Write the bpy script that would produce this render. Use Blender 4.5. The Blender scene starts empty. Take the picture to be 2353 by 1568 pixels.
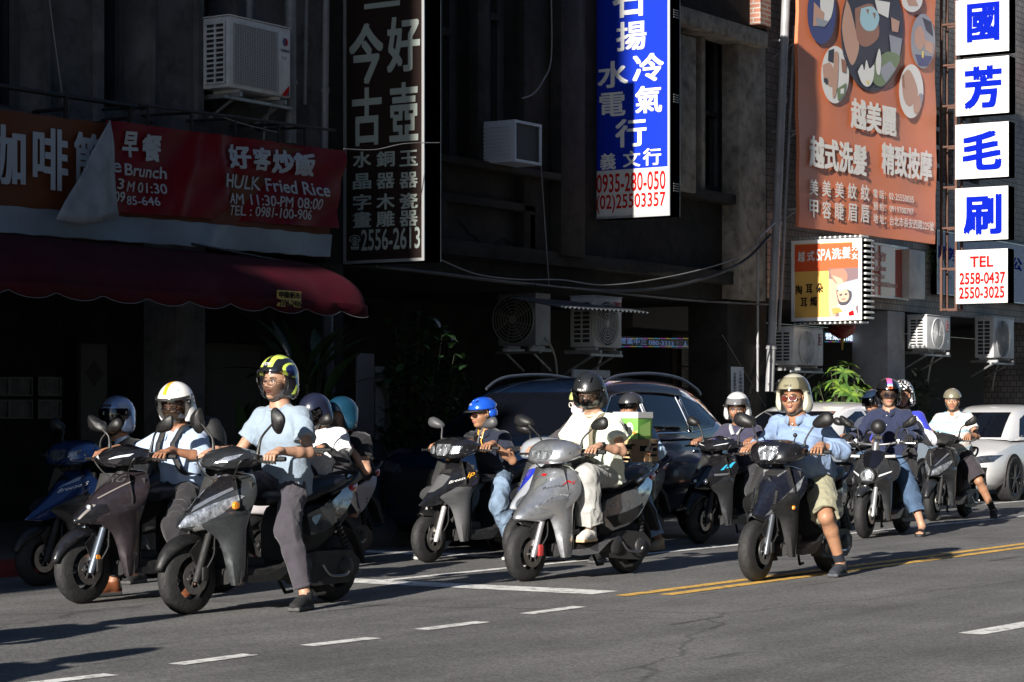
import bpy, bmesh, math, random
import numpy as np
from mathutils import Vector, Matrix, Quaternion
from mathutils.bvhtree import BVHTree

scene = bpy.context.scene
C = scene.collection
PI = math.pi
R = math.radians
HMUL = 1.0                              # detail of the sculpted figures (1 = full)

# ------------------------------------------------------------------ camera
# world axes: +X along the street (away to the right), +Y towards the shop fronts, z = 0 road
ALPHA = R(32.9)
FWD = Vector((math.cos(ALPHA), math.sin(ALPHA), 0.0))
RGT = Vector((math.sin(ALPHA), -math.cos(ALPHA), 0.0))
CAM_H = 1.25
cd = bpy.data.cameras.new('camera')
cam = bpy.data.objects.new('camera', cd)
C.objects.link(cam)
cam.location = (0, 0, CAM_H)
cam.rotation_euler = (R(90), 0, ALPHA - R(90))
cd.sensor_width = 36.0
cd.lens = 80.86
cd.shift_y = 0.075
cd.clip_start = 0.1
cd.clip_end = 600
scene.camera = cam

# ------------------------------------------------------------------ light
SUN_EL = R(19.5)
SUN_SLOPE = 0.105                       # sideways drift of the sunlight towards +Y per metre of +X
az = math.atan(SUN_SLOPE)
light_dir = Vector((math.cos(az) * math.cos(SUN_EL), math.sin(az) * math.cos(SUN_EL), -math.sin(SUN_EL)))
sd = bpy.data.lights.new('sun', 'SUN')
sd.energy = 5.0
sd.angle = R(0.5)
sd.color = (1.0, 0.94, 0.86)
sun = bpy.data.objects.new('sun', sd)
C.objects.link(sun)
sun.rotation_euler = light_dir.to_track_quat('-Z', 'Y').to_euler()
world = bpy.data.worlds.new("World")
scene.world = world
world.use_nodes = True
wn = world.node_tree.nodes
sky = wn.new('ShaderNodeTexSky')
sky.sky_type = 'NISHITA'
sky.sun_disc = False
sky.sun_elevation = SUN_EL
sky.sun_rotation = R(264)
sky.ozone_density = 4.0
sky.dust_density = 0.4
world.node_tree.links.new(sky.outputs[0], wn['Background'].inputs[0])
wn['Background'].inputs[1].default_value = 0.05

vs = scene.view_settings
vs.view_transform = 'Standard'
vs.look = 'None'
vs.exposure = 1.05
vs.gamma = 1
vs.use_curve_mapping = False
scene.cycles.max_bounces = 6
scene.cycles.transparent_max_bounces = 10
scene.cycles.use_denoising = True
# ------------------------------------------------------------------ places
FP, UC, VH = 5285.0, 1176.5, 960.0
def ray(u, v):
    return FWD + RGT * ((u - UC) / FP) + Vector((0, 0, (VH - v) / FP))
def on_ground(u, v, z=0.0):
    d = ray(u, v); t = (z - CAM_H) / d.z
    return Vector((d.x * t, d.y * t, z))
def on_y(u, v, Y):
    d = ray(u, v); t = Y / d.y
    return Vector((d.x * t, Y, CAM_H + d.z * t))
def on_x(u, v, X):
    d = ray(u, v); t = X / d.x
    return Vector((X, d.y * t, CAM_H + d.z * t))

# ------------------------------------------------------------------ materials
MATS = {}
def mat(name, col, rough=0.5, metal=0.0, spec=0.5, coat=0.0, noise=0.0, nscale=8.0, bump=0.0, bscale=60.0,
        emit=0.0, alpha=1.0, trans=0.0, grime=0.0, gscale=3.0, gcol=(0.02, 0.018, 0.016), dust=0.0, sheen=0.0):
    if name in MATS: return MATS[name]
    m = bpy.data.materials.new(name); m.use_nodes = True
    nt = m.node_tree; N = nt.nodes; L = nt.links
    b = N['Principled BSDF']
    b.inputs['Base Color'].default_value = (*col, 1)
    b.inputs['Roughness'].default_value = rough
    b.inputs['Metallic'].default_value = metal
    b.inputs['Specular IOR Level'].default_value = spec
    b.inputs['Coat Weight'].default_value = coat
    b.inputs['Coat Roughness'].default_value = 0.06
    if sheen: b.inputs['Sheen Weight'].default_value = sheen
    if emit:
        b.inputs['Emission Color'].default_value = (*col, 1)
        b.inputs['Emission Strength'].default_value = emit
    if alpha < 1: b.inputs['Alpha'].default_value = alpha
    if trans: b.inputs['Transmission Weight'].default_value = trans
    tc = N.new('ShaderNodeTexCoord')
    out = None
    if noise:
        t = N.new('ShaderNodeTexNoise'); t.inputs['Scale'].default_value = nscale; t.inputs['Detail'].default_value = 5
        L.new(tc.outputs['Object'], t.inputs['Vector'])
        mr = N.new('ShaderNodeMapRange'); mr.inputs[1].default_value = 0.3; mr.inputs[2].default_value = 0.7
        mr.inputs[3].default_value = 1 - noise; mr.inputs[4].default_value = 1 + noise
        L.new(t.outputs['Fac'], mr.inputs[0])
        mx = N.new('ShaderNodeMix'); mx.data_type = 'RGBA'; mx.blend_type = 'MULTIPLY'; mx.inputs[0].default_value = 1
        mx.inputs[6].default_value = (*col, 1)
        L.new(mr.outputs[0], mx.inputs[7]); out = mx.outputs[2]
    if grime:
        t = N.new('ShaderNodeTexNoise'); t.inputs['Scale'].default_value = gscale; t.inputs['Detail'].default_value = 8
        t.inputs['Roughness'].default_value = 0.65
        L.new(tc.outputs['Object'], t.inputs['Vector'])
        mr = N.new('ShaderNodeMapRange'); mr.inputs[1].default_value = 0.45; mr.inputs[2].default_value = 0.75
        mr.inputs[3].default_value = 0; mr.inputs[4].default_value = grime
        L.new(t.outputs['Fac'], mr.inputs[0])
        mx = N.new('ShaderNodeMix'); mx.data_type = 'RGBA'
        mx.inputs[6].default_value = (*col, 1); mx.inputs[7].default_value = (*gcol, 1)
        if out: L.new(out, mx.inputs[6])
        L.new(mr.outputs[0], mx.inputs[0]); out = mx.outputs[2]
        ra = N.new('ShaderNodeMapRange'); ra.inputs[3].default_value = rough; ra.inputs[4].default_value = min(1, rough + 0.35)
        L.new(mr.outputs[0], ra.inputs[0]); L.new(ra.outputs[0], b.inputs['Roughness'])
    if dust:
        t = N.new('ShaderNodeTexNoise'); t.inputs['Scale'].default_value = 22; t.inputs['Detail'].default_value = 9
        t.inputs['Roughness'].default_value = 0.7
        L.new(tc.outputs['Object'], t.inputs['Vector'])
        mr = N.new('ShaderNodeMapRange'); mr.inputs[1].default_value = 0.4; mr.inputs[2].default_value = 0.8
        mr.inputs[3].default_value = 0.0; mr.inputs[4].default_value = dust
        L.new(t.outputs['Fac'], mr.inputs[0])
        mx = N.new('ShaderNodeMix'); mx.data_type = 'RGBA'
        mx.inputs[6].default_value = (*col, 1); mx.inputs[7].default_value = (0.30, 0.27, 0.23, 1)
        if out: L.new(out, mx.inputs[6])
        L.new(mr.outputs[0], mx.inputs[0]); out = mx.outputs[2]
        ra = N.new('ShaderNodeMapRange'); ra.inputs[2].default_value = max(dust, 0.01)
        ra.inputs[3].default_value = rough; ra.inputs[4].default_value = min(1, rough + 0.3)
        L.new(mr.outputs[0], ra.inputs[0]); L.new(ra.outputs[0], b.inputs['Roughness'])
    if out:
        L.new(out, b.inputs['Base Color'])
        if emit: L.new(out, b.inputs['Emission Color'])
    if bump:
        t = N.new('ShaderNodeTexNoise'); t.inputs['Scale'].default_value = bscale; t.inputs['Detail'].default_value = 6
        L.new(tc.outputs['Object'], t.inputs['Vector'])
        bp = N.new('ShaderNodeBump'); bp.inputs['Strength'].default_value = bump; bp.inputs['Distance'].default_value = 0.01
        L.new(t.outputs['Fac'], bp.inputs['Height']); L.new(bp.outputs[0], b.inputs['Normal'])
    MATS[name] = m
    return m

def film(name, col, opacity, rough=0.03):
    """thin clear plastic or glass sheet: tinted see-through with a mirror-like coat"""
    if name in MATS: return MATS[name]
    m = bpy.data.materials.new(name); m.use_nodes = True
    nt = m.node_tree; N = nt.nodes; L = nt.links
    for n in list(N):
        if n.type != 'OUTPUT_MATERIAL': N.remove(n)
    out = [n for n in N if n.type == 'OUTPUT_MATERIAL'][0]
    tr = N.new('ShaderNodeBsdfTransparent'); tr.inputs[0].default_value = (*[1 - opacity * (1 - c) for c in col], 1)
    gl = N.new('ShaderNodeBsdfGlossy'); gl.inputs['Roughness'].default_value = rough
    lw = N.new('ShaderNodeLayerWeight'); lw.inputs[0].default_value = 0.35
    mr = N.new('ShaderNodeMapRange'); mr.inputs[3].default_value = 0.05; mr.inputs[4].default_value = 0.75
    L.new(lw.outputs['Fresnel'], mr.inputs[0])
    mx = N.new('ShaderNodeMixShader')
    L.new(mr.outputs[0], mx.inputs[0]); L.new(tr.outputs[0], mx.inputs[1]); L.new(gl.outputs[0], mx.inputs[2])
    L.new(mx.outputs[0], out.inputs[0])
    MATS[name] = m
    return m

# ------------------------------------------------------------------ object bookkeeping
def tag(o, label=None, cat=None, group=None, kind=None):
    if label: o['label'] = label
    if cat: o['category'] = cat
    if group: o['group'] = group
    if kind: o['kind'] = kind
    return o
def empty(name, loc=(0, 0, 0), rz=0.0, label=None, cat=None, group=None):
    o = bpy.data.objects.new(name, None); C.objects.link(o)
    o.location = loc; o.rotation_euler = (0, 0, rz); o.empty_display_size = 0.2
    return tag(o, label, cat, group)
def link_mesh(name, verts, faces, mats, parent=None, mids=None, smooth=None, fsm=None):
    me = bpy.data.meshes.new(name)
    if isinstance(faces, np.ndarray) and faces.ndim == 2:
        nf, k = faces.shape
        me.vertices.add(len(verts)); me.vertices.foreach_set('co', np.asarray(verts, np.float32).ravel())
        me.loops.add(nf * k); me.loops.foreach_set('vertex_index', faces.astype(np.int32).ravel())
        me.polygons.add(nf)
        me.polygons.foreach_set('loop_start', np.arange(0, nf * k, k, dtype=np.int32))
        me.update(calc_edges=True)
    else:
        me.from_pydata([tuple(v) for v in verts], [], faces)
    if not isinstance(mats, (list, tuple)): mats = [mats]
    for m in mats: me.materials.append(m)
    if mids is not None: me.polygons.foreach_set('material_index', np.asarray(mids, np.int32))
    if smooth is not None:
        me.polygons.foreach_set('use_smooth', np.ones(len(me.polygons), bool))
        if smooth < 170: me.set_sharp_from_angle(angle=R(smooth))
    me.validate(); me.update()
    o = bpy.data.objects.new(name, me); C.objects.link(o)
    if parent: o.parent = parent
    return o
def copy_tree(o, parent=None):
    c = o.copy(); C.objects.link(c)
    if parent: c.parent = parent
    for ch in list(o.children): copy_tree(ch, c)
    return c

class MB:
    """collects shapes and links them as one mesh object"""
    def __init__(s): s.v = []; s.f = []; s.m = []
    def add(s, vs_, fs_, mid=0):
        b = len(s.v); s.v += [tuple(x) for x in vs_]
        for f in fs_: s.f.append(tuple(b + i for i in f)); s.m.append(mid)
        return s
    def box(s, lo, hi, mid=0, M=None, bev=0.0):
        x0, y0, z0 = lo; x1, y1, z1 = hi
        x0, x1 = min(x0, x1), max(x0, x1); y0, y1 = min(y0, y1), max(y0, y1); z0, z1 = min(z0, z1), max(z0, z1)
        if bev > 0:
            bev = min(bev, (x1 - x0) * .45, (y1 - y0) * .45, (z1 - z0) * .45)
            bm = bmesh.new(); bmesh.ops.create_cube(bm, size=1)
            for v in bm.verts:
                v.co = Vector(((x0 + x1) / 2 + v.co.x * (x1 - x0), (y0 + y1) / 2 + v.co.y * (y1 - y0), (z0 + z1) / 2 + v.co.z * (z1 - z0)))
            bmesh.ops.bevel(bm, geom=list(bm.edges), offset=bev, segments=2, affect='EDGES', profile=0.6)
            vs_ = [M @ v.co if M else v.co.copy() for v in bm.verts]; bm.verts.index_update()
            fs_ = [[v.index for v in f.verts] for f in bm.faces]; bm.free()
            return s.add(vs_, fs_, mid)
        vs_ = [Vector(p) for p in ((x0,y0,z0),(x1,y0,z0),(x1,y1,z0),(x0,y1,z0),(x0,y0,z1),(x1,y0,z1),(x1,y1,z1),(x0,y1,z1))]
        if M: vs_ = [M @ v for v in vs_]
        return s.add(vs_, [(3,2,1,0),(4,5,6,7),(0,1,5,4),(1,2,6,5),(2,3,7,6),(3,0,4,7)], mid)
    def tube(s, pts, r, n=8, mid=0, cap=True, flat=None):
        pts = [Vector(p) for p in pts]
        if not isinstance(r, (list, tuple)): r = [r] * len(pts)
        vs_ = []; up = None
        for i, p in enumerate(pts):
            t = (pts[min(i + 1, len(pts) - 1)] - pts[max(i - 1, 0)])
            t = t.normalized() if t.length > 1e-9 else Vector((0, 0, 1))
            if up is None:
                up = Vector((0, 0, 1)) if abs(t.z) < .9 else Vector((1, 0, 0))
            a = t.cross(up)
            a = a.normalized() if a.length > 1e-6 else t.orthogonal().normalized()
            b = a.cross(t).normalized(); up = b
            for k in range(n):
                th = 2 * PI * k / n
                fl = flat if flat else 1.0
                vs_.append(p + a * math.cos(th) * r[i] + b * math.sin(th) * r[i] * fl)
        fs_ = []
        for i in range(len(pts) - 1):
            for k in range(n):
                k2 = (k + 1) % n
                fs_.append((i*n + k, i*n + k2, (i+1)*n + k2, (i+1)*n + k))
        if cap:
            fs_.append(tuple(reversed(range(n)))); fs_.append(tuple((len(pts)-1)*n + k for k in range(n)))
        return s.add(vs_, fs_, mid)
    def cyl(s, p0, p1, r0, r1=None, n=16, mid=0):
        return s.tube([p0, p1], [r0, r1 if r1 is not None else r0], n, mid)
    def grid(s, P, mid=0, closeu=False, closev=False, flip=False):
        m, n = len(P), len(P[0]); vs_ = [p for row in P for p in row]; fs_ = []
        for i in range(m if closeu else m - 1):
            for j in range(n if closev else n - 1):
                a, b = i*n + j, i*n + (j+1) % n
                c, d = ((i+1) % m)*n + (j+1) % n, ((i+1) % m)*n + j
                fs_.append((d, c, b, a) if flip else (a, b, c, d))
        return s.add(vs_, fs_, mid)
    def lathe(s, prof, c, axis='y', n=32, mid=0, close=False):
        """prof: (radius, offset along the axis)"""
        c = Vector(c); P = []
        for k in range(n):
            th = 2 * PI * k / n; row = []
            for r, t in prof:
                if axis == 'y': row.append(c + Vector((r*math.cos(th), t, r*math.sin(th))))
                elif axis == 'x': row.append(c + Vector((t, r*math.cos(th), r*math.sin(th))))
                else: row.append(c + Vector((r*math.cos(th), r*math.sin(th), t)))
            P.append(row)
        return s.grid(P, mid, closeu=True, closev=close)
    def ball(s, c, r, mid=0, nu=16, nv=10, M=None):
        c = Vector(c); r = Vector(r) if hasattr(r, '__len__') else Vector((r, r, r)); P = []
        for i in range(nv + 1):
            ph = -PI/2 + PI * i / nv
            P.append([c + Vector((r.x*math.cos(ph)*math.cos(2*PI*j/nu), r.y*math.cos(ph)*math.sin(2*PI*j/nu), r.z*math.sin(ph))) for j in range(nu)])
        if M: P = [[M @ p for p in row] for row in P]
        return s.grid(P, mid, closev=True)
    def prism(s, poly, fn, d0, d1, mid=0):
        """poly of 2-D points; fn(a, b, d) gives the 3-D point at depth d"""
        n = len(poly)
        vs_ = [fn(a, b, d0) for a, b in poly] + [fn(a, b, d1) for a, b in poly]
        fs_ = [tuple(reversed(range(n))), tuple(range(n, 2*n))]
        for i in range(n):
            j = (i + 1) % n; fs_.append((i, j, n + j, n + i))
        return s.add(vs_, fs_, mid)
    def loft(s, rings, mid=0, cap=True, flip=False):
        s.grid(rings, mid, closev=True, flip=flip)
        if cap:
            n = len(rings[0]); b = len(s.v) - n * len(rings)
            for r0, rev in ((0, not flip), (len(rings) - 1, flip)):
                idx = [b + r0*n + k for k in range(n)]
                s.f.append(tuple(reversed(idx)) if not rev else tuple(idx)); s.m.append(mid)
        return s
    def xf(s, M): s.v = [tuple(M @ Vector(v)) for v in s.v]; return s
    def build(s, name, mats, parent=None, smooth=35, fix=True):
        if not s.f: return None
        o = link_mesh(name, s.v, s.f, mats, parent, s.m, None)
        me = o.data
        if fix:
            bm = bmesh.new(); bm.from_mesh(me); bmesh.ops.recalc_face_normals(bm, faces=list(bm.faces)); bm.to_mesh(me); bm.free()
        if smooth:
            me.polygons.foreach_set('use_smooth', np.ones(len(me.polygons), bool))
            me.set_sharp_from_angle(angle=R(smooth))
        return o

def bez(p0, p1, p2, n=10):
    p0, p1, p2 = Vector(p0), Vector(p1), Vector(p2)
    return [(1-t)**2*p0 + 2*t*(1-t)*p1 + t*t*p2 for t in [i/n for i in range(n+1)]]
def smooth_line(pts, n=4):
    """Catmull-Rom through points"""
    pts = [Vector(p) for p in pts]; out = []
    for i in range(len(pts) - 1):
        p0, p1, p2, p3 = pts[max(i-1, 0)], pts[i], pts[i+1], pts[min(i+2, len(pts)-1)]
        for k in range(n):
            t = k / n
            out.append(0.5*((2*p1) + (p2-p0)*t + (2*p0-5*p1+4*p2-p3)*t*t + (3*p1-p0-3*p2+p3)*t**3))
    out.append(pts[-1]); return out

# ------------------------------------------------------------------ lettering
def text_shape(s, bold=0.0, res=3):
    cu = bpy.data.curves.new('lettering', 'FONT'); cu.body = s; cu.size = 1; cu.offset = bold
    cu.resolution_u = res; cu.fill_mode = 'FRONT'
    o = bpy.data.objects.new('lettering', cu); C.objects.link(o)
    me = bpy.data.meshes.new_from_object(o.evaluated_get(bpy.context.evaluated_depsgraph_get()))
    v = np.array([x.co[:2] for x in me.vertices]) if len(me.vertices) else np.zeros((1, 2))
    f = [list(p.vertices) for p in me.polygons]
    bpy.data.objects.remove(o); bpy.data.curves.remove(cu); bpy.data.meshes.remove(me)
    lo, hi = v.min(0), v.max(0)
    return (v - lo) / np.maximum(hi - lo, 1e-6), f
def put_text(mb, s, fn, a0, b0, a1, b1, mid=0, bold=0.0, shear=0.0, nrm=None):
    """text stretched into the rectangle a0..a1 by b0..b1 (b up) of a surface fn(a, b) -> point; bold strokes
    are built from shifted copies, each a hair proud of the one below"""
    v, f = text_shape(s, 0.0)
    n = max(1, len(s)); bx = bold*.85/n; by = bold*.85
    sh = [(0, 0)] + ([(-1, -.7), (1, .7), (-1, .7), (1, -.7)] if bold > .008 else [])
    for k, (dx, dy) in enumerate(sh):
        vs_ = []
        for x, y in v:
            x2 = bx + x*(1 - 2*bx) + dx*bx; y2 = by + y*(1 - 2*by) + dy*by
            p = fn(a0 + (a1-a0)*(x2 + shear*y2), b0 + (b1-b0)*y2)
            if nrm is not None: p = p + nrm*(.0007*k)
            vs_.append(p)
        mb.add(vs_, f, mid)

# ------------------------------------------------------------------ patches laid onto a curved surface
def bvh_of(*objs):
    vs_, fs_ = [], []
    for o in objs:
        b = len(vs_); vs_ += [v.co.copy() for v in o.data.vertices]
        fs_ += [[b + i for i in p.vertices] for p in o.data.polygons]
    return BVHTree.FromPolygons(vs_, fs_)
def fill_poly(poly, cuts=3):
    bm = bmesh.new()
    f = bm.faces.new([bm.verts.new((a, b, 0)) for a, b in poly])
    bmesh.ops.triangulate(bm, faces=[f])
    for _ in range(cuts): bmesh.ops.subdivide_edges(bm, edges=list(bm.edges), cuts=1, use_grid_fill=True)
    bm.verts.index_update()
    v = [tuple(x.co[:2]) for x in bm.verts]; f = [[x.index for x in fc.verts] for fc in bm.faces]
    bm.free(); return v, f
def decal(mb, bvh, v2, f2, org, ua, ub, d, off=0.004, mid=0, maxd=6.0):
    """project flat shape (v2, f2) lying in the plane org + a*ua + b*ub along d onto the surface"""
    org, ua, ub, d = Vector(org), Vector(ua), Vector(ub), Vector(d).normalized()
    vs_ = []; ok = []
    for a, b in v2:
        o = org + ua * a + ub * b
        hit, nor, idx, dist = bvh.ray_cast(o, d, maxd)
        if hit is None: vs_.append(o); ok.append(False)
        else:
            if nor.dot(d) > 0: nor = -nor
            vs_.append(hit + nor * off); ok.append(True)
    mb.add(vs_, [f for f in f2 if all(ok[i] for i in f)], mid)
def decal_poly(mb, bvh, poly, org, ua, ub, d, off=0.004, mid=0, cuts=3):
    v, f = fill_poly(poly, cuts); decal(mb, bvh, v, f, org, ua, ub, d, off, mid)
def decal_text(mb, bvh, s, a0, b0, a1, b1, org, ua, ub, d, off=0.005, mid=0, shear=0.0, bold=0.0, rise=0.0):
    v, f = text_shape(s, 0.0); n = max(1, len(s))
    for k, (dx, dy) in enumerate([(0, 0)] + ([(-1, -.7), (1, .7)] if bold else [])):
        v2 = [(a0 + (a1-a0)*(x + dx*bold*.5/n + shear*y), b0 + (b1-b0)*(y + dy*bold*.5) + rise*x) for x, y in v]
        decal(mb, bvh, v2, f, org, ua, ub, d, off + .0005*k, mid)

# ------------------------------------------------------------------ smooth solids from distance fields
class Field:
    """ordered distance-field operations, evaluated only near the surface"""
    def __init__(s): s.ops = []
    def cone(s, a, b, ra, rb=None, k=0.02, op='u', sq=None):
        a = np.array(a, float); b = np.array(b, float); rb = ra if rb is None else rb
        ab = b - a; L2 = max(float(ab @ ab), 1e-9)
        def f(P, a=a, ab=ab, L2=L2, ra=ra, rb=rb):
            q = P - a; t = np.clip(q @ ab / L2, 0, 1)
            return np.sqrt(((q - t[:, None]*ab)**2).sum(1)) - (ra + t*(rb-ra))
        s.ops.append((op, f, (a+b)/2, math.sqrt(L2)/2 + max(ra, rb), k)); return s
    def ell(s, c, r, k=0.02, op='u', M=None):
        c = np.array(c, float); r = np.array(r, float)
        Rm = np.array(M.to_3x3()) if M is not None else None
        def f(P, c=c, r=r, Rm=Rm):
            q = P - c
            if Rm is not None: q = q @ Rm
            k0 = np.sqrt(((q/r)**2).sum(1)); k1 = np.sqrt(((q/(r*r))**2).sum(1))
            return k0*(k0-1)/np.maximum(k1, 1e-6)
        s.ops.append((op, f, c, float(r.max()), k)); return s
    def box(s, c, hsz, rad=0.01, k=0.02, op='u', M=None):
        c = np.array(c, float); hsz = np.array(hsz, float) - rad
        Rm = np.array(M.to_3x3()) if M is not None else None
        def f(P):
            q = P - c
            if Rm is not None: q = q @ Rm
            q = np.abs(q) - hsz
            return np.sqrt((np.maximum(q, 0)**2).sum(1)) + np.minimum(q.max(1), 0) - rad
        s.ops.append((op, f, c, float(np.linalg.norm(hsz)) + rad, k)); return s
    def plane(s, p, n, op='i', k=0.0):
        """keeps the side n points away from (op 'i')"""
        p = np.array(p, float); n = np.array(n, float); n = n/np.linalg.norm(n)
        s.ops.append((op, lambda P: (P - p) @ n, None, 0, k)); return s
    def disp(s, fn): s.ops.append(('n', fn, None, 0, 0)); return s
    def fn(s, f, op='u', c=None, rad=0, k=0.0): s.ops.append((op, f, c, rad, k)); return s
    def eval(s, P, ctr=None, rad=0.0):
        d = np.full(len(P), 0.3)
        for op, f, c, r, k in s.ops:
            if c is not None and ctr is not None and op != 'i':
                if np.linalg.norm(c - ctr) > rad + r*1.02 + k + 0.02:
                    continue
            if op == 'n': d = d + f(P); continue
            e = f(P)
            if op == 'u':
                if k > 0:
                    h = np.maximum(k - np.abs(d-e), 0)/k; d = np.minimum(d, e) - h*h*k*0.25
                else: d = np.minimum(d, e)
            elif op == 's':
                e = -e
                if k > 0:
                    h = np.maximum(k - np.abs(d-e), 0)/k; d = np.maximum(d, e) + h*h*k*0.25
                else: d = np.maximum(d, e)
            else:
                if k > 0:
                    h = np.maximum(k - np.abs(d-e), 0)/k; d = np.maximum(d, e) + h*h*k*0.25
                else: d = np.maximum(d, e)
        return d
    def bounds(s):
        lo = np.full(3, 1e9); hi = -lo
        for op, f, c, r, k in s.ops:
            if op == 'u' and c is not None: lo = np.minimum(lo, c - r); hi = np.maximum(hi, c + r)
        return lo - 0.03, hi + 0.03
    def mesh(s, h=0.006):
        lo, hi = s.bounds(); B = 8
        n = np.ceil((hi-lo)/(h*B)).astype(int); N3 = n*B + 1
        D = np.full(N3, 1.0, np.float32)
        # coarse pass on block centres
        g = [lo[i] + (np.arange(n[i]) + .5)*h*B for i in range(3)]
        cc = np.stack(np.meshgrid(*g, indexing='ij'), -1).reshape(-1, 3)
        dc = s.eval(cc).reshape(n)
        half = h*B*0.5*1.7321
        act = np.argwhere(np.abs(dc) < half*1.35 + 0.012)
        inside = dc < -half
        full = np.repeat(np.repeat(np.repeat(np.where(inside, -1.0, 1.0).astype(np.float32), B, 0), B, 1), B, 2)
        D[:-1, :-1, :-1] = full
        ar = np.arange(B + 1)
        off = np.stack(np.meshgrid(ar, ar, ar, indexing='ij'), -1).reshape(-1, 3)
        for bi in act:
            idx = bi*B + off; P = lo + idx*h
            ctr = lo + (bi + .5)*B*h
            D[bi[0]*B:bi[0]*B+B+1, bi[1]*B:bi[1]*B+B+1, bi[2]*B:bi[2]*B+B+1] = s.eval(P, ctr, half).reshape(B+1, B+1, B+1)
        return nets(D, lo, h)

def nets(D, lo, h):
    S = D < 0
    cnt = np.zeros(np.array(D.shape) - 1, np.uint8)
    sh = [(i, j, k) for i in (0, 1) for j in (0, 1) for k in (0, 1)]
    sl = lambda A, i, j, k: A[i:A.shape[0]-1+i, j:A.shape[1]-1+j, k:A.shape[2]-1+k]
    for t in sh: cnt += sl(S, *t)
    act = (cnt > 0) & (cnt < 8)
    idx = np.argwhere(act)
    vals = {t: D[idx[:, 0]+t[0], idx[:, 1]+t[1], idx[:, 2]+t[2]].astype(float) for t in sh}
    acc = np.zeros((len(idx), 3)); num = np.zeros(len(idx))
    for a in sh:
        for ax in range(3):
            if a[ax] == 0:
                b = list(a); b[ax] = 1; b = tuple(b)
                va, vb = vals[a], vals[b]
                m = (va < 0) != (vb < 0)
                t = np.where(m, va/np.where(m, va - vb, 1), 0)
                p = np.array(a, float)[None, :].repeat(len(idx), 0); p[:, ax] = t
                acc += np.where(m[:, None], p, 0); num += m
    V = lo + h*(idx + acc/num[:, None])
    ids = np.full(act.shape, -1, np.int64); ids[act] = np.arange(len(idx))
    F = []
    for ax in range(3):
        o1, o2 = (ax+1) % 3, (ax+2) % 3
        A = [slice(None)]*3; Bs = [slice(None)]*3
        A[ax] = slice(0, D.shape[ax]-1); Bs[ax] = slice(1, D.shape[ax])
        m = S[tuple(A)] != S[tuple(Bs)]
        e = np.argwhere(m)
        e = e[(e[:, o1] > 0) & (e[:, o2] > 0) & (e[:, o1] < D.shape[o1]-1) & (e[:, o2] < D.shape[o2]-1)]
        q = []
        for d1, d2 in ((1, 1), (0, 1), (0, 0), (1, 0)):
            c = e.copy(); c[:, o1] -= d1; c[:, o2] -= d2
            q.append(ids[c[:, 0], c[:, 1], c[:, 2]])
        q = np.stack(q, 1)
        neg = S[e[:, 0], e[:, 1], e[:, 2]]
        q[~neg] = q[~neg][:, ::-1]
        F.append(q)
    F = np.concatenate(F); F = F[(F >= 0).all(1)]
    return V, F
def field_obj(name, field, h, mats, parent=None, mid_fn=None, xf=None):
    V, F = field.mesh(h*HMUL)
    mids = mid_fn(V[F].mean(1)) if mid_fn else None
    if xf is not None: V = V @ np.array(xf.to_3x3()).T + np.array(xf.translation)
    return link_mesh(name, V, F, mats, parent, mids, smooth=180)
def snoise(P, fr, seed=0):
    """cheap smooth pseudo-noise in -1..1"""
    r = np.random.RandomState(seed); o = np.zeros(len(P))
    for i in range(5):
        w = r.normal(size=3)*fr; o += np.sin(P @ w + r.uniform(0, 6.28))
    return o/3.2
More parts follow.
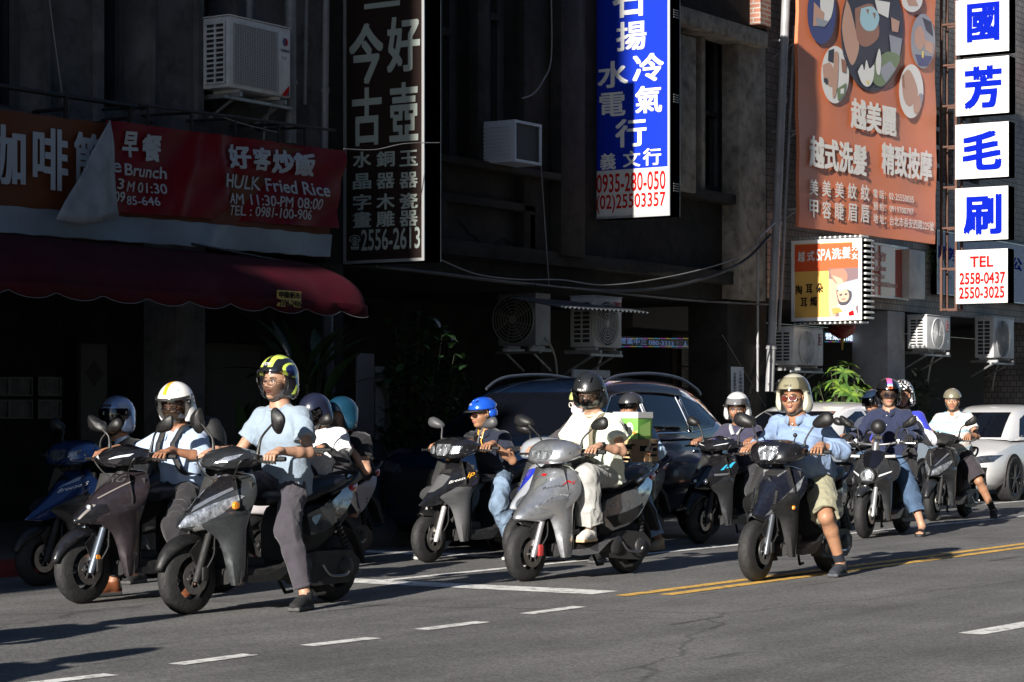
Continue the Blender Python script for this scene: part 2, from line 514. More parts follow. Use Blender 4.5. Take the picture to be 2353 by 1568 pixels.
# ------------------------------------------------------------------ ground
def asphalt():
    m = bpy.data.materials.new('asphalt'); m.use_nodes = True
    nt = m.node_tree; N = nt.nodes; L = nt.links; b = N['Principled BSDF']
    tc = N.new('ShaderNodeTexCoord')
    v = N.new('ShaderNodeTexVoronoi'); v.inputs['Scale'].default_value = 75
    L.new(tc.outputs['Object'], v.inputs['Vector'])
    n1 = N.new('ShaderNodeTexNoise'); n1.inputs['Scale'].default_value = .9; n1.inputs['Detail'].default_value = 7; n1.inputs['Roughness'].default_value = .62
    n2 = N.new('ShaderNodeTexNoise'); n2.inputs['Scale'].default_value = 160; n2.inputs['Detail'].default_value = 3
    L.new(tc.outputs['Object'], n1.inputs['Vector']); L.new(tc.outputs['Object'], n2.inputs['Vector'])
    cr = N.new('ShaderNodeValToRGB'); e = cr.color_ramp.elements
    e[0].position = 0.05; e[0].color = (.018, .018, .019, 1); e[1].position = .95; e[1].color = (.265, .26, .25, 1)
    mm = N.new('ShaderNodeMix'); mm.data_type = 'RGBA'; mm.inputs[0].default_value = .45
    L.new(v.outputs['Color'], mm.inputs[6]); L.new(n2.outputs['Fac'], mm.inputs[7])
    bw = N.new('ShaderNodeRGBToBW'); L.new(mm.outputs[2], bw.inputs[0]); L.new(bw.outputs[0], cr.inputs[0])
    # tyre-worn streaks running along the street
    mp = N.new('ShaderNodeMapping'); mp.inputs['Scale'].default_value = (.12, 1.6, 1)
    L.new(tc.outputs['Object'], mp.inputs[0])
    n3 = N.new('ShaderNodeTexNoise'); n3.inputs['Scale'].default_value = 1.3; n3.inputs['Detail'].default_value = 6
    L.new(mp.outputs[0], n3.inputs['Vector'])
    ad = N.new('ShaderNodeMath'); ad.operation = 'ADD'; L.new(n1.outputs['Fac'], ad.inputs[0]); L.new(n3.outputs['Fac'], ad.inputs[1])
    mr = N.new('ShaderNodeMapRange'); mr.inputs[1].default_value = .7; mr.inputs[2].default_value = 1.3; mr.inputs[3].default_value = .6; mr.inputs[4].default_value = 1.2
    L.new(ad.outputs[0], mr.inputs[0])
    mx = N.new('ShaderNodeMix'); mx.data_type = 'RGBA'; mx.blend_type = 'MULTIPLY'; mx.inputs[0].default_value = 1
    L.new(cr.outputs[0], mx.inputs[6]); L.new(mr.outputs[0], mx.inputs[7])
    # cracks / sealed seams
    v2 = N.new('ShaderNodeTexVoronoi'); v2.feature = 'DISTANCE_TO_EDGE'; v2.inputs['Scale'].default_value = .35
    mp2 = N.new('ShaderNodeMapping'); mp2.inputs['Scale'].default_value = (.5, 1, 1)
    nd = N.new('ShaderNodeTexNoise'); nd.inputs['Scale'].default_value = 2; nd.inputs['Detail'].default_value = 6
    L.new(tc.outputs['Object'], nd.inputs['Vector'])
    va = N.new('ShaderNodeMix'); va.data_type = 'RGBA'; va.inputs[0].default_value = .25
    L.new(tc.outputs['Object'], va.inputs[6]); L.new(nd.outputs['Color'], va.inputs[7])
    L.new(va.outputs[2], mp2.inputs[0]); L.new(mp2.outputs[0], v2.inputs['Vector'])
    lt = N.new('ShaderNodeMapRange'); lt.inputs[1].default_value = 0; lt.inputs[2].default_value = .006; lt.inputs[3].default_value = .55; lt.inputs[4].default_value = 1
    L.new(v2.outputs['Distance'], lt.inputs[0])
    mx2 = N.new('ShaderNodeMix'); mx2.data_type = 'RGBA'; mx2.blend_type = 'MULTIPLY'; mx2.inputs[0].default_value = 1
    L.new(mx.outputs[2], mx2.inputs[6]); L.new(lt.outputs[0], mx2.inputs[7])
    # small dark oil spots
    n4 = N.new('ShaderNodeTexNoise'); n4.inputs['Scale'].default_value = 4.5; n4.inputs['Detail'].default_value = 2
    L.new(mp.outputs[0], n4.inputs['Vector'])
    o4 = N.new('ShaderNodeMapRange'); o4.inputs[1].default_value = .66; o4.inputs[2].default_value = .74; o4.inputs[3].default_value = 1; o4.inputs[4].default_value = .45
    L.new(n4.outputs['Fac'], o4.inputs[0])
    mx3 = N.new('ShaderNodeMix'); mx3.data_type = 'RGBA'; mx3.blend_type = 'MULTIPLY'; mx3.inputs[0].default_value = 1
    L.new(mx2.outputs[2], mx3.inputs[6]); L.new(o4.outputs[0], mx3.inputs[7])
    L.new(mx3.outputs[2], b.inputs['Base Color'])
    b.inputs['Roughness'].default_value = .82; b.inputs['Specular IOR Level'].default_value = .35
    bp = N.new('ShaderNodeBump'); bp.inputs['Strength'].default_value = .9; bp.inputs['Distance'].default_value = .006
    L.new(bw.outputs[0], bp.inputs['Height']); L.new(bp.outputs[0], b.inputs['Normal'])
    return m
def paint(name, col):
    """road paint worn through to the asphalt in patches"""
    m = mat(name, col, .75, noise=.12, nscale=6, bump=.5, bscale=130)
    nt = m.node_tree; N = nt.nodes; L = nt.links; b = N['Principled BSDF']
    tc = N.new('ShaderNodeTexCoord'); t = N.new('ShaderNodeTexNoise'); t.inputs['Scale'].default_value = 9; t.inputs['Detail'].default_value = 9; t.inputs['Roughness'].default_value = .75
    L.new(tc.outputs['Object'], t.inputs['Vector'])
    mr = N.new('ShaderNodeMapRange'); mr.inputs[1].default_value = .50; mr.inputs[2].default_value = .62; mr.inputs[3].default_value = 0; mr.inputs[4].default_value = .75
    L.new(t.outputs['Fac'], mr.inputs[0])
    mx = N.new('ShaderNodeMix'); mx.data_type = 'RGBA'; mx.inputs[7].default_value = (.07, .07, .07, 1)
    src = b.inputs['Base Color'].links[0].from_socket
    L.new(src, mx.inputs[6]); L.new(mr.outputs[0], mx.inputs[0]); L.new(mx.outputs[2], b.inputs['Base Color'])
    return m
WPAINT = paint('white_road_paint', (.72, .71, .68)); YPAINT = paint('yellow_road_paint', (.72, .42, .08))
ASPH = asphalt()
KERBY = 13.1
g = MB(); g.add([(-150, -150, 0), (250, -150, 0), (250, 250, 0), (-150, 250, 0)], [(0, 1, 2, 3)])
tag(g.build('road', ASPH, None, 0), kind='structure')
def mark(name, x0, x1, y0, y1, m, z=.004):
    q = MB(); n = max(1, int((x1 - x0)/2)); 
    q.add([(x0, y0, z), (x1, y0, z), (x1, y1, z), (x0, y1, z)], [(0, 1, 2, 3)])
    return tag(q.build(name, m, None, 0), kind='structure')
mark('road_marking_stop_line', 13.95, 14.32, 8.35, 12.75, WPAINT)
mark('road_marking_car_stop_line', 17.15, 17.45, 10.5, 12.9, WPAINT)
mark('road_marking_lane_line', 14.33, 70, 10.36, 10.46, WPAINT)
mark('road_marking_parking_line', 31.5, 70, 12.25, 12.35, WPAINT)
mark('road_marking_yellow_line', 13.95, 90, 8.06, 8.17, YPAINT)
mark('road_marking_yellow_line', 14.2, 90, 7.84, 7.95, YPAINT)
for (u0, v0, u1, v1) in ((70, 1570, 255, 1549), (405, 1526, 575, 1503), (705, 1483, 860, 1465), (968, 1446, 1110, 1428), (1210, 1410, 1332, 1393), (2230, 1456, 2520, 1405)):
    a, b = on_ground(u0, v0, .004), on_ground(u1, v1, .004)
    d = (b - a).normalized(); n = Vector((-d.y, d.x, 0))*(.055 if u0 < 2000 else .08)
    q = MB(); q.add([a - n, b - n, b + n, a + n], [(0, 1, 2, 3)]); tag(q.build('road_marking_dash', WPAINT, None, 0), kind='structure')

CONC = mat('pavement_concrete', (.10, .097, .09), .85, noise=.2, nscale=3, bump=.4, bscale=60, grime=.5)
g = MB(); g.box((-3, KERBY + .16, -.05), (23.5, 19, .13)); g.box((23.502, 14.22, -.05), (160, 19, .13)); tag(g.build('sidewalk', CONC), kind='structure')
g = MB(); g.box((-3, KERBY, -.05), (16.5, KERBY + .158, .134), bev=.015)
tag(g.build('kerb_red', mat('red_kerb_paint', (.28, .02, .02), .7, grime=.6, gscale=5)), kind='structure')
g = MB(); g.box((16.502, KERBY, -.05), (23.5, KERBY + .158, .134), bev=.015)
tag(g.build('kerb', CONC), kind='structure')

# ------------------------------------------------------------------ the buildings
YF = 14.3
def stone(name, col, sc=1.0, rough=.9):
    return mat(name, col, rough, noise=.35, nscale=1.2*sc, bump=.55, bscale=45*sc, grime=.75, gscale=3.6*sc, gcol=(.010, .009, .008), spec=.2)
DARKST = stone('shade_toned_granite_plaster', (.026, .024, .022), 1.4)  # base colour sunk below plain granite to stand in for street shade
CONC1 = stone('weathered_concrete', (.095, .096, .10))  # grime is weathering; the dark base tone stands in for shade
PLAST = stone('grey_plaster', (.30, .285, .26))
def tiles(name, col, mort, bw, bh, mw=.012):
    m = bpy.data.materials.new(name); m.use_nodes = True
    nt = m.node_tree; N = nt.nodes; L = nt.links; b = N['Principled BSDF']
    tc = N.new('ShaderNodeTexCoord'); sp = N.new('ShaderNodeSeparateXYZ'); cb = N.new('ShaderNodeCombineXYZ')
    ad = N.new('ShaderNodeMath'); L.new(tc.outputs['Object'], sp.inputs[0])
    L.new(sp.outputs[0], ad.inputs[0]); L.new(sp.outputs[1], ad.inputs[1])
    L.new(ad.outputs[0], cb.inputs[0]); L.new(sp.outputs[2], cb.inputs[1])
    br = N.new('ShaderNodeTexBrick'); br.inputs['Scale'].default_value = 1; br.inputs['Brick Width'].default_value = bw; br.inputs['Row Height'].default_value = bh
    br.inputs['Mortar Size'].default_value = mw; br.inputs['Color1'].default_value = (*col, 1); br.inputs['Color2'].default_value = (*[c*.75 for c in col], 1); br.inputs['Mortar'].default_value = (*mort, 1)
    L.new(cb.outputs[0], br.inputs['Vector'])
    ns = N.new('ShaderNodeTexNoise'); ns.inputs['Scale'].default_value = 2; ns.inputs['Detail'].default_value = 6; L.new(tc.outputs['Object'], ns.inputs['Vector'])
    mr = N.new('ShaderNodeMapRange'); mr.inputs[1].default_value = .3; mr.inputs[2].default_value = .7; mr.inputs[3].default_value = .55; mr.inputs[4].default_value = 1.1; L.new(ns.outputs['Fac'], mr.inputs[0])
    mx = N.new('ShaderNodeMix'); mx.data_type = 'RGBA'; mx.blend_type = 'MULTIPLY'; mx.inputs[0].default_value = 1
    L.new(br.outputs['Color'], mx.inputs[6]); L.new(mr.outputs[0], mx.inputs[7]); L.new(mx.outputs[2], b.inputs['Base Color'])
    bp = N.new('ShaderNodeBump'); bp.inputs['Strength'].default_value = .6; bp.inputs['Distance'].default_value = .01; bp.invert = True
    L.new(br.outputs['Fac'], bp.inputs['Height']); L.new(bp.outputs[0], b.inputs['Normal'])
    b.inputs['Roughness'].default_value = .6
    MATS[name] = m
    return m
TILE3 = tiles('pale_wall_tile', (.36, .31, .28), (.12, .11, .10), .115, .10, .008)
BRICK = tiles('red_brick', (.34, .13, .08), (.35, .32, .28), .21, .065, .010)
WINF = mat('window_frame_metal', (.16, .16, .17), .5, .6, grime=.4)
WING = mat('dark_window_glass', (.012, .013, .016), .08, spec=.6)
DARKW = mat('dark_wood', (.035, .025, .018), .7, noise=.3)

def wall_open(mb, x0, x1, z0, z1, Y, holes, depth=.35, mid=0):
    xs = sorted(set([x0, x1] + [h[0] for h in holes] + [h[1] for h in holes]))
    zs = sorted(set([z0, z1] + [h[2] for h in holes] + [h[3] for h in holes]))
    for i in range(len(xs) - 1):
        for j in range(len(zs) - 1):
            cx, cz = (xs[i] + xs[i+1])/2, (zs[j] + zs[j+1])/2
            if any(h[0] < cx < h[1] and h[2] < cz < h[3] for h in holes): continue
            mb.add([(xs[i], Y, zs[j]), (xs[i+1], Y, zs[j]), (xs[i+1], Y, zs[j+1]), (xs[i], Y, zs[j+1])], [(0, 1, 2, 3)], mid)
    for a, b, c, d in holes:
        q = [(a, c), (b, c), (b, d), (a, d)]
        for k in range(4):
            (xa, za), (xb, zb) = q[k], q[(k+1) % 4]
            mb.add([(xa, Y, za), (xb, Y, zb), (xb, Y + depth, zb), (xa, Y + depth, za)], [(3, 2, 1, 0)], mid)
def XZ(u, v, Y=YF):
    p = on_y(u, v, Y); return p.x, p.z
def rect(u0, v0, u1, v1, Y=YF):
    um, vm = (u0 + u1)/2, (v0 + v1)/2
    return XZ(u0, vm, Y)[0], XZ(u1, vm, Y)[0], XZ(um, v1, Y)[1], XZ(um, v0, Y)[1]
def window(parent, x0, x1, z0, z1, Y, nv=1, nh=1, fm=None, gm=None, w=.05):
    f = MB()
    for a, b, c, d in ((x0, x0 + w, z0, z1), (x1 - w, x1, z0, z1), (x0 + w, x1 - w, z0, z0 + w), (x0 + w, x1 - w, z1 - w, z1)):
        f.box((a, Y - .03, c), (b, Y + .03, d))
    for k in range(1, nv + 1):
        xx = x0 + (x1 - x0)*k/(nv + 1); f.box((xx - w*.5, Y - .026, z0 + w), (xx + w*.5, Y + .026, z1 - w))
    for k in range(1, nh + 1):
        zz = z0 + (z1 - z0)*k/(nh + 1); f.box((x0 + w, Y - .034, zz - w*.6), (x1 - w, Y + .024, zz + w*.6))
    fo = f.build('window', fm or WINF, parent, 0)
    g = MB(); g.box((x0 + .01, Y + .034, z0 + .01), (x1 - .01, Y + .044, z1 - .01)); g.build('pane', gm or WING, fo, 0)
    return fo

def building(name, label, x0, x1, wallmat, holes, zc=2.95, ztop=11.0, Y=YF, backm=None, depth=9.0, pillar=None, back_y=18.0):
    b = empty(name, ((x0 + x1)/2, Y, 0), 0, label, 'building', 'old shop buildings along the street')
    def P(o): 
        o.parent = b; o.matrix_parent_inverse = Matrix.Translation((-(x0 + x1)/2, -Y, 0)); return o
    w = MB(); wall_open(w, x0, x1, zc, ztop, Y, holes)
    w.add([(x0, Y, zc), (x1, Y, zc), (x1, back_y, zc), (x0, back_y, zc)], [(3, 2, 1, 0)])
    w.add([(x0, Y, zc), (x0, Y, ztop), (x0, Y + depth, ztop), (x0, Y + depth, zc)], [(0, 1, 2, 3)])
    w.add([(x1, Y, zc), (x1, Y, ztop), (x1, Y + depth, ztop), (x1, Y + depth, zc)], [(3, 2, 1, 0)])
    w.add([(x0, Y, ztop), (x1, Y, ztop), (x1, Y + depth, ztop), (x0, Y + depth, ztop)], [(0, 1, 2, 3)])
    wo = P(w.build('wall', wallmat, None, 0, fix=False))
    k = MB(); k.box((x0 + .002, back_y, .13), (x1 - .002, back_y + .2, zc - .002))
    P(k.build('shop_front', backm or DARKST, None, 0))
    return b, wo, P

# first building: weathered concrete with tall dark windows
h1 = []
for (u0, v0, u1, v1) in ((-60, -250, 93, 248), (226, -250, 333, 256), (458, -250, 545, 262)):
    a, b, c, d = rect(u0, max(v0, 20), u1, v1); h1.append((a, b, c, c + 2.4))
B1, B1w, P1 = building('building', 'shade-toned concrete shop building with tall dark windows behind the red awning', 8.0, 18.55, CONC1, h1, zc=2.98)
for (a, b, c, d) in h1:
    P1(window(None, a, b, c, d, YF + .28, 1, 1, w=.07))
m = MB()
for (u0, u1) in ((93, 105), (213, 228), (333, 346), (445, 458)):
    a, b, c, d = rect(u0, 0, u1, 255); m.box((a, YF - .06, c - .1), (b, YF + .002, 8))
P1(m.build('pilaster_trim', CONC1, None, 0))
m = MB(); m.box((8, YF - .16, 3.55), (18.5, YF - .001, 3.72)); P1(m.build('ledge', CONC1, None, 0))
for uu in ((395, 447),):
    a, b, c, d = rect(uu[0], 700, uu[1], 1200, 14.0)
    m = MB(); m.box((a, 13.95, .13), (b + .1, 14.35, 2.975), bev=.02); P1(m.build('arcade_pillar', CONC1))
m = MB(); m.box((8.2, 14.0, .13), (8.8, 14.5, 2.975), bev=.02); P1(m.build('arcade_pillar', CONC1))
# second building: dark granite front with pilasters, ledges and a recessed panel
holes2 = []
for (u0, v0, u1, v1) in ((1018, -200, 1090, 378), (1128, -200, 1198, 300), (1622, 78, 1690, 432)):
    a, b, c, d = rect(u0, max(v0, 0), u1, v1); holes2.append((a, b, c, d + (1.2 if v0 < 0 else 0)))
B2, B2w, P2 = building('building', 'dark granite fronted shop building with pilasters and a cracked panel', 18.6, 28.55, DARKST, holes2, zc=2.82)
for (a, b, c, d) in holes2: P2(window(None, a, b, c, d, YF + .27, 0, 1, w=.06))
def pil(u0, u1, v0, v1, out, matl=DARKST, name='pilaster', zlo=None, zhi=None):
    a, b, c, d = rect(u0, v0, u1, v1, YF - out)
    m = MB(); m.box((a, YF - out, zlo if zlo is not None else c), (b, YF - .001, zhi if zhi is not None else d), bev=.015); return P2(m.build(name, matl))
pil(1098, 1124, 0, 375, .14, zhi=9)
pil(1205, 1262, 0, 590, .10, zhi=9)
pil(1290, 1345, 0, 590, .22, zhi=9)
LST = stone('sun_toned_granite', (.27, .24, .20), 1.6)  # same granite in a paler tone, standing in for sun on it
pil(1552, 1600, 80, 440, .26, LST)
pil(1698, 1760, 90, 900, .26, LST, zlo=2.83)
pil(1545, 1765, 40, 78, .40, LST, name='cornice')
pil(1612, 1621, 84, 436, .12, LST, name='window_surround')
pil(1690, 1697, 84, 436, .14, LST, name='window_surround')
pil(1010, 1290, 375, 392, .22, name='ledge')
pil(1010, 1762, 590, 622, .18, name='ledge', )
pil(1540, 1762, 440, 462, .22, name='ledge')
a, b, c, d = rect(1012, 455, 1232, 600, YF - .1)
m = MB()
for q in ((a, b, d - .10, d), (a, b, c, c + .10), (a, a + .14, c + .10, d - .10), (b - .14, b, c + .10, d - .10)): m.box((q[0], YF - .10, q[2]), (q[1], YF - .002, q[3]), bev=.02)
P2(m.build('panel_moulding', DARKST))
m = MB(); rnd = random.Random(4); p = Vector((a + .5, YF - .006, c + .42)); pts = [p.copy()]
for k in range(16): p = p + Vector((.10, 0, rnd.uniform(-.09, .09))); pts.append(p.copy())
m.tube(pts, .009, 5); P2(m.build('crack', mat('crack_black', (.004, .004, .004), .9)))
a, b, c, d = rect(1688, 150, 1694, 270, YF)
m = MB(); m.box((b - .02, YF + .02, c), (b + .08, YF + .26, d)); P2(m.build('brick_jamb', BRICK, None, 0))
a, b, c, d = rect(1738, -40, 1762, 60, YF - .1); m = MB(); m.box((a, YF - .16, c), (b, YF - .002, d + 2)); P2(m.build('brick_pier', BRICK, None, 0))
for (u0, u1) in ((1672, 1762), (742, 790)):
    a, b, c, d = rect(u0, 600, u1, 1000, YF - .1)
    m = MB(); m.box((a, YF - .1, .13), (b, YF + .5, 2.815), bev=.02); P2(m.build('arcade_pillar', DARKST))
# pale stepped underside panels of the arcade at the menu shop
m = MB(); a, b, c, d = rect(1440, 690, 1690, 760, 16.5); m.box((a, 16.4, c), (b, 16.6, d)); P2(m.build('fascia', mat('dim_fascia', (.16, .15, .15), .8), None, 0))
# third building: tiled
h3 = []
B3, B3w, P3 = building('building', 'tiled shop building behind the hanging signs', 28.6, 95, TILE3, [rect(2205, 230, 2250, 420) , rect(2150, 250, 2190, 420)], zc=2.9, backm=mat('dim_shop_interior', (.05, .045, .04), .8))
for q in (rect(2205, 230, 2250, 420), rect(2150, 250, 2190, 420)): P3(window(None, *q, YF + .2, 1, 3, fm=mat('pale_frame', (.55, .55, .54), .5)))
for u0, u1 in ((2040, 2080),):
    a, b, c, d = rect(u0, 700, u1, 1000, YF)
    m = MB(); m.box((a, YF, .13), (b, YF + .6, 2.895), bev=.02); P3(m.build('arcade_pillar', mat('pale_pillar', (.35, .35, .37), .7, grime=.4)))
a, b, c, d = rect(2322, 700, 2440, 960, YF + .3)
m = MB(); m.box((a, YF - .05, .13), (b, YF + .8, 2.895)); P3(m.build('arcade_pillar', TILE3, None, 0))
m = MB(); m.box((28.8, YF - .5, 2.9), (29.6, YF - .002, 9)); 
# buildings across the junction and across the street: they shade the near end and close the street off
def block(label, x0, y0, x1, y1, z, m_):
    b = empty('building', ((x0 + x1)/2, (y0 + y1)/2, 0), 0, label, 'building')
    q = MB(); cx, cy = (x0 + x1)/2, (y0 + y1)/2
    q.box((x0 - cx, y0 - cy, 0), (x1 - cx, y1 - cy, z)); q.build('wall', m_, b, 0)
    q = MB(); n = int((x1 - x0)/3.2)
    for i in range(n):
        for k in range(int((z - 3.5)/3.1)):
            xx = x0 + (i + .5)*(x1 - x0)/n - cx
            for yy, s in ((y0 - cy, -1), (y1 - cy, 1)):
                q.box((xx - .8, yy + (s*.03 if s > 0 else -.03), 3.6 + k*3.1), (xx + .8, yy + (.0 if s > 0 else 0), 5.2 + k*3.1))
    q.build('window', WING, b, 0)
    q = MB(); q.box((x0 - cx - .3, y0 - cy - .3, z + .002), (x1 - cx + .3, y1 - cy + .3, z + .5)); q.build('roof', PLAST, b, 0)
    return b
YC = 13.88 - SUN_SLOPE*(24 + 6)
block('plain corner building across the junction, out of the picture', -46, YC, -6, YC + 16, 24, PLAST)
block('added low shade-casting block at the junction corner, out of the picture', -30, YC - .64, -5.4, YC - .002, 9.5, PLAST)  # added unseen block, sized to shade the kerbside scooter and dark car's nose
block('plain building row across the street, out of the picture', -2, -22, 42, -6, 24, CONC1)
# ------------------------------------------------------------------ signs
class Plane:
    """a flat board in the street; a runs to the right, b up"""
    def __init__(s, o, a): s.o = Vector(o); s.a = Vector(a).normalized(); s.n = s.a.cross(Vector((0, 0, 1)))
    def hit(s, u, v):
        d = ray(u, v); c = Vector((0, 0, CAM_H)); t = (s.o - c).dot(s.n)/d.dot(s.n)
        p = c + d*t - s.o; return p.dot(s.a), p.z
    def at(s, a, b, out=0.0): return s.o + s.a*a + Vector((0, 0, b)) + s.n*out
    def rect(s, u0, v0, u1, v1):
        um, vm = (u0 + u1)/2, (v0 + v1)/2
        return s.hit(u0, vm)[0], s.hit(um, v1)[1], s.hit(u1, vm)[0], s.hit(um, v0)[1]
    def text(s, mb, t, u0, v0, u1, v1, out=.006, mid=0, bold=.012, shear=0.0):
        a0, b0, a1, b1 = s.rect(u0, v0, u1, v1)
        put_text(mb, t, lambda a, b: s.at(a, b, out), a0, b0, a1, b1, mid, bold, shear, s.n)
    def quad(s, mb, u0, v0, u1, v1, out=.003, mid=0):
        a0, b0, a1, b1 = s.rect(u0, v0, u1, v1)
        mb.add([s.at(a0, b0, out), s.at(a1, b0, out), s.at(a1, b1, out), s.at(a0, b1, out)], [(0, 1, 2, 3)], mid)
    def blob(s, mb, pts, out=.005, mid=0, smooth=True):
        P = [s.hit(u, v) for u, v in pts]
        if smooth:
            Q = smooth_line([Vector((a, b, 0)) for a, b in P + [P[0]]], 4)[:-1]; P = [(q.x, q.y) for q in Q]
        mb.add([s.at(a, b, out) for a, b in P], [tuple(range(len(P)))], mid)
    def oval(s, mb, u, v, ru, rv, out=.005, mid=0, n=32, clip=None):
        s.blob(mb, [(u + ru*math.cos(2*PI*i/n), v - rv*math.sin(2*PI*i/n)) for i in range(n)], out, mid, False)
    def slab(s, mb, u0, v0, u1, v1, thick, mid=0, ext=0.0):
        a0, b0, a1, b1 = s.rect(u0, v0, u1, v1); b1 += ext
        v_ = [s.at(a, b, o) for o in (0, -thick) for a, b in ((a0, b0), (a1, b0), (a1, b1), (a0, b1))]
        mb.add(v_, [(0, 1, 2, 3), (7, 6, 5, 4), (0, 4, 5, 1), (1, 5, 6, 2), (2, 6, 7, 3), (3, 7, 4, 0)], mid)
    def frame(s, mb, u0, v0, u1, v1, w, thick, proud=.012, mid=0, ext=0.0):
        a0, b0, a1, b1 = s.rect(u0, v0, u1, v1); b1 += ext
        for (p, q, r_, t) in ((a0, b0, a1, b0 + w), (a0, b1 - w, a1, b1), (a0, b0 + w, a0 + w, b1 - w), (a1 - w, b0 + w, a1, b1 - w)):
            v_ = [s.at(a, b, o) for o in (proud, -thick - .004) for a, b in ((p, q), (r_, q), (r_, t), (p, t))]
            mb.add(v_, [(0, 1, 2, 3), (7, 6, 5, 4), (0, 4, 5, 1), (1, 5, 6, 2), (2, 6, 7, 3), (3, 7, 4, 0)], mid)
SILV = mat('sign_aluminium', (.55, .56, .57), .4, .75, grime=.35, gscale=5)
def acrylic(name, col, rough=.28): return mat(name, col, rough, coat=.35, noise=.05, nscale=2)
BLUEA = acrylic('blue_acrylic', (.004, .026, .38)); WHTA = acrylic('white_acrylic', (.55, .55, .53)); BRWNA = acrylic('brown_acrylic', (.022, .013, .011))
CREAM = mat('pale_lettering', (.30, .34, .31), .5); REDT = mat('red_lettering', (.40, .006, .008), .8, spec=.05); BLUET = mat('blue_lettering', (.001, .010, .30), .8, spec=.05); WHTT = mat('white_lettering', (.66, .66, .66), .5)
BLKT = mat('black_lettering', (.01, .01, .01), .8, spec=.1)

def sign_obj(name, label, p, face, fm, thick, edge, lett, ext=0.0, cat='sign', group='projecting shop signs', fw_=.03):
    o = MB(); p.slab(o, *face, thick, 0, ext); root = o.build(name, fm, None, 0)
    tag(root, label, cat, group)
    f = MB(); p.frame(f, *face, fw_, thick, ext=ext); f.build('frame', edge, root, 0)
    return root
# brown antique-shop sign
pb = Plane((18.9, 14.2, 0), (0, -1, 0))
s1 = sign_obj('shop_sign', 'tall brown projecting sign with pale characters for an antique shop', pb, (790, 20, 976, 603), BRWNA, .28, SILV, None, ext=1.6)
t = MB()
for ch, u0, v0, u1, v1 in (('今', 803, 52, 882, 195), ('好', 890, 36, 966, 166), ('古', 810, 200, 878, 336), ('壺', 896, 188, 962, 326), ('三', 838, -70, 920, 18)):
    pb.text(t, ch, u0, v0, u1, v1, bold=.035)
for r_, row in enumerate(('水銅玉', '晶器器', '字木瓷', '畫雕器')):
    v0 = (348, 398, 446, 486)[r_]
    for c_, ch in enumerate(row):
        u0 = (812, 866, 919)[c_]; pb.text(t, ch, u0, v0 - c_*1.5, u0 + 42, v0 + 37 - c_*1.5, bold=.03)
pb.text(t, '☎', 804, 540, 829, 574, bold=.01); pb.text(t, '2556-2613', 831, 524, 966, 574, bold=.03)
t.build('lettering', CREAM, s1, 0, fix=False)
# blue plumbing sign
pl = Plane((24.0, 14.2, 0), (0, -1, 0))
s2 = sign_obj('shop_sign', 'tall blue projecting sign with white characters and red phone numbers', pl, (1363, 20, 1540, 500), BLUEA, .24, SILV, None, ext=1.8)
q = MB(); pl.quad(q, 1366, 388, 1536, 496, .004); q.build('white_panel', WHTA, s2, 0, fix=False)
t = MB()
for ch, u0, v0, u1, v1 in (('名', 1408, -60, 1478, 40), ('揚', 1416, 48, 1486, 116), ('水', 1374, 140, 1444, 202), ('電', 1378, 212, 1438, 268), ('冷', 1454, 122, 1526, 188), ('氣', 1460, 196, 1522, 260), ('行', 1414, 272, 1486, 338), ('義', 1380, 352, 1416, 390), ('文', 1432, 346, 1472, 384), ('行', 1478, 340, 1520, 380)):
    pl.text(t, ch, u0, v0, u1, v1, bold=.03)
t.build('lettering', WHTT, s2, 0, fix=False)
t = MB(); pl.text(t, '0935-280-050', 1371, 396, 1530, 440, bold=.03); pl.text(t, '(02)25503357', 1371, 444, 1530, 488, bold=.03)
t.build('phone_number', REDT, s2, 0, fix=False)
t = MB()
for v in (20, 215, 420):
    for k in range(4):
        a, z = XZ(1551, v + k*5.5, 13.2); pz = pl.hit(1540, v + k*5.5)[1]
        t.box((24.07, 14.2 - pl.rect(1363, 20, 1540, 500)[2] - .014, pz - .008), (24.19, 14.2 - pl.rect(1363, 20, 1540, 500)[2] - .004, pz + .004))
t.build('louvre', mat('louvre_dark', (.05, .05, .05), .5), s2, 0)
# white brush-shop signs on their rusty ladder frame
pw = Plane((33.0, 14.2, 0), (0, -1, 0))
faces = [(2197, -4, 2319, 122, '國', (2222, 5, 2297, 96)), (2197, 133, 2319, 263, '芳', (2216, 150, 2302, 250)), (2196, 283, 2318, 409, '毛', (2212, 300, 2302, 392)), (2196, 430, 2317, 552, '刷', (2214, 446, 2302, 540)), (2197, 573, 2316, 697, None, None)]
lab = {'國': 'white square sign with blue character like a boxed frame, topmost of the white column', '芳': 'white square sign with blue grass-topped character, second of the white column', '毛': 'white square sign with blue hooked character, middle of the white column', '刷': 'white square sign with blue brush character, just above the TEL sign', None: 'white square sign reading TEL with two red phone numbers'}
for (u0, v0, u1, v1, ch, tr_) in faces:
    so = sign_obj('square_sign', lab[ch], pw, (u0, v0, u1, v1), WHTA, .26, SILV, None, group='white square signs on the rusty frame', fw_=.018)
    t = MB()
    if ch: pw.text(t, ch, *tr_, bold=.05); t.build('lettering', BLUET, so, 0, fix=False)
    else:
        pw.text(t, 'TEL', 2229, 588, 2283, 614, bold=.05); pw.text(t, '2558-0437', 2205, 625, 2310, 653, bold=.05); pw.text(t, '2550-3025', 2204, 658, 2308, 686, bold=.05)
        t.build('lettering', REDT, so, 0, fix=False)
RUST = mat('rusty_steel', (.10, .045, .030), .8, grime=.5, gscale=6, bump=.3, bscale=60)
m = MB(); a0, b0, a1, b1 = pw.rect(2162, 0, 2196, 714)
ya, yb = 14.2 - a0, 14.2 - a1
for x in (33.02, 33.24):
    for y in (ya, yb): m.box((x - .018, y - .018, b0), (x + .018, y + .018, 8.6))
k = 0; z = b0 + .02
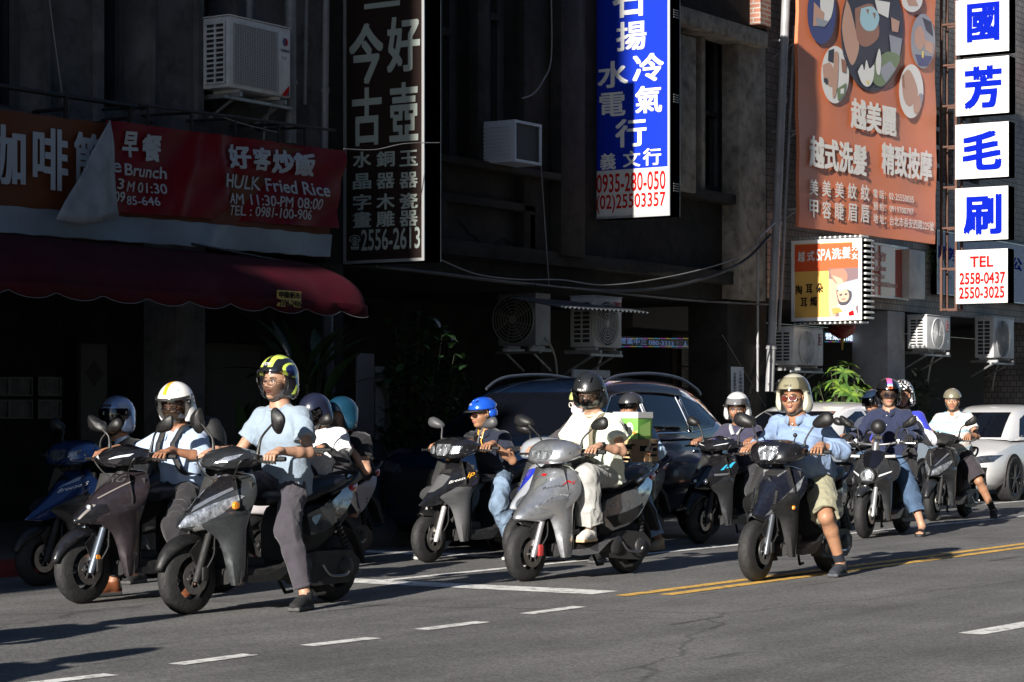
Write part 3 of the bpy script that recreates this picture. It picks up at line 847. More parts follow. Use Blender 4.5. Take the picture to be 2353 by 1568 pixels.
while z < 8.5:
    for x in (33.02, 33.24): m.box((x - .014, yb + .018, z - .014), (x + .014, ya - .018, z + .014))
    for y in (ya, yb): m.box((33.038, y - .013, z - .013), (33.222, y + .013, z + .013))
    z += .62
tag(m.build('sign_frame', RUST, None, 0), 'rusty ladder shaped steel frame carrying the white square signs', 'frame')
# orange salon banner, turned a little towards the junction
oa = on_y(1835, 300, 13.85)
po = Plane((oa.x, oa.y, 0), (math.cos(R(5)), -math.sin(R(5)), 0))
ORNG = mat('orange_banner_vinyl', (.56, .17, .075), .45, noise=.10, nscale=.8, bump=.25, bscale=2.5)
s4 = MB(); a0, b0, a1, b1 = po.rect(1835, 0, 2150, 541)
nx, nz = 16, 20; P = []; Q = []
for j in range(nz + 1):
    zz = b0 + (8.8 - b0)*j/nz
    P.append([po.at(a0 + (a1 - a0)*i/nx, zz, .012*math.sin(i*1.1 + j*.5) + .008*math.sin(j*1.7)) for i in range(nx + 1)])
s4.grid(P); Q = [[p - po.n*.05 for p in row] for row in P]; s4.grid(Q, flip=True)
for row, rq in ((P[0], Q[0]),): 
    for i in range(nx): s4.add([row[i], rq[i], rq[i+1], row[i+1]], [(0, 1, 2, 3)])
for j in range(nz): 
    s4.add([P[j][0], P[j+1][0], Q[j+1][0], Q[j][0]], [(0, 1, 2, 3)]); s4.add([P[j][-1], P[j+1][-1], Q[j+1][-1], Q[j][-1]], [(3, 2, 1, 0)])
s4 = tag(s4.build('banner', ORNG, None, 60, fix=False), 'huge orange vinyl banner with white characters and oval pictures', 'banner')
WB = mat('banner_white_print', (.74, .72, .68), .5)
t = MB(); OUT = .026
po.text(t, '越美麗', 1951, 234, 2056, 306, OUT, bold=.045, shear=0)
po.text(t, '越式洗髮', 1856, 322, 1988, 396, OUT, bold=.045); po.text(t, '精致按摩', 2022, 336, 2138, 410, OUT, bold=.045)
for i, (c1, c2) in enumerate((('美', '甲'), ('美', '容'), ('美', '睫'), ('紋', '眉'), ('紋', '唇'))):
    u = 1856 + i*29.5; po.text(t, c1, u, 412 + i*3, u + 20, 449 + i*3, OUT, bold=.02); po.text(t, c2, u, 459 + i*3, u + 20, 500 + i*3, OUT, bold=.02)
po.text(t, '電 話：02-25550035', 2003, 441, 2096, 461, OUT, bold=.012); po.text(t, '預 約：0919700797', 2003, 470, 2095, 489, OUT, bold=.012); po.text(t, '地 址：台北市長安西路225號', 2003, 500, 2142, 522, OUT, bold=.012)
t.build('lettering', WB, s4, 0, fix=False)
PSK = mat('print_skin', (.50, .30, .22), .5); PDK = mat('print_dark', (.035, .035, .05), .5); PWH = mat('print_white', (.70, .70, .68), .5); PGR = mat('print_green', (.16, .22, .11), .5); PBL = mat('print_pale_blue', (.35, .55, .62), .5); PNV = mat('print_navy', (.05, .06, .18), .5); PSD = mat('print_shadow_skin', (.30, .15, .10), .5); PYE = mat('print_yellow', (.75, .6, .15), .5); PGY = mat('print_grey', (.28, .30, .34), .5)
pm = [PDK, PSK, PWH, PGR, PBL, PNV, PSD, PYE, PGY]
def pic(label, bg, u, v, ru, rv, shapes):
    mb = MB(); po.oval(mb, u, v, ru, rv, OUT + .002, bg)
    z = OUT + .003
    for mid, pts in shapes:
        z += .0012
        # keep each shape inside the oval
        pp = []
        for (a, b) in pts:
            du, dv = (a - u)/ru, (b - v)/rv; rr_ = math.hypot(du, dv)
            if rr_ > .97: du, dv = du*.97/rr_, dv*.97/rr_
            pp.append((u + du*ru, v + dv*rv))
        po.blob(mb, pp, z, mid, len(pp) > 4)
    mb.build('oval_picture', pm, s4, 0, fix=False)
pic('', 0, 2000, 72, 72, 138, [(1, [(1925, -20), (1950, 20), (1962, 70), (1970, 110), (1955, 150), (1940, 120), (1928, 60)]), (6, [(1960, 20), (2000, 10), (2015, 60), (2012, 90), (1985, 108), (1965, 90)]), (4, [(1974, 20), (2000, 16), (2016, 40), (2006, 68), (1985, 70), (1972, 50)]), (6, [(1985, 22), (1992, 22), (1990, 34)]), (6, [(2000, 30), (2007, 30), (2005, 44)]), (2, [(2005, 0), (2040, 6), (2036, 42), (2012, 30)]), (8, [(2038, 80), (2068, 90), (2062, 130), (2042, 120)]), (1, [(2042, 40), (2062, 50), (2058, 75), (2044, 72)]), (3, [(2000, 150), (2030, 120), (2062, 130), (2060, 175), (2025, 200), (2002, 190)]), (8, [(2012, 160), (2040, 140), (2056, 165), (2030, 190)]), (2, [(1965, 165), (1975, 148), (1980, 162), (1985, 138), (1992, 158), (2003, 150), (2000, 185), (1988, 200), (1974, 190)]), (7, [(1983, 186), (1992, 186), (1989, 197)]), (2, [(2006, 140), (2014, 112), (2019, 140), (2015, 172), (2008, 166)])])
pic('', 5, 1884, 30, 33, 72, [(1, [(1866, 5), (1880, 20), (1876, 60), (1864, 60)]), (2, [(1885, -30), (1912, -10), (1905, 40), (1888, 50), (1880, 10)]), (1, [(1878, 20), (1890, 30), (1888, 50), (1876, 45)]), (8, [(1870, 40), (1900, 50), (1890, 62), (1872, 60)])])
pic('', 2, 1915, 172, 32, 66, [(1, [(1886, 150), (1904, 145), (1912, 170), (1908, 200), (1890, 185)]), (0, [(1898, 112), (1912, 112), (1910, 145), (1898, 140)]), (1, [(1912, 120), (1922, 125), (1920, 190), (1914, 222), (1908, 215)]), (6, [(1928, 135), (1940, 140), (1940, 168), (1930, 165)]), (0, [(1930, 120), (1944, 130), (1944, 160), (1938, 138)]), (3, [(1918, 205), (1940, 190), (1938, 225), (1920, 232)]), (2, [(1926, 205), (1934, 203), (1934, 215), (1926, 216)]), (0, [(1887, 180), (1896, 180), (1895, 192), (1888, 190)])])
pic('', 8, 2117, 95, 28, 63, [(1, [(2098, 70), (2112, 60), (2122, 90), (2112, 115), (2098, 100)]), (0, [(2115, 40), (2136, 50), (2140, 85), (2124, 70)]), (1, [(2118, 90), (2140, 100), (2138, 125), (2122, 115)]), (5, [(2098, 125), (2138, 130), (2128, 155), (2106, 152)]), (7, [(2114, 118), (2118, 118), (2117, 135), (2113, 132)])])
pic('', 2, 2090, 210, 28, 62, [(1, [(2066, 175), (2084, 160), (2100, 190), (2104, 220), (2086, 245), (2072, 225)]), (6, [(2068, 170), (2073, 172), (2075, 205), (2070, 200)]), (1, [(2100, 225), (2114, 215), (2112, 255), (2098, 262), (2094, 242)]), (8, [(2108, 214), (2117, 218), (2114, 245)])])
pic('', 2, 2092, 0, 24, 28, [(1, [(2076, -8), (2100, 0), (2106, 14), (2084, 14)])])
# small light-box sign of the salon, bulbs all round its rim
px = Plane((29.2, 14.15, 0), (0, -1, 0))
s5 = sign_obj('light_box_sign', 'small orange and yellow salon light box with white bulbs round its rim', px, (1819, 550, 1981, 737), mat('lightbox_yellow', (.68, .40, .10), .35, noise=.25, nscale=1.2), .30, mat('white_enamel', (.75, .75, .75), .4), None, fw_=.05)
q = MB(); px.quad(q, 1826, 560, 1974, 622, .004); q.build('red_band', mat('orange_red_print', (.62, .085, .022), .4), s5, 0, fix=False)
q = MB(); pmx = [mat('pic_dusk', (.16, .10, .11), .5), PSK, PDK, PWH, PBL, PSD, REDT, mat('print_orange', (.7, .25, .05), .5), PGY]
px.quad(q, 1905, 616, 1974, 731, .005, 0)
for i, (mid, pts) in enumerate(((8, [(1935, 650), (1972, 640), (1973, 700), (1950, 720)]), (1, [(1905, 640), (1925, 650), (1928, 700), (1918, 728), (1906, 725)]), (5, [(1908, 620), (1940, 618), (1948, 640), (1930, 655), (1912, 640)]), (1, [(1912, 632), (1935, 640), (1942, 655), (1930, 660)]), (3, [(1925, 700), (1960, 690), (1972, 725), (1930, 730)]), (2, [(1922, 668), (1945, 658), (1958, 675), (1950, 698), (1930, 700)]), (1, [(1924, 670), (1944, 664), (1952, 678), (1946, 692), (1930, 692)]), (4, [(1926, 655), (1950, 650), (1956, 668), (1945, 664), (1928, 668)]), (3, [(1940, 650), (1946, 648), (1950, 660), (1942, 660)]), (2, [(1930, 676), (1936, 675), (1936, 679), (1930, 680)]), (2, [(1942, 674), (1948, 674), (1947, 678), (1942, 678)]), (5, [(1934, 686), (1944, 685), (1943, 689), (1935, 689)]), (7, [(1912, 710), (1930, 706), (1938, 716), (1916, 722)]), (6, [(1950, 718), (1962, 712), (1964, 724), (1952, 726)]))):
    px.blob(q, pts, .006 + i*.0008, mid, len(pts) > 4)
q.build('picture', pmx, s5, 0, fix=False)
t = MB(); px.text(t, '越', 1834, 578, 1850, 602, .009, bold=.03); px.text(t, '式', 1855, 576, 1873, 600, .009, bold=.03); px.text(t, 'SPA', 1876, 572, 1910, 599, .009, bold=.02, shear=.05); px.text(t, '洗', 1912, 570, 1934, 596, .009, bold=.03); px.text(t, '髮', 1936, 567, 1955, 594, .009, bold=.03); px.text(t, '男', 1958, 556, 1972, 576, .009, bold=.03); px.text(t, '女', 1958, 580, 1972, 596, .009, bold=.03)
t.build('lettering', WHTT, s5, 0, fix=False)
t = MB()
for ch, u, v in (('掏', 1828, 655), ('耳', 1852, 653), ('朵', 1876, 651), ('耳', 1840, 684), ('燭', 1862, 682)): px.text(t, ch, u, v, u + 16, v + 22, .009, bold=.03)
t.build('black_lettering', BLKT, s5, 0, fix=False)
a0, b0, a1, b1 = px.rect(1819, 550, 1981, 737)
for k in range(15):
    m = MB()
    if True:
        m.box((29.2 + .02, 14.15 - a1 - .05, b0 + .03 + k*(b1 - b0 - .06)/14 - .016), (29.2 + .30, 14.15 - a1 - .016, b0 + .03 + k*(b1 - b0 - .06)/14 + .016), bev=.008)
        if k < 14:
            yy = 14.15 - a0 - .04 - k*(a1 - a0 - .08)/13
            m2 = MB(); m2.box((29.22, yy - .016, b1 + .014), (29.48, yy + .016, b1 + .045), bev=.008); m2.build('bulb', WHTA, s5)
            m3 = MB(); m3.box((29.22, yy - .016, b0 - .045), (29.48, yy + .016, b0 - .014), bev=.008); m3.build('bulb', WHTA, s5)
    m.build('bulb', WHTA, s5)
# glossy red wall sign behind it
pr = Plane((30.0, 14.12, 0), (1, 0, 0))
s6 = sign_obj('wall_sign', 'glossy red glass sign in a silver frame behind the salon light box', pr, (2000, 562, 2086, 686), mat('red_glass', (.30, .035, .025), .06, coat=1.0), .08, SILV, None, fw_=.035)
t = MB(); pr.text(t, '美容', 2006, 578, 2036, 600, .005, bold=.02); pr.text(t, '專業護膚', 2006, 612, 2036, 622, .005); pr.text(t, '修甲護手', 2006, 630, 2034, 640, .005); pr.text(t, '預約專線2555', 2006, 648, 2062, 660, .005)
t.build('lettering', mat('faint_lettering', (.55, .33, .30), .5), s6, 0, fix=False)
# pale shop fascia behind the white signs, and the red sign beyond
pf = Plane((34.0, 14.18, 0), (1, 0, 0))
s7 = sign_obj('fascia_sign', 'pale blue shop fascia with dark blue characters behind the TEL sign', pf, (2152, 556, 2470, 694), mat('fascia_blue', (.30, .36, .50), .5, noise=.1), .10, SILV, None, cat='sign', fw_=.02)
t = MB()
for ch, u, v in (('國', 2156, 566), ('芳', 2176, 570), ('毛', 2206, 574), ('刷', 2250, 580), ('公', 2324, 592), ('司', 2374, 598)): pf.text(t, ch, u, v, u + 24, v + 30, .006, bold=.03)
t.build('lettering', BLUET, s7, 0, fix=False)
p8 = Plane((39.5, 14.2, 0), (0, -1, 0))
s8 = sign_obj('shop_sign', 'red projecting sign with white characters at the picture edge', p8, (2322, 138, 2430, 214), mat('red_acrylic', (.5, .015, .02), .3), .2, SILV, None, fw_=.02)
t = MB(); p8.text(t, '美', 2325, 152, 2344, 188, bold=.04); p8.text(t, '髮', 2350, 152, 2370, 188, bold=.04); t.build('lettering', WHTT, s8, 0, fix=False)
m = MB(); q = rect(2090, 575, 2126, 686, 14.0); m.box((q[0], 14.0, q[2]), (q[1], 14.25, q[3]), bev=.01)
tag(m.build('sheet_metal_box', mat('white_sheet_metal', (.62, .61, .60), .5, grime=.4, gscale=3)), 'white sheet metal duct box beside the red glass sign', 'duct')

# ------------------------------------------------------------------ red and orange banners over the cafe, with the awning
YB = 13.55
pc = Plane((14.0, YB, 0), (1, 0, 0))
def curtain(name, P, m, thick=.012, smooth=80):
    mb = MB(); mb.grid(P); o = mb.build(name, m, None, smooth, fix=False)
    return o
def zl(u, v): return pc.hit(u, v)
def banner_grid(cs, nx, ny, wav, out):
    """cs: corners (u,v) tl, tr, br, bl"""
    A = [zl(*c) for c in cs]; P = []
    for j in range(ny + 1):
        row = []
        for i in range(nx + 1):
            s, t_ = i/nx, j/ny
            a = (A[0][0]*(1-s) + A[1][0]*s)*(1-t_) + (A[3][0]*(1-s) + A[2][0]*s)*t_
            b = (A[0][1]*(1-s) + A[1][1]*s)*(1-t_) + (A[3][1]*(1-s) + A[2][1]*s)*t_
            b += .004*math.sin(s*nx*1.3)*(1 if j in (0, ny) else 0)
            row.append(pc.at(a, b, out + wav(s, t_)))
        P.append(row)
    return P
w0 = lambda s, t: .02*math.sin(s*9 + t*3) + .012*math.sin(s*23 - t*5) + .02*math.exp(-((s - .72 + .12*t)/.02)**2)
ORB = mat('brown_orange_vinyl', (.095, .030, .012), .6, spec=.15, noise=.12, nscale=2)
P = banner_grid([(-60, 245), (768, 352), (758, 592), (-60, 530)], 60, 14, w0, 0)
s9 = tag(curtain('banner', P, ORB), 'orange brown cafe banner with large grey characters and a pale strip below', 'banner', 'banners over the awning')
def wav_at(fnc, cs):
    A = [zl(*c) for c in cs]; a0, a1 = A[0][0], A[1][0]
    return lambda a, b: fnc((a - a0)/(a1 - a0), .5)
wf = wav_at(w0, [(-60, 245), (768, 352)])
P = banner_grid([(-60, 466), (763, 540), (759, 591), (-60, 529)], 60, 8, lambda s, t: w0(s, .78 + .2*t) + .012, .006)
mb = MB(); mb.grid(P); mb.build('pale_strip', mat('pale_vinyl', (.14, .18, .24), .45, noise=.1, nscale=2, grime=.25), s9, 80, fix=False)
t = MB()
for ch, u0, v0, u1, v1 in (('咖', -42, 286, 50, 428), ('啡', 66, 294, 150, 438), ('簡', 165, 305, 245, 445)):
    a0, b0, a1, b1 = pc.rect(u0, v0, u1, v1)
    put_text(t, ch, lambda a, b: pc.at(a, b, wf(a, b) + .030), a0, b0, a1, b1, 0, .03, 0, pc.n)
t.build('lettering', mat('grey_lettering', (.27, .31, .37), .5), s9, 0, fix=False)
REDV = mat('red_banner_vinyl', (.12, .003, .008), .55, spec=.12, noise=.15, nscale=2, bump=.3, bscale=5)
def w1(s, t):
    return .05 + .018*math.sin(s*14 + t*4) + .012*math.sin(s*31 + t*9) + .02*math.exp(-((s - .44 - .05*t)/.03)**2) + .02*math.exp(-((s - .36 + .10*t)/.022)**2) - .03*math.exp(-((s - .5)/.05)**2) + .012*math.sin(t*14 + s*6)*(.4 + s)
rc = [(233, 277), (782, 347), (768, 525), (250, 487)]
P = banner_grid(rc, 150, 40, w1, 0.0)
s10 = tag(curtain('banner', P, REDV), 'red banner with white brunch and fried rice lettering hung over the orange one', 'banner', 'banners over the awning')
A = [zl(*c) for c in rc]
def red_fn(u, v):
    a, b = zl(u, v); s = (a - A[0][0])/(A[1][0] - A[0][0]); top = A[0][1]*(1-s) + A[1][1]*s; bot = A[3][1]*(1-s) + A[2][1]*s
    t_ = (top - b)/(top - bot); return pc.at(a, b, w1(s, max(0, min(1, t_))) + .022)
t = MB()
def rt(txt, u0, v0, u1, v1, slope, bold=.03):
    put_text(t, txt, lambda a, b: red_fn(u0 + (u1 - u0)*a, v1 + (v0 - v1)*b + slope*(u1 - u0)*a), 0, 0, 1, 1, 0, bold, 0, pc.n)
rt('早', 266, 302, 303, 362, .06, .05); rt('餐', 312, 308, 358, 372, .06, .05)
rt('好', 514, 331, 560, 388, .06, .05); rt('客', 564, 338, 610, 392, .06, .05); rt('炒', 615, 343, 662, 399, .06, .05); rt('飯', 662, 350, 708, 405, .06, .05)
rt('e', 243, 374, 262, 397, .07, .04); rt('Brunch', 270, 376, 372, 404, .09, .03); rt('M 01:30', 280, 417, 370, 441, .07, .02); rt(':3', 245, 410, 270, 434, .07, .02); rt('09', 248, 440, 277, 464, .05); rt('85-646', 282, 450, 351, 471, .05, .02)
rt('HULK Fried Rice', 504, 399, 738, 430, .105, .03); rt('AM 11:30-PM 08:00', 516, 443, 723, 468, .075, .02); rt('TEL : 0981-100-906', 520, 471, 701, 494, .07, .02)
t.build('lettering', mat('banner_letter_grey', (.30, .33, .37), .5), s10, 0, fix=False)
# the torn corner of the red banner folded over, pale back showing
P = []
for j in range(13):
    t_ = j/12; row = []
    for i in range(9):
        s = i/8
        uL, vL = 233 - (233 - 108)*t_, 278 + (505 - 278)*t_; uR, vR = 234 + (252 - 234)*t_, 278 + (500 - 278)*t_
        a, b = zl(uL + (uR - uL)*s, vL + (vR - vL)*s + 14*math.sin(s*PI)*t_)
        row.append(pc.at(a, b, .10 + .05*math.sin(s*PI)*t_ + .02*math.sin(s*9 + t_*4)*t_ + .018*snoise(np.array([[a*2., b*2., .3]]), 4, 3)[0]))
    P.append(row)
mb = MB(); mb.grid(P); o = mb.build('folded_corner', mat('banner_back', (.18, .20, .23), .6, noise=.3, nscale=5, bump=.5, bscale=25), s10, 80, fix=False)
md = o.modifiers.new('thickness', 'SOLIDIFY'); md.thickness = .004
# awning
AWN = mat('maroon_awning_canvas', (.045, .0025, .008), .8, spec=.12, noise=.30, nscale=2.5, bump=.3, bscale=120, grime=.4, gscale=2)
x0, x1 = 9.0, on_y(862, 690, 12.75).x
ZT, ZB = on_y(400, 588, 13.3).z, on_y(400, 678, 12.75).z
prof = [(13.85, ZT + .10), (13.6, ZT + .09), (13.3, ZT + .02), (13.02, ZT - .09), (12.84, ZT - .23), (12.77, ZT - .40), (12.75, ZB + .03)]
prof = [(p.x, p.y) for p in smooth_line([Vector((a, b, 0)) for a, b in prof], 3)]
n = 140; P = []
for i in range(n + 1):
    x = x0 + (x1 - x0)*i/n; row = []
    endk = min(1, (x1 - x)/.16)
    for k, (y, z) in enumerate(prof):
        f = k/len(prof)
        sag = .018*math.sin(x*5.1 + f*3) * f + .03*math.sin((x*1.25 % 1)*PI)*math.sin(f*PI)*.5
        e = (1 - math.sqrt(max(0, 1 - (1 - endk)**2)))
        row.append(Vector((x, y - sag + .35*e*f, z - .22*e*(1 - f*.4))))
    y, z = prof[-1]
    sc_ = .055*abs(math.sin(x*PI*1.9))
    row.append(Vector((x, y - .012 + .02*math.sin(x*12) + .35*(1 - math.sqrt(max(0, 1 - (1 - endk)**2))), z - .07 - sc_)))
    P.append(row)
mb = MB(); mb.grid(P)
aw = tag(mb.build('awning', AWN, None, 60, fix=False), 'long maroon canvas awning with a scalloped edge over the cafe', 'awning')
md = aw.modifiers.new('thickness', 'SOLIDIFY'); md.thickness = .006
mb = MB(); mb.tube([r_[-1] + Vector((0, -.004, 0)) for r_ in P], .0035, 5); mb.build('hem', mat('grey_hem', (.12, .12, .13), .7), aw)
pa = Plane((16, 12.735, 0), (1, 0, 0))
q = MB(); pa.slab(q, 638, 668, 692, 705, .008); pq = q.build('plaque', mat('yellow_plaque', (.42, .30, .07), .5, grime=.3, gscale=10), aw, 0)
t = MB(); pa.text(t, '申龍帆布', 640, 670, 690, 686, .004, bold=.02); pa.text(t, '2596-2406', 641, 689, 691, 704, .004, bold=.02); t.build('lettering', BLKT, pq, 0, fix=False)
# ------------------------------------------------------------------ scooters
# local frame: +x forward, +y the rider's left, z up; front axle at x = 0.635
RUB = mat('tyre_rubber', (0.012, 0.012, 0.0125), 0.66, noise=.35, nscale=30, bump=.5, bscale=90, dust=.022)
BLK = mat('black_plastic', (0.007, 0.007, 0.0075), 0.42, bump=.12, bscale=400, dust=.022)
BLKM = mat('matt_black_plastic', (0.008, 0.008, 0.0085), 0.62, bump=.15, bscale=500, dust=.022)
SEATM = mat('seat_vinyl', (0.012, 0.012, 0.014), 0.5, bump=.2, bscale=300)
ALU = mat('cast_alloy', (0.35, 0.35, 0.36), 0.38, 0.9, grime=.5, gscale=14)
STEEL = mat('bare_steel', (0.5, 0.5, 0.5), 0.28, 1.0)
RIMB = mat('black_rim', (0.02, 0.02, 0.022), 0.4, 0.3, dust=.022)
DISC = mat('brake_disc_steel', (0.42, 0.40, 0.38), 0.35, 1.0, grime=.4, gscale=25)
LAMP = mat('lamp_reflector', (0.52, 0.55, 0.59), 0.22, 0.75, coat=1.0, bump=1.0, bscale=30, noise=.8, nscale=24)
LAMPD = mat('dark_lamp', (0.10, 0.11, 0.13), 0.12, 0.6, coat=1.0, bump=.6, bscale=40, noise=.7, nscale=25)
AMB = mat('amber_lens', (0.75, 0.25, 0.02), 0.15, coat=1.0, bump=.4, bscale=120)
REDL = mat('red_lens', (0.4, 0.01, 0.015), 0.15, coat=1.0)
MIRG = mat('mirror_glass', (0.8, 0.8, 0.82), 0.03, 1.0)
WHT = mat('white_print', (0.75, 0.75, 0.73), 0.5)
LEDW = mat('led_strip', (0.8, 0.82, 0.85), 0.2, 0.3, coat=.5)

def wheel(root, x, r, w, disc=True, spokes=5, rimmat=None, name='wheel'):
    rimmat = rimmat or RIMB
    rr = r * 0.60
    rm = MB()
    rm.lathe([(rr + .012, -w*.42), (rr - .006, -w*.36), (rr - .012, -w*.1), (rr - .012, w*.1), (rr - .006, w*.36), (rr + .012, w*.42)], (x, 0, r), n=40)
    rm.lathe([(0.0, -w*.5), (.03, -w*.5), (.036, -w*.3), (.036, w*.3), (.03, w*.5), (0.0, w*.5)], (x, 0, r), n=20)
    for k in range(spokes):
        th = 2*PI*k/spokes + .3
        d = Vector((math.cos(th), 0, math.sin(th))); d2 = Vector((math.cos(th + .16), 0, math.sin(th + .16)))
        rm.tube([Vector((x, 0, r)) + d*.025, Vector((x, 0, r)) + d2*(rr - .004)], [.022, .015], 8, flat=1.5)
    rim = rm.build(name, rimmat, root, 40)
    tm = MB(); prof = []
    for i in range(15):
        a = -1 + 2*i/14
        rad = r - (abs(a)**2.6)*(r - rr)*0.98 if abs(a) < .999 else rr
        rad = rr + (r - rr)*math.sqrt(max(0, 1 - abs(a)**2.7))
        prof.append((rad, a*w*.5*(1 if abs(a) < .9 else 1.0)))
    n = 72; P = []
    for k in range(n):
        th = 2*PI*k/n; row = []
        for i, (rad, y) in enumerate(prof):
            gr = 0
            if 3 <= i <= 11 and (k + (i if i < 7 else 14 - i)) % 6 == 0 and i != 7: gr = .0045
            if i in (5, 9): gr = .003
            row.append(Vector((x + (rad-gr)*math.cos(th), y, r + (rad-gr)*math.sin(th))))
        P.append(row)
    tm.grid(P, closeu=True)
    tm.build('tyre', RUB, rim, 60)
    if disc:
        dm = MB(); y = w*.5 + .012
        dm.lathe([(.062, y), (.105, y), (.105, y + .004), (.062, y + .004)], (x, 0, r), n=40, close=True)
        for k in range(6):
            th = PI*k/3
            dm.tube([(x + .03*math.cos(th), y, r + .03*math.sin(th)), (x + .07*math.cos(th), y + .002, r + .07*math.sin(th))], .007, 6)
        dm.build('brake_disc', DISC, rim, 40)
    return rim

def shell(st, nu=4, nt=21, thick=.018, pw=1.5, crease=0.0):
    """front apron: stations (z, x, half width, depth of the sides) from top to bottom; returns bmesh-ready MB"""
    pts = smooth_line([Vector((z, x, w*1.05)) for z, x, w, d in st], nu)
    dep = smooth_line([Vector((d*1.3, 0, 0)) for z, x, w, d in st], nu)
    P = []
    for p, d in zip(pts, dep):
        row = []
        for j in range(nt):
            t = -1 + 2*j/(nt-1)
            a = abs(t)
            k = a**pw
            if crease and a > .55: k += crease*(a - .55)*.6
            row.append(Vector((p.y - d.x*k, p.z*t*(1 - .04*k), p.x + .012*(1-k))))
        P.append(row)
    Q = [[v + Vector((-thick, 0, 0)) for v in row] for row in P]
    mb = MB(); m, n = len(P), nt
    mb.grid(P); b = len(mb.v); mb.grid(Q, flip=True)
    for i in range(m-1):
        mb.f.append((i*n, b+i*n, b+(i+1)*n, (i+1)*n)); mb.m.append(0)
        mb.f.append((i*n+n-1, (i+1)*n+n-1, b+(i+1)*n+n-1, b+i*n+n-1)); mb.m.append(0)
    for j in range(n-1):
        mb.f.append((j, j+1, b+j+1, b+j)); mb.m.append(0)
        o = (m-1)*n
        mb.f.append((o+j, b+o+j, b+o+j+1, o+j+1)); mb.m.append(0)
    return mb
def sup_ring(c, a, b, e=2.6, n=20, axis='x', ytop=1.0, tilt=0.0):
    """superellipse ring; width a (y), height b (z); ytop narrows the upper half"""
    out = []
    for k in range(n):
        th = 2*PI*k/n
        cx = math.copysign(abs(math.cos(th))**(2/e), math.cos(th)); sz = math.copysign(abs(math.sin(th))**(2/e), math.sin(th))
        yy = a*cx*(1 + (ytop-1)*(sz*.5+.5))
        if axis == 'x': out.append(Vector((c[0] + tilt*b*sz, c[1] + yy, c[2] + b*sz)))
        else: out.append(Vector((c[0] + a*cx, c[1] + b*sz, c[2])))
    return out

FRONT = dict(org=(2, 0, 0), ua=(0, 1, 0), ub=(0, 0, 1), d=(-1, 0, 0))
SIDE = dict(org=(0, 2, 0), ua=(-1, 0, 0), ub=(0, 0, 1), d=(0, -1, 0))      # seen from the rider's left; a runs backwards

APRONS = {
 'sport': [(.885, .25, .12, .05), (.85, .33, .165, .09), (.77, .45, .212, .15), (.69, .56, .212, .20), (.61, .66, .178, .22), (.55, .72, .12, .19), (.525, .69, .085, .14)],
 'beak': [(.865, .285, .10, .03), (.82, .36, .165, .08), (.74, .45, .218, .17), (.66, .54, .215, .22), (.585, .64, .17, .22), (.525, .72, .11, .17), (.49, .765, .06, .09), (.48, .75, .04, .06)],
 'round': [(.875, .28, .10, .03), (.83, .37, .175, .09), (.75, .46, .22, .16), (.66, .55, .235, .21), (.575, .655, .21, .23), (.51, .735, .165, .2), (.47, .755, .12, .15), (.455, .72, .09, .11)],
 'shield': [(.87, .28, .12, .04), (.84, .34, .185, .10), (.75, .44, .222, .17), (.65, .53, .212, .20), (.56, .61, .165, .19), (.49, .66, .115, .15), (.465, .645, .085, .1)],
 'wide': [(.90, .27, .06, .02), (.88, .33, .13, .05), (.80, .40, .24, .12), (.70, .47, .265, .15), (.62, .54, .25, .16), (.57, .59, .20, .15), (.555, .56, .16, .1)],
}

# inner front edge (x, y), height, outer rear edge (x, y)
WING = [(.27, .10, .83, .20, .145), (.30, .13, .71, .235, .185), (.50, .165, .635, .285, .203), (.615, .118, .575, .315, .207), (.575, .115, .535, .33, .207), (.49, .124, .475, .346, .206), (.452, .133, .39, .357, .204), (.432, .146, .29, .363, .20), (.402, .16, .178, .357, .188)]

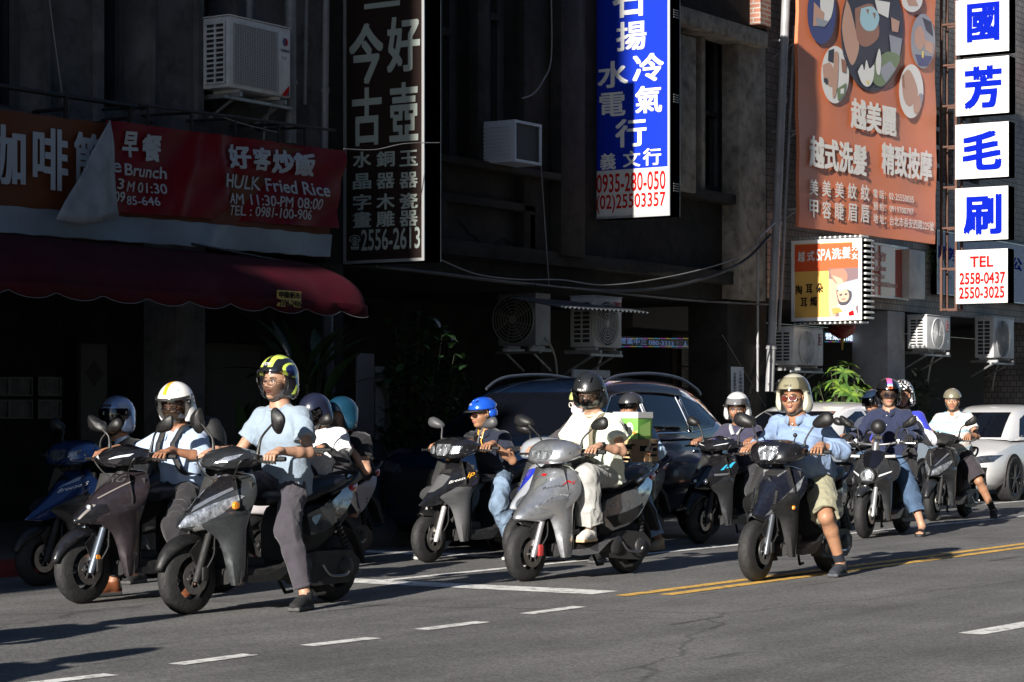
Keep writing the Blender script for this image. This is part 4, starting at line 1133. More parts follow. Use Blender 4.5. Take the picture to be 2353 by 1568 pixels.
def make_scooter(cfg, front, yaw_deg, label, group='scooters waiting at the stop line'):
    psi = R(yaw_deg); ang = PI - psi
    wb = cfg.get('wb', 1.28); xr = .635 - wb
    rf = cfg.get('rf', .23); rb = cfg.get('rb', rf); rake = .38
    loc = Vector((front.x, front.y, 0)) - Matrix.Rotation(ang, 3, 'Z') @ Vector((.635, 0, 0))
    root = empty('scooter', loc, ang, label, 'scooter', group)
    body, side, acc = cfg['body'], cfg.get('side', cfg['body']), cfg.get('acc', BLK)
    kind = cfg['apron']
    lean = cfg.get('lean', 0)
    if lean: root.rotation_euler = (R(lean), 0, ang)
    wheel(root, .635, rf, cfg.get('wf', .115), True, cfg.get('spokes', 5), cfg.get('rim'))
    wheel(root, xr, rb, cfg.get('wf', .115) + .005, False, 5, cfg.get('rim'))
    # fork
    for s in (-1, 1):
        m = MB()
        y = s*.088
        a = Vector((.635, y, rf)); b = Vector((.635 - rake*.28, y, rf + .27)); c = Vector((.635 - rake*.50, y*.95, rf + .45))
        m.tube([a + (a-b).normalized()*.03, a, a.lerp(b, .5), b], [.02, .026, .025, .023], 14)
        m.tube([b, c], .015, 10, mid=1)
        for k in range(7):
            p = b.lerp(c, .1 + k*.11)
            m.tube([p, p.lerp(c, .06)], [.024, .024], 10, mid=1)
        f = m.build('fork_leg', [cfg.get('fork', BLKM), BLKM], root)
        if s == 1 and cfg.get('reflector'):
            q = MB(); q.cyl((.60, y + .022, rf + .08), (.60, y + .03, rf + .08), .017); q.build('reflector', AMB, f)
    q = MB(); q.box((.56, .085, rf - .02), (.615, .125, rf + .07), bev=.012)
    q.build('brake_caliper', cfg.get('caliper', BLKM), root)
    # front fender
    P = []
    a0, a1 = cfg.get('fend', (12, 150)); fh = cfg.get('fend_h', .03)
    for i in range(22):
        t = i/21; th = R(a0 + (a1-a0)*t); row = []
        wmul = min(1, .45 + 1.6*t) if t < .5 else 1 - .3*(t-.5)
        for j in range(11):
            u = -1 + 2*j/10
            rr = rf + fh + .012 - .055*abs(u)**2.4*min(1, .4 + t*2)
            ww = .072*wmul
            row.append(Vector((.635 + rr*math.cos(th), u*ww, rf + rr*math.sin(th))))
        P.append(row)
    fm = MB(); fm.grid(P)
    fo = fm.build('front_fender', cfg.get('fender', BLK), root, 50)
    md = fo.modifiers.new('thickness', 'SOLIDIFY'); md.thickness = .006
    for s in (-1, 1):
        gm = MB(); gm.prism([(.68, rf + .17), (.60, rf + .24), (.53, rf + .17), (.565, rf + .03), (.60, rf + .02)], lambda a, b, d: Vector((a, s*d, b)), .066, .078)
        gm.build('fender_bracket', cfg.get('fender', BLK), fo)
    # apron
    am = shell(APRONS[kind], pw=cfg.get('pw', 1.5), crease=cfg.get('crease', 0.0))
    ap = am.build('front_panel', body, root, 38)
    # side wings sweeping from the apron down to the floorboard, turned half to the front
    ws = cfg.get('wing', WING)
    for s in (1, -1):
        wm = MB(); rings = []
        for (ix, iy, ox, oy, z) in [tuple(p) + tuple(q) for p, q in zip(smooth_line([Vector(w[:3]) for w in ws], 4), [(v.x, v.y) for v in smooth_line([Vector((w[3], w[4], 0)) for w in ws], 4)])]:
            iz, ox_, z_ = ox, oy, z
            a = Vector((ix, iy, 0)); b = Vector((oy, z, 0)); zz = ox
            n_ = Vector((b.y - a.y, a.x - b.x, 0)).normalized()*.5 + Vector((.5, .5, 0))
            rings.append([Vector((p.x, s*p.y, zz)) for p in (a, a.lerp(b, .22) + n_*.014, a.lerp(b, .5) + n_*.020, a.lerp(b, .8) + n_*.012, b, Vector((min(b.x, .33) - .03, b.y - .012, 0)), Vector((min(a.x, .36) - .03, a.y - .03, 0)))])
        wm.loft(rings)
        wm.m = [1 if max(wm.v[i][2] for i in f) > .66 else 0 for f in wm.f]
        wm.build('leg_shield_wing', [cfg.get('wingmat', side), BLKM], root, 32)
    lm = MB()
    lm.grid([[Vector((.335 - .05*t + .06*abs(u)**3*(1 if t > .3 else .3), u*(.20 - .06*max(0, t-.75)*4), .19 + .68*t)) for u in np.linspace(-1, 1, 11)] for t in np.linspace(0, 1, 10)])
    lm.grid([[Vector((.29 - .05*t, u*.19, .24 + .6*t)) for u in np.linspace(-1, 1, 5)] for t in np.linspace(0, 1, 5)], flip=True)
    lm.box((.02, -.10, .26), (.30, .10, .34), bev=.03)
    lm.build('leg_shield', BLKM, root, 40)
    # radiator-dark block between the fork legs
    # floorboard and lower side
    fl = MB()
    fl.loft([sup_ring((x, 0, z), w, hh, 5, 20) for x, z, w, hh in ((.40, .23, .15, .05), (.30, .245, .175, .05), (.1, .235, .18, .045), (-.1, .24, .18, .05), (-.22, .27, .16, .08))])
    fl.build('floorboard', cfg.get('floor', BLKM), root, 40)
    for s in (1, -1):
        sp = MB()
        poly = [(.33, .20), (.20, .185), (-.02, .19), (-.20, .30), (-.05, .275), (.12, .235), (.30, .235)]
        sp.prism(poly, lambda a, b, d: Vector((a, s*d, b)), .172, .186)
        sp.build('lower_trim', cfg.get('trim', side), root)
    # under-seat column and rear body
    cm = MB()
    cm.loft([sup_ring((x, 0, z), w, hh, 4, 20) for x, z, w, hh in ((-.14, .44, .10, .17), (-.20, .47, .14, .2), (-.40, .5, .15, .18), (-.62, .56, .13, .12), (-.8, .64, .09, .08))])
    cm.box((-.55, -.09, .2), (-.2, .09, .4), bev=.03)
    cm.build('under_seat_body', BLKM, root, 45)
    for s in (1, -1):
        hi = cfg.get('tailrise', 0.0)
        poly = cfg.get('panel', [(-.13, .50), (-.17, .40), (-.25, .36), (-.42, .40), (-.66, .52), (-.86, .69), (-.95, .80 + hi), (-.93, .82 + hi), (-.72, .735 + hi*.5), (-.52, .68), (-.30, .645), (-.17, .60)])
        v, f = fill_poly(poly, 3)
        def py(a, b):
            y = .175 - .30*max(0, -.55 - a) - .16*max(0, a + .3) - 1.6*max(0, b - .62)**2 - .9*max(0, .5 - b)**2
            y += .012*math.sin((b - .2*a)*26)*.25
            return y
        bm_ = MB()
        bm_.add([Vector((a, s*py(a, b), b)) for a, b in v], f)
        bm_.prism(poly, lambda a, b, d: Vector((a, s*(py(a, b) - d), b)), .03, .0015)
        ob = bm_.build('side_panel', cfg.get('panelmat', side), root, 30)
        if s == 1: left_panel = ob
    # seat
    sm = MB()
    sx = cfg.get('seat', [(-.02, .70, .075, .03), (-.06, .715, .11, .045), (-.16, .722, .135, .05), (-.32, .715, .145, .05), (-.42, .735, .145, .055), (-.5, .765, .14, .06), (-.66, .80, .13, .05), (-.78, .825, .10, .04), (-.82, .83, .06, .02)])
    sm.loft([sup_ring((x, 0, z), w, hh, 2.8, 22, ytop=.86) for x, z, w, hh in sx])
    sm.build('seat', SEATM, root, 50)
    gr = MB()
    gr.tube(smooth_line([(-.56, .15, .74), (-.72, .155, .80), (-.88, .11, .865), (-.93, 0, .875), (-.88, -.11, .865), (-.72, -.155, .80), (-.56, -.15, .74)], 5), .014, 8)
    gr.build('grab_rail', cfg.get('rail', BLK), root)
    tl = MB(); tl.loft([sup_ring((x, 0, z), w, hh, 3, 16) for x, z, w, hh in ((-.86, .755, .05, .04), (-.94, .775, .045, .035), (-.965, .785, .03, .02))])
    tl.build('tail_light', REDL, root)
    rf_ = MB()
    rf_.grid([[Vector((xr + (rb + .05)*math.cos(R(a)), u*.06, rb + (rb + .05)*math.sin(R(a)))) for u in (-1, -.5, 0, .5, 1)] for a in range(75, 176, 10)])
    rf_.prism([(-.80, .62), (-.94, .5), (-1.0, .34), (-.97, .33), (-.88, .5), (-.76, .6)], lambda a, b, d: Vector((a, d, b)), -.05, .05)
    ro = rf_.build('rear_fender', BLKM, root, 40)
    md = ro.modifiers.new('thickness', 'SOLIDIFY'); md.thickness = .006
    # engine casing on the left, exhaust on the right, stand
    em = MB()
    poly = [(-.18, .20), (-.22, .15), (-.4, .13), (xr - .02, rb - .10), (xr - .11, rb - .03), (xr - .12, rb + .05), (xr - .03, rb + .12), (-.4, .36), (-.24, .34), (-.18, .28)]
    em.prism(poly, lambda a, b, d: Vector((a, d, b)), .06, .155)
    em.lathe([(.0, .175), (.05, .175), (.062, .168), (.066, .15)], (xr + .02, 0, rb + .01), n=20)
    em.lathe([(.0, .178), (.06, .178), (.075, .168), (.08, .15)], (-.28, 0, .25), n=20)
    en = em.build('engine_casing', cfg.get('engine', mat('engine_grey', (.06, .06, .062), .5, .6, grime=.6, gscale=15)), root, 35)
    km = MB(); km.tube(smooth_line([(xr + .28, .18, .27), (xr + .22, .195, .20), (xr + .08, .195, .19), (xr + .05, .21, .22)], 4), .009, 8, mid=0)
    km.build('kick_lever', STEEL, en)
    sh = MB(); sh.tube([(xr - .04, .12, rb + .05), (-.62, .13, .60)], .012, 8)
    for k in range(9):
        p = Vector((xr - .04, .12, rb + .10)).lerp(Vector((-.62, .13, .58)), k/9); q = Vector((xr - .04, .12, rb + .10)).lerp(Vector((-.62, .13, .58)), (k+.5)/9)
        sh.tube([p, q], .026, 10)
    sh.build('shock_absorber', BLKM, root)
    xm = MB(); xm.loft([sup_ring((x, -.17, z), w, w, 2.2, 16) for x, z, w in ((-.36, .2, .04), (-.42, .21, .06), (-.8, .30, .065), (-.85, .31, .05))])
    xm.build('exhaust', mat('exhaust_black', (.03, .03, .03), .45, .6, grime=.3), root)
    st = MB(); st.tube([(-.5, .15, .075), (-.42, .14, .07), (-.30, .10, .18), (-.30, -.10, .18), (-.42, -.14, .07), (-.5, -.15, .075)], .012, 8)
    st.build('center_stand', BLKM, root)
    # handlebar with cowl, grips, levers, mirrors
    gx, gy, gz = cfg.get('grip', (.18, .31, .985))
    hb = MB()
    hb.tube(smooth_line([(gx - .03, gy + .06, gz), (gx, gy - .07, gz), (gx + .06, .10, gz - .03), (gx + .06, -.10, gz - .03), (gx, -gy + .07, gz), (gx - .03, -gy - .06, gz)], 5), .012, 8)
    hb.tube([(.30, 0, .80), (gx + .05, 0, gz - .02)], .045, 12)
    hbo = hb.build('handlebar', cfg.get('bar', BLKM), root, 40)
    for s in (1, -1):
        m = MB()
        a, b = Vector((gx - .028, s*(gy + .065), gz)), Vector((gx, s*(gy - .07), gz))
        pts = [a.lerp(b, k/10) for k in range(11)]
        m.tube(pts, [.0185 if k % 2 else .0165 for k in range(11)], 12)
        m.tube([a, a + (a-b).normalized()*.022], [.017, .015], 12)
        m.build('grip', BLKM, hbo)
        l = MB()
        l.tube(smooth_line([(gx + .045, s*(gy - .10), gz - .01), (gx + .075, s*(gy - .03), gz - .015), (gx + .07, s*(gy + .05), gz - .018), (gx + .06, s*(gy + .085), gz - .02)], 4), [.006]*12 + [.009], 8, flat=1.5)
        l.box((gx - .01, s*(gy - .11) - .02, gz - .03), (gx + .055, s*(gy - .11) + .02, gz + .025), bev=.008)
        l.build('brake_lever', cfg.get('lever', BLK), hbo)
    for s in (1, -1):
        m = MB(); m.tube(smooth_line([(gx + .05, s*(gy - .11), gz), (gx + .17, s*.20, gz - .01), (gx + .16, s*.13, gz - .10), (.30, s*.07, .84)], 5), .005, 6); m.build('brake_cable', BLK, hbo)
        m = MB(); m.tube(smooth_line([(.585, s*.115, rf + .05), (.53, s*.13, rf + .14), (.50, s*.11, rf + .24), (.44, s*.08, rf + .36)], 5), .006, 6); m.build('brake_hose', BLK, root)
    cw = cfg.get('cowl', 'slim')
    if cw == 'slim':
        rings = [(gx + .26, 0, .965, .05, .028), (gx + .22, 0, .975, .125, .055), (gx + .15, 0, .985, .185, .075), (gx + .07, 0, .995, .21, .078), (gx + .0, 0, 1.0, .19, .06), (gx - .05, 0, .99, .13, .04)]
    elif cw == 'head':
        rings = [(gx + .26, 0, .975, .11, .06), (gx + .225, 0, .98, .165, .085), (gx + .15, 0, .99, .215, .096), (gx + .07, 0, 1.0, .235, .085), (gx + .0, 0, 1.0, .20, .06), (gx - .05, 0, 1.0, .14, .04)]
    else: rings = None
    if rings:
        fc = cfg.get('facet', cw == 'slim'); hm = MB(); hm.loft([[p + Vector((0, 0, -.012*(abs(p.y)/.2)**2)) for p in sup_ring((x, y, z + gz - .985), a*(1.06 if fc else 1), b, 2.0 if fc else 2.7, 8 if fc else 28, tilt=-.35)] for x, y, z, a, b in rings])
        for s in (1, -1):
            hm.loft([sup_ring((gx + .04, s*yy, gz - .005), .03, hh, 3, 12) if False else
                     [Vector((gx + .035 + .05*k*math.cos(t), s*yy, gz - .005 + hh*math.sin(t))) for t in [2*PI*i/14 for i in range(14)]]
                     for yy, hh, k in ((.14, .05, 1.1), (.19, .042, .9), (.215, .03, .6))])
        cowl = hm.build('handlebar_cowl', cfg.get('cowlmat', body), root, 24 if fc else 42)
    else: cowl = None
    for s in (1, -1):
        m = MB()
        mx, my, mz = cfg.get('mirror', (gx, .35, gz + .245))
        if s == -1 and 'mirror_r' in cfg: mx, my, mz = cfg['mirror_r']
        base = Vector((gx + .02, s*.20, gz + .03))
        c = Vector((mx, s*my, mz))
        kneep = base + Vector((.0, s*.01, .07)) if cfg.get('mstyle', 'round') == 'round' else base + Vector((-.01, s*.02, .10))
        m.tube(smooth_line([base, kneep, c + Vector((0, -s*.07, -.04)), c + Vector((0, -s*.03, -.01))], 4), [.016, .013, .011, .009, .0075] + [.0075]*8, 8)
        n = 20; mw, mh = cfg.get('msize', (.075, .045))
        tiltm = Matrix.Rotation(s*R(cfg.get('mtilt', 22)), 3, 'X') @ Matrix.Rotation(-s*R(8), 3, 'Z')
        rings = []
        for d, k in ((-.022, .90), (-.018, 1.0), (0.0, .98), (.018, .80), (.030, .5), (.035, .12)):
            row = []
            for i in range(n):
                th = 2*PI*i/n
                e = 2.3 if cfg.get('mstyle', 'round') == 'round' else 3.2
                cy = math.copysign(abs(math.cos(th))**(2/e), math.cos(th)); sz = math.copysign(abs(math.sin(th))**(2/e), math.sin(th))
                yy = mw*k*cy; zz = mh*k*sz*(1 + .28*cy*s)
                if cfg.get('mstyle', 'round') != 'round': zz += .012*cy*s; yy += .012*sz*s
                row.append(c + tiltm @ Vector((d, yy, zz)))
            rings.append(row)
        m.loft(rings)
        mo = m.build('mirror', cfg.get('mirmat', BLK), root, 48 if cfg.get('mstyle', 'round') == 'round' else 25)
        g = MB(); g.add([c + tiltm @ Vector((-.0235, mw*.86*math.cos(2*PI*i/n), mh*.84*math.sin(2*PI*i/n))) for i in range(n)], [tuple(range(n))])
        g.build('mirror_glass', MIRG, mo, 0)
    return root, ap, cowl, left_panel

def patch(parent, name, m, bvh, polys, view=FRONT, off=.004, cuts=3, mirror=True, smooth=60):
    mb = MB()
    for p in polys:
        decal_poly(mb, bvh, p, off=off, cuts=cuts, **view)
        if mirror: decal_poly(mb, bvh, [(-a, b) for a, b in p][::-1], off=off, cuts=cuts, **view)
    return mb.build(name, m, parent, smooth)
def patch2(parent, name, m, bvh, poly, **kw):
    """one lamp on each side, each an object of its own"""
    for sgn in (1, -1):
        mb = MB(); p = [(sgn*a, b) for a, b in poly]
        decal_poly(mb, bvh, p if sgn == 1 else p[::-1], off=kw.get('off', .005), cuts=3, **kw.get('view', FRONT))
        if 'rim' in kw and mb.v: pass
        mb.build(name, m, parent, 60)
def lettering(parent, s, m, bvh, a0, b0, a1, b1, view=FRONT, off=.006, **kw):
    mb = MB(); decal_text(mb, bvh, s, a0, b0, a1, b1, off=off, mid=0, **view, **kw)
    return mb.build('lettering', m, parent, 0)
# ------------------------------------------------------------------ air conditioners
ACW = mat('ac_casing_white', (.52, .53, .54), .5, grime=.35, gscale=6, noise=.05)
ACD = mat('ac_dark_inside', (.02, .02, .022), .7)
ACG = mat('ac_grille_grey', (.36, .37, .38), .5)
BRK = mat('bracket_steel', (.30, .31, .32), .5, .6, grime=.5, gscale=8)
def ac_unit(label, x0, yf, z0, w, h, d, rz=0.0, style='fan', logo=None, shade=None, bracket=True, group='air conditioner units on the building fronts'):
    """front faces -y before turning; x0 is the left end of the front"""
    o = empty('air_conditioner', (x0 + (w/2 if not rz else 0), yf + (d/2 if not rz else 0), z0), rz, label, 'air conditioner', group)
    cm = ACW if shade is None else shade
    x_, y_ = -w/2, -d/2
    b = MB(); b.box((x_, y_, .03), (x_ + w, y_ + d, h), bev=.02)
    for s in (-1, 1): b.box((s*w*.33 - .03, y_ + .03, 0), (s*w*.33 + .03, y_ + d - .03, .028))
    b.box((x_ - .006, y_ - .006, h + .001), (x_ + w + .006, y_ + d + .006, h + .014), bev=.005)
    b.build('casing', cm, o)
    # louvred coil opening on the left end
    q = MB(); q.box((x_ - .004, y_ + .05, .08), (x_ - .001, y_ + d - .05, h - .06)); sd_ = q.build('coil_opening', ACD, o, 0)
    q = MB()
    nr = 9 if style != 'grid' else 12
    for k in range(nr + 1):
        z = .08 + (h - .14)*k/nr; q.box((x_ - .016, y_ + .04, z - .008), (x_ - .0045, y_ + d - .04, z + .008))
    for k in range(3):
        y = y_ + .05 + (d - .10)*k/2; q.box((x_ - .018, y - .010, .07), (x_ - .005, y + .010, h - .05))
    q.build('coil_guard', cm, sd_, 0)
    if style == 'grid':
        q = MB(); q.box((x_ + .06, y_ - .004, .07), (x_ + w*.76, y_ - .001, h - .06)); g = q.build('fan_opening', mat('ac_coil_grey', (.10, .10, .11), .6), o, 0)
        q = MB()
        for k in range(35): z = .075 + (h - .14)*k/34; q.box((x_ + .06, y_ - .012, z - .0035), (x_ + w*.76, y_ - .0045, z + .0035))
        for k in range(19): x = x_ + .062 + (w*.76 - .064)*k/18; q.box((x - .003, y_ - .016, .07), (x + .003, y_ - .0125, h - .06))
        q.build('grille', ACG, g, 0)
        q = MB(); q.box((x_ + w*.79, y_ - .010, .05), (x_ + w - .02, y_ - .001, h - .04), bev=.006); pn = q.build('service_panel', cm, o)
        q = MB(); q.box((x_ + w*.83, y_ - .016, h*.56), (x_ + w*.91, y_ - .0105, h*.60)); q.build('handle', ACG, pn, 0)
    else:
        cx, cz, rr = x_ + w*.42, h*.5, h*.41
        q = MB(); q.lathe([(0, y_ - .002), (rr, y_ - .002)], (cx, 0, cz), n=40); g = q.build('fan_opening', ACD, o, 0)
        q = MB()
        nring = 9 if style == 'fan' else 7
        for k in range(nring):
            r = rr*(.18 + .86*k/(nring - 1))
            q.tube([(cx + r*math.cos(2*PI*i/32), y_ - .014 - .012*(1 - k/nring), cz + r*math.sin(2*PI*i/32)) for i in range(33)], .010 if k == nring - 1 else .0065, 5, cap=False)
        for i in range(20 if style == 'fan' else 8):
            a = 2*PI*i/(20 if style == 'fan' else 8); q.tube([(cx + rr*.16*math.cos(a), y_ - .02, cz + rr*.16*math.sin(a)), (cx + rr*math.cos(a + .5), y_ - .012, cz + rr*math.sin(a + .5))], .005, 5)
        q.lathe([(0, y_ - .030), (rr*.15, y_ - .028), (rr*.19, y_ - .012)], (cx, 0, cz), n=24)
        q.build('fan_guard', cm if style == 'fan' else ACG, g, 50)
        q = MB()
        for i in range(3):
            a0 = 2*PI*i/3 + .4; P = [[Vector((cx + r*math.cos(a0 + t), y_ - .004 - .0001*j, cz + r*math.sin(a0 + t))) for t in (0, .4, .8, 1.2)] for j, r in enumerate((rr*.18, rr*.5, rr*.88))]
            q.grid(P)
        q.build('fan_blades', mat('fan_blade_grey', (.10, .10, .105), .5), g, 0, fix=False)
    if bracket:
        q = MB()
        for s in (-1, 1):
            xx = s*w*.36
            q.box((xx - .02, y_ - .04, -.045), (xx + .02, y_ + d + .12, -.003)); q.tube([(xx, y_ + .02, -.04), (xx, y_ + d + .12, -.28)], .016, 6)
        q.box((x_ - .05, y_ + .015, -.075), (x_ + w + .05, y_ + .05, -.046))
        q.build('bracket', BRK, o)
    q = MB()
    q.tube(smooth_line([(x_ + w - .02, y_ + d*.6, .15), (x_ + w + .05, y_ + d*.7, .05), (x_ + w + .06, y_ + d + .02, -.15), (x_ + w + .05, y_ + d + .08, -.5)], 4), .014, 6)
    q.build('hose', mat('pale_hose', (.42, .42, .40), .7), o)
    if logo:
        for (txt, a0, b0, a1, b1, m_) in logo:
            q = MB(); put_text(q, txt, lambda a, b: Vector((x_ + a*w, y_ - .0125, b*h)), a0, b0, a1, b1, 0, .02, 0, Vector((0, -1, 0))); q.build('lettering', m_, o, 0, fix=False)
    return o
p = on_y(527, 212, 13.92)
NAVY = mat('navy_print', (.02, .03, .12), .5)
g1 = ac_unit('large white box air conditioner with square grille and round red logo above red banner', p.x, 13.92, p.z + .02, .92, .70, .33, 0, 'grid', [('GREE', .82, .66, .96, .70, NAVY)])
q = MB()
q.lathe([(0, -.178), (.040, -.178)], (.92*.39, 0, .70*.80), n=24, mid=1); q.add([(.92*.39 + .040*math.cos(a), -.1795, .70*.80 + .040*math.sin(a)) for a in [R(-80 + 160*i/12) for i in range(13)]] + [(.92*.39 + .01, -.1795, .56)], [tuple(range(14))], 0)
q.add([(.92*.33, -.1775, .04), (.92*.46, -.1775, .04), (.92*.46, -.1775, .15)], [(0, 1, 2)], 0); q.add([(.92*.40, -.1785, .05), (.92*.46, -.1785, .05), (.92*.46, -.1785, .09)], [(0, 1, 2)], 1)
q.build('badge', [REDT, NAVY], g1, 0, fix=False)
DRED = mat('dark_red_label', (.22, .015, .025), .5)
def fan_ac(label, u0, v0, u1, v1, h, style='fan', lbl=True, yf=13.95):
    """u0..u1 is the front face in the picture"""
    p = on_y(u0, v1, yf); q_ = on_y(u1, v1, yf); w = min(.95, q_.x - p.x); top = on_y(u0, v0, yf)
    o = ac_unit(label, p.x, yf, p.z, w, top.z - p.z, .33, 0, style)
    if lbl:
        hh = top.z - p.z
        m = MB(); m.box((w*.33, -.33/2 - .006, hh*.58), (w*.42, -.33/2 - .001, hh*.88)); l_ = m.build('label', DRED, o, 0)
        m = MB()
        for i, ch in enumerate('萬士益'): put_text(m, ch, lambda a, b: Vector((a, -.33/2 - .008, b)), w*.345, hh*(.79 - .09*i), w*.405, hh*(.86 - .09*i), 0, .02, 0, Vector((0, -1, 0)))
        m.build('lettering', WHTT, l_, 0, fix=False)
        m = MB(); m.box((w*.34, -.33/2 - .004, hh*.26), (w*.40, -.33/2 - .001, hh*.34)); m.build('sticker', WHTA, o, 0)
    return o
fan_ac('white round-fan air conditioner below the salon light box beside the grey pipe', 1824, 752, 1892, 843, .65)
fan_ac('white round-fan air conditioner in sun on a tray under the ladder frame', 2130, 724, 2186, 806, .65)
fan_ac('pale air conditioner beneath the TEL sign at the far right', 2283, 728, 2337, 826, .65, 'ring', False)
p = on_y(1366, 803, 13.95); p2 = on_y(1429, 803, 13.95)
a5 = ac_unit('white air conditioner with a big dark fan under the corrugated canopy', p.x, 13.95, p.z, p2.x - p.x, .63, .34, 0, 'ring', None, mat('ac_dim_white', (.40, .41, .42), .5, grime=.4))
m = MB(); put_text(m, 'TAIYO', lambda a, b: Vector((a, -.175, b)), .12, .52, .30, .58, 0, .02, 0, Vector((0, -1, 0))); m.build('lettering', REDT, a5, 0, fix=False)
pp = on_x(1143, 800, 24.4); pq = on_x(1230, 800, 24.4)
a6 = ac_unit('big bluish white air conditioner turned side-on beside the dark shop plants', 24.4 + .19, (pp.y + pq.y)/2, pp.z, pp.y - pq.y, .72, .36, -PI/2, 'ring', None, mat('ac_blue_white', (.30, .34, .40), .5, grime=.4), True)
# window air conditioner
p = on_y(1183, 370, 13.75); p2 = on_y(1245, 375, 13.75)
w, h = p2.x - p.x, .46
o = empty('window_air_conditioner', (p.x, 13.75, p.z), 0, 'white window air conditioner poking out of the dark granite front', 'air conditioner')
m = MB()
for (a, b, c, d) in ((0, .03, .03, h - .03), (w - .03, w, .03, h - .03), (0, w, 0, .03), (0, w, h - .03, h)): m.box((a, 0, c), (b, .55, d))
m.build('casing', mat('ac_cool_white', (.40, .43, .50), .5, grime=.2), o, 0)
m = MB(); m.box((.031, .02, .031), (w - .031, .5, h - .031)); m.build('coil', ACD, o, 0)
m = MB()
for k in range(9): m.box((-.012, .05, .05 + k*.042), (-.002, .5, .066 + k*.042))
m.build('louvre', mat('ac_cool_white', (.4, .43, .5)), o, 0)
# ------------------------------------------------------------------ pipes and cables
PIPE = mat('grey_pvc_pipe', (.27, .27, .28), .45, grime=.4, gscale=4); PIPED = mat('dull_pipe', (.16, .17, .18), .5, grime=.4, gscale=4)
def pipe(label, pts, r, m_, cat='pipe', name='drain_pipe', clamps=True):
    P = [Vector(q) for q in pts]
    mb = MB(); mb.tube(P, r, 12); o = mb.build(name, m_, None, 50)
    tag(o, label, cat, 'pipes on the building fronts')
    if clamps and len(P) > 1:
        d = P[1] - P[0]; L_ = d.length; k = .6
        while k < L_:
            q = P[0] + d.normalized()*k; c = MB(); c.tube([q - d.normalized()*.025, q + d.normalized()*.025], r*1.25, 12); c.build('pipe_clamp', m_, o, 50); k += 1.7
    return o
def up_to(p, dz): return p + Vector((0, 0, dz))
def vp(u0, v0, u1, v1, Y, r, m_, label, ext=2.0):
    a, b = on_y(u0, v0, Y), on_y(u1, v1, Y); a = a + (a - b).normalized()*ext
    return pipe(label, [b, a], r, m_)
vp(1806, 0, 1768, 900, 13.98, .058, PIPE, 'thick pale grey drain pipe leaning down beside the orange banner')
vp(1826, 60, 1790, 760, 14.0, .022, PIPE, 'thin pale pipe running just right of the thick drain pipe', 0)
vp(1741, 545, 1741, 900, 13.9, .016, PIPE, 'thin grey conduit on the granite pillar near the paper notice', 0)
vp(668, 0, 668, 330, 14.05, .055, PIPED, 'dull grey downpipe right of the big square-grille air conditioner')
vp(749, 0, 746, 345, 14.0, .035, PIPED, 'narrow grey pipe beside the brown sign')
vp(704, 0, 700, 240, 14.1, .02, PIPED, 'thin grey pipe between the two downpipes')
vp(1960, 0, 1960, 300, 14.29, .02, PIPED, 'thin pipe hidden behind the orange banner') if False else None
a, b = on_y(1745, 545, 13.9), on_y(1780, 512, 13.95)
pipe('short sloping conduit bending from pillar to the thick pipe', [a, b], .014, PIPE, clamps=False)
WIREB = mat('black_cable', (.01, .01, .011), .6); WIREW = mat('grey_cable', (.17, .17, .17), .6)
def cable(label, uv, Y, r, m_, n=6):
    P = smooth_line([on_y(u, v, Y) for u, v in uv], n)
    mb = MB(); mb.tube(P, r, 6); return tag(mb.build('cable', m_, None, 80), label, 'cable', 'cables strung along the shop fronts')
cable('grey cable drooping from the brown sign to the pillar', [(1012, 597), (1095, 630), (1190, 642), (1290, 643), (1380, 655), (1480, 646), (1600, 622), (1695, 592), (1742, 560)], 13.7, .008, WIREW)
cable('black cable bundle sagging under the granite ledge', [(860, 612), (1000, 628), (1180, 650), (1400, 668), (1560, 655), (1700, 606), (1770, 540)], 13.85, .022, WIREB)
cable('thin black cable crossing above the menu shop', [(1230, 655), (1400, 672), (1580, 690), (1765, 700)], 13.8, .014, WIREB)
cable('pale looping wire hanging down the granite front', [(1266, -30), (1267, 130), (1248, 185), (1225, 215), (1200, 226)], 13.9, .009, WIREW)
cable('pale straight wire below the window air conditioner', [(1243, 375), (1250, 480), (1258, 600), (1262, 660)], 13.9, .007, WIREW)
cable('pale wire hanging in front of the concrete pilaster', [(110, -30), (125, 90), (138, 180), (145, 235)], 14.0, .006, WIREW)
cable('thin wire strung across the brown sign', [(790, 342), (860, 344), (930, 330), (1010, 328)], 13.2, .005, WIREW)
cable('stay wire from the menu shop ceiling to the grey pipe', [(1660, 770), (1760, 935)], 13.8, .004, WIREB)
cable('stray wire above the red banner', [(510, 268), (560, 285), (640, 305)], 13.7, .006, WIREW)
m = MB(); P = smooth_line([on_y(573, v, 14.05) for v in (-40, 20, 55)], 12)
m.tube(P, [.036 if k % 2 else .030 for k in range(len(P))], 10); tag(m.build('flexible_duct', PIPED, None, 50), 'ribbed flexible duct rising from the square-grille air conditioner', 'duct')
m = MB(); P = smooth_line([on_y(u, v, 14.0) for u, v in ((752, 712), (752, 800), (758, 930), (762, 1100))], 14)
m.tube(P, [.066 if k % 2 else .056 for k in range(len(P))], 14); tag(m.build('flexible_duct', mat('blue_grey_duct', (.05, .06, .08), .5), None, 50), 'fat ribbed dark duct standing behind the tall leaves', 'duct')
